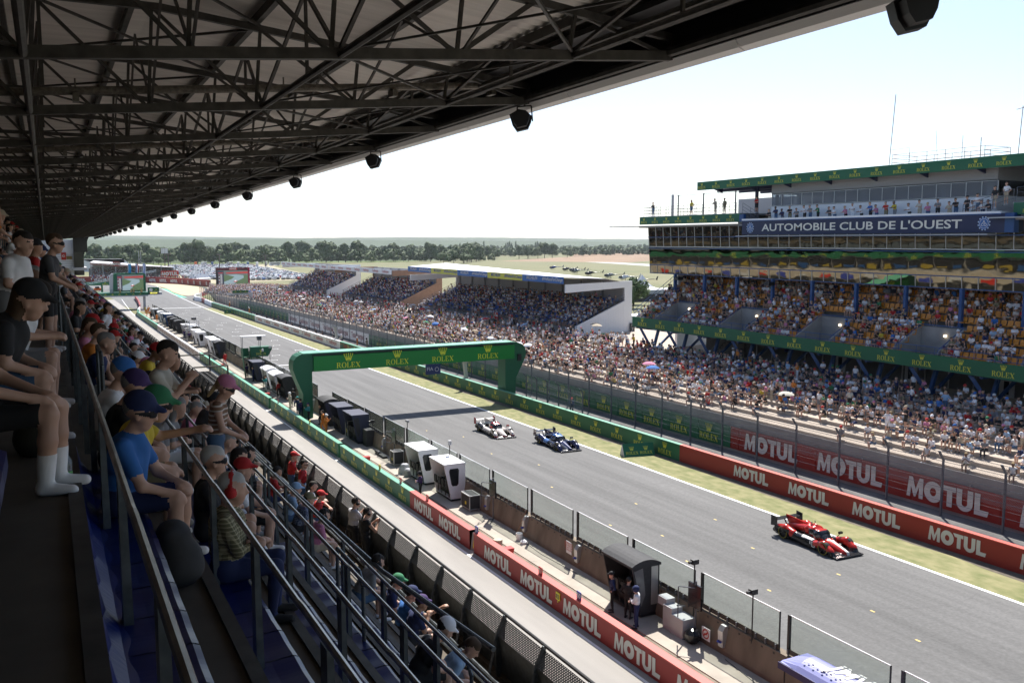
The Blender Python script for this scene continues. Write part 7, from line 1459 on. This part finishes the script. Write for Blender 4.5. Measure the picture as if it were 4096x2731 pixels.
# nearest spectators on the terrace, one by one
def zoneR(y):
    for a,s in((32,'right picture edge'),(40,'above third giant white word'),(47.5,'above second giant white word'),(55,'above first giant white word'),(62,'above nearest giant yellow word'),(72,'above second giant yellow word'),(84,'beyond second giant yellow word')):
        if y<a: return s
    return 'near gantry leg'
cand=[]
for k in range(0,9):
    for y in np.arange(23,84,.57):
        p=[.06,.16,.55,.88,.95,.97,.97,.95,.88][k] if y<58 else [.35,.6,.8,.9,.95,.95,.95,.92,.8][k]
        if rp.random()<p: cand.append((k,y+rp.uniform(-.12,.12)))
def tpos(k): return TX0+TR*k+.12, TZ+TRISE*k
cand.sort(key=lambda c:(math.hypot(c[1],tpos(c[0])[0])))
npers=sum(1 for o in bpy.data.objects if o.name.split('.')[0]=='person'); NIND=max(0,300-npers); CROWD=[]
for n_,(k,y) in enumerate(cand):
    x,z=tpos(k); st_=rp.random()<.06; rz=math.pi+rp.uniform(-.7,.5)
    if n_<NIND:
        i=rp.randrange(len(STK if st_ else SITK)); kw=(STK if st_ else SITK)[i]; a=attrs(kw)
        put((MST if st_ else MSIT)[i],x+(0 if st_ else .1),y,z-(0 if st_ else .18),rz,a['top'],a['pants'],reg(describe(kw,a,'%s step, %s'%(ORD[k],zoneR(y)))),hairc=a['hairc'],hatc=a['hatc'],skin=a['skin'],shoes=a['shoes'],scale=SC,group='spectators on the near terrace')
    else: CROWD.append((x+.1,y,z+gz(y)-(0 if st_ else .18),rz,st_,SC))
# everybody else: one crowd
for k in range(0,9):
    for y in np.arange(84,330,.66):
        if rp.random()<(.93 if k>0 or y>95 else .7): x,z=tpos(k); z*=hfac(y); st_=rp.random()<(.12 if k<7 else .45); CROWD.append((x+rp.uniform(-.1,.45),y+rp.uniform(-.15,.15),z+gz(y)-(0 if st_ else .18),math.pi+rp.uniform(-.8,.6),st_,SC))
for y in np.arange(84.5,101.5,.8):
    for x in np.arange(60,68,1.0):
        if x<61 and rp.random()<.5: st_=False; CROWD.append((x+rp.uniform(-.3,.3),y+rp.uniform(-.3,.3),TZ+TRISE*8+gz(y)-(0 if st_ else .15),math.pi+rp.uniform(-1,1),st_,SC))
for x,y,z in ORANGE_POS:
    if rp.random()<(.80 if y>60 else .66): CROWD.append((x-.02,y,z-.05,math.pi+rp.uniform(-.5,.4),False,SC)); 
for (ya,yb,z0,z1) in((102.5,159,5.55,8.55),(169.2,208.5,5.6,8.9),(222.4,261.5,5.8,9.2)):
    for i in range(9):
        x=62.2+.82*i; z=z0+(z1-z0)*i/8
        for y in np.arange(ya+.5,yb-.5,.55):
            if rp.random()<.72 and (y-ya)%8.6>1.0: CROWD.append((x+.45,y,z+gz(y)-.08,math.pi+rp.uniform(-.5,.4),False,SC))
for y in np.arange(300,414,1.5):
    for x in np.arange(49+(y-300)*.12,72+(y-300)*.12,.85):
        if rp.random()<.8: k=min(8,(x-49-(y-300)*.12)/1.25); CROWD.append((x+rp.uniform(-.3,.3),y+rp.uniform(-.6,.6),(TZ+TRISE*k)*hfac(y)+gz(y)-.1,math.pi,rp.random()<.3,.9))
for x in np.arange(60,73,.9):
    for y in np.arange(262,300,1.7):
        if rp.random()<.75: CROWD.append((x,y+rp.uniform(-.6,.6),(TZ+TRISE*8)*hfac(y)+gz(y),math.pi,rp.random()<.4,.9))
for i in range(9):
    for x in np.arange(24,71,.62): 
        if rp.random()<.85: CROWD.append((x,604.6+1.3*i,-5.6+.62*i,-1.57,False,1.0))
for x in np.arange(20,66,.7):
    for j in range(3):
        if rp.random()<.8: CROWD.append((x,506+4*j-max(0,(x-45))*2.6*.9,-5.2+.7*j+.6,-1.57,True,1.1))
for k in range(-6,6):
    for y in np.arange(40,200,.9):
        if rp.random()<.8 and not any(k==a and abs(y-b)<.6 for a,b in own): CROWD.append((xs(k)-.16,y,zfl(k)+gz(y),rp.uniform(-.3,.3),rp.random()<.1,1.0))
for i in range(30): CROWD.append((rp.uniform(5.6,7.6),rp.uniform(220.3,226),13.6,-1.2,True,1.0))
for i in range(40): y=66.5-.55*i; CROWD.append((64.2+rp.uniform(0,2.5),y,18.45,math.pi,rp.random()<.5,.8))
def lowpoly(kw,h):
    E,L=person_els(**kw); V,F=polygonise(E,h,.05); C=V[F].mean(1); D=np.stack(sdf_eval(E,C)); return V,F,np.array(L)[D.argmin(0)]
LP={(s,q):[lowpoly(kw,h) for kw in ks] for s,ks in((False,SITK[:8]),(True,STK)) for q,h in((0,.048),(1,.075),(2,.12))}
pals=[('skin',0),('skin',1),('skin',2)]; cmats=list(skinm); ti={}
for n_,c in PAL.items(): ti[n_]=len(cmats); cmats.append(cloth(c))
for n_,c in HAIR.items(): ti['h'+n_]=len(cmats); cmats.append(cloth(c))
vs=[];fs_=[];ms=[];nb=0
for x,y,z,rz,st_,sc in CROWD:
    dd=math.hypot(x,y); q=0 if dd<115 else(1 if dd<190 else 2); V,F,lab=rp.choice(LP[(st_,q)]); a=attrs({})
    mp=np.array([a['skin'],ti[a['top']],ti[a['pants']],ti['h'+a['hairc']],ti[a['shoes']],ti['black'],ti[a['hatc']]])
    c,s=math.cos(rz)*sc,math.sin(rz)*sc; v=np.empty_like(V); v[:,0]=V[:,0]*c-V[:,1]*s+x; v[:,1]=V[:,0]*s+V[:,1]*c+y; v[:,2]=V[:,2]*sc+z
    vs.append(v); fs_.append(F+nb); ms.append(mp[lab]); nb+=len(V)
def big_mesh(name,V,F,M,mats):
    me=bpy.data.meshes.new(name); me.vertices.add(len(V)); me.vertices.foreach_set('co',V.astype(np.float32).ravel()); me.loops.add(F.size); me.loops.foreach_set('vertex_index',F.astype(np.int32).ravel()); me.polygons.add(len(F)); me.polygons.foreach_set('loop_start',np.arange(0,F.size,F.shape[1],dtype=np.int32))
    for m in mats: me.materials.append(m)
    me.polygons.foreach_set('material_index',M.astype(np.int32)); me.polygons.foreach_set('use_smooth',np.ones(len(F),bool)); me.update(calc_edges=True); o=bpy.data.objects.new(name,me); return link(o)
cr=big_mesh('crowd',np.concatenate(vs),np.concatenate(fs_),np.concatenate(ms),cmats); tag(cr,'dense crowd of seated and standing spectators filling the terraces and far stands','crowd',kind='stuff')
print('crowd',len(CROWD),'faces',len(cr.data.polygons),'individual people',npers+min(NIND,len(cand)))
# seats of the club stand: hundred parts, rest as one
sm=seatm.build('orange_seat',seat_or,B); sp=sorted(ORANGE_POS,key=lambda p:math.hypot(p[0],p[1]))
sm.location=sp[0]
for p in sp[1:100]: dup(sm,B,p)
mb=MB()
for x,y,z in sp[100:]: mb.add([(a+x,b+y,c+z) for a,b,c in seatm.v],seatm.f)
tag(mb.build('orange_seats',seat_or,B),kind='stuff')
# sun umbrellas in the crowd
ru=random.Random(31); ucol=['white','white','light blue','red','black','green','pink','white','beige','blue']
for i in range(34):
    y=95+ru.random()**1.3*170; k=ru.randrange(2,9); x,z=tpos(k); c=ucol[i%10]; mb=MB(); n=10
    prof=[(0,.22),(.25,.19),(.45,.10),(.56,0)]; mb.lathe(prof,(0,0,0),n); mb.tube((0,0,-.7),(0,0,.22),.012,5,1); o=mb.build('sun_umbrella',[cloth(PAL[c]),steel_m],smooth=False,loc=(x,y,z+1.25+gz(y)),rz=0); o.rotation_euler=(ru.uniform(-.3,.3),ru.uniform(-.3,.3),0)
    tag(o,'%s umbrella over the crowd, %s the far stands'%(c,['low steps below','middle steps below','upper steps right under'][min(2,(k-2)//3)]),'umbrella','umbrellas in the crowd')
for x,y,z,c,l in((51,70,3.6,'blue','blue umbrella on the terrace right of the gantry'),(52,72,3.7,'pink','pink umbrella beside the blue one right of the gantry'),(51.5,53,3.4,'cream','pale patterned parasol on the lower steps above the giant words'),(61,96,5.5,'black','black umbrella by the end wall of the near far stand'),(60.6,95,5.4,'beige','beige umbrella beside the black one by the end wall')):
    mb=MB(); mb.lathe([(0,.25),(.3,.21),(.55,.1),(.68,0)],(0,0,0),10); mb.tube((0,0,-.9),(0,0,.25),.012,5,1); tag(mb.build('sun_umbrella',[cloth(PAL[c]),steel_m],loc=(x,y,z+1.1+gz(y))),l,'umbrella')
# ---------------------------------------------------------------- air
hz_=MB(); hz_.box(-6500,14500,-320,14500,-17,260); hzo=hz_.build('haze',[]); m=bpy.data.materials.new('haze_air'); m.use_nodes=True; t=m.node_tree; t.nodes.clear(); out=t.nodes.new('ShaderNodeOutputMaterial'); v=t.nodes.new('ShaderNodeVolumePrincipled'); v.inputs['Color'].default_value=(.86,.92,1,1); v.inputs['Density'].default_value=.000042; v.inputs['Anisotropy'].default_value=.3
t.links.new(v.outputs[0],out.inputs['Volume']); hzo.data.materials.append(m); tag(hzo,kind='stuff')
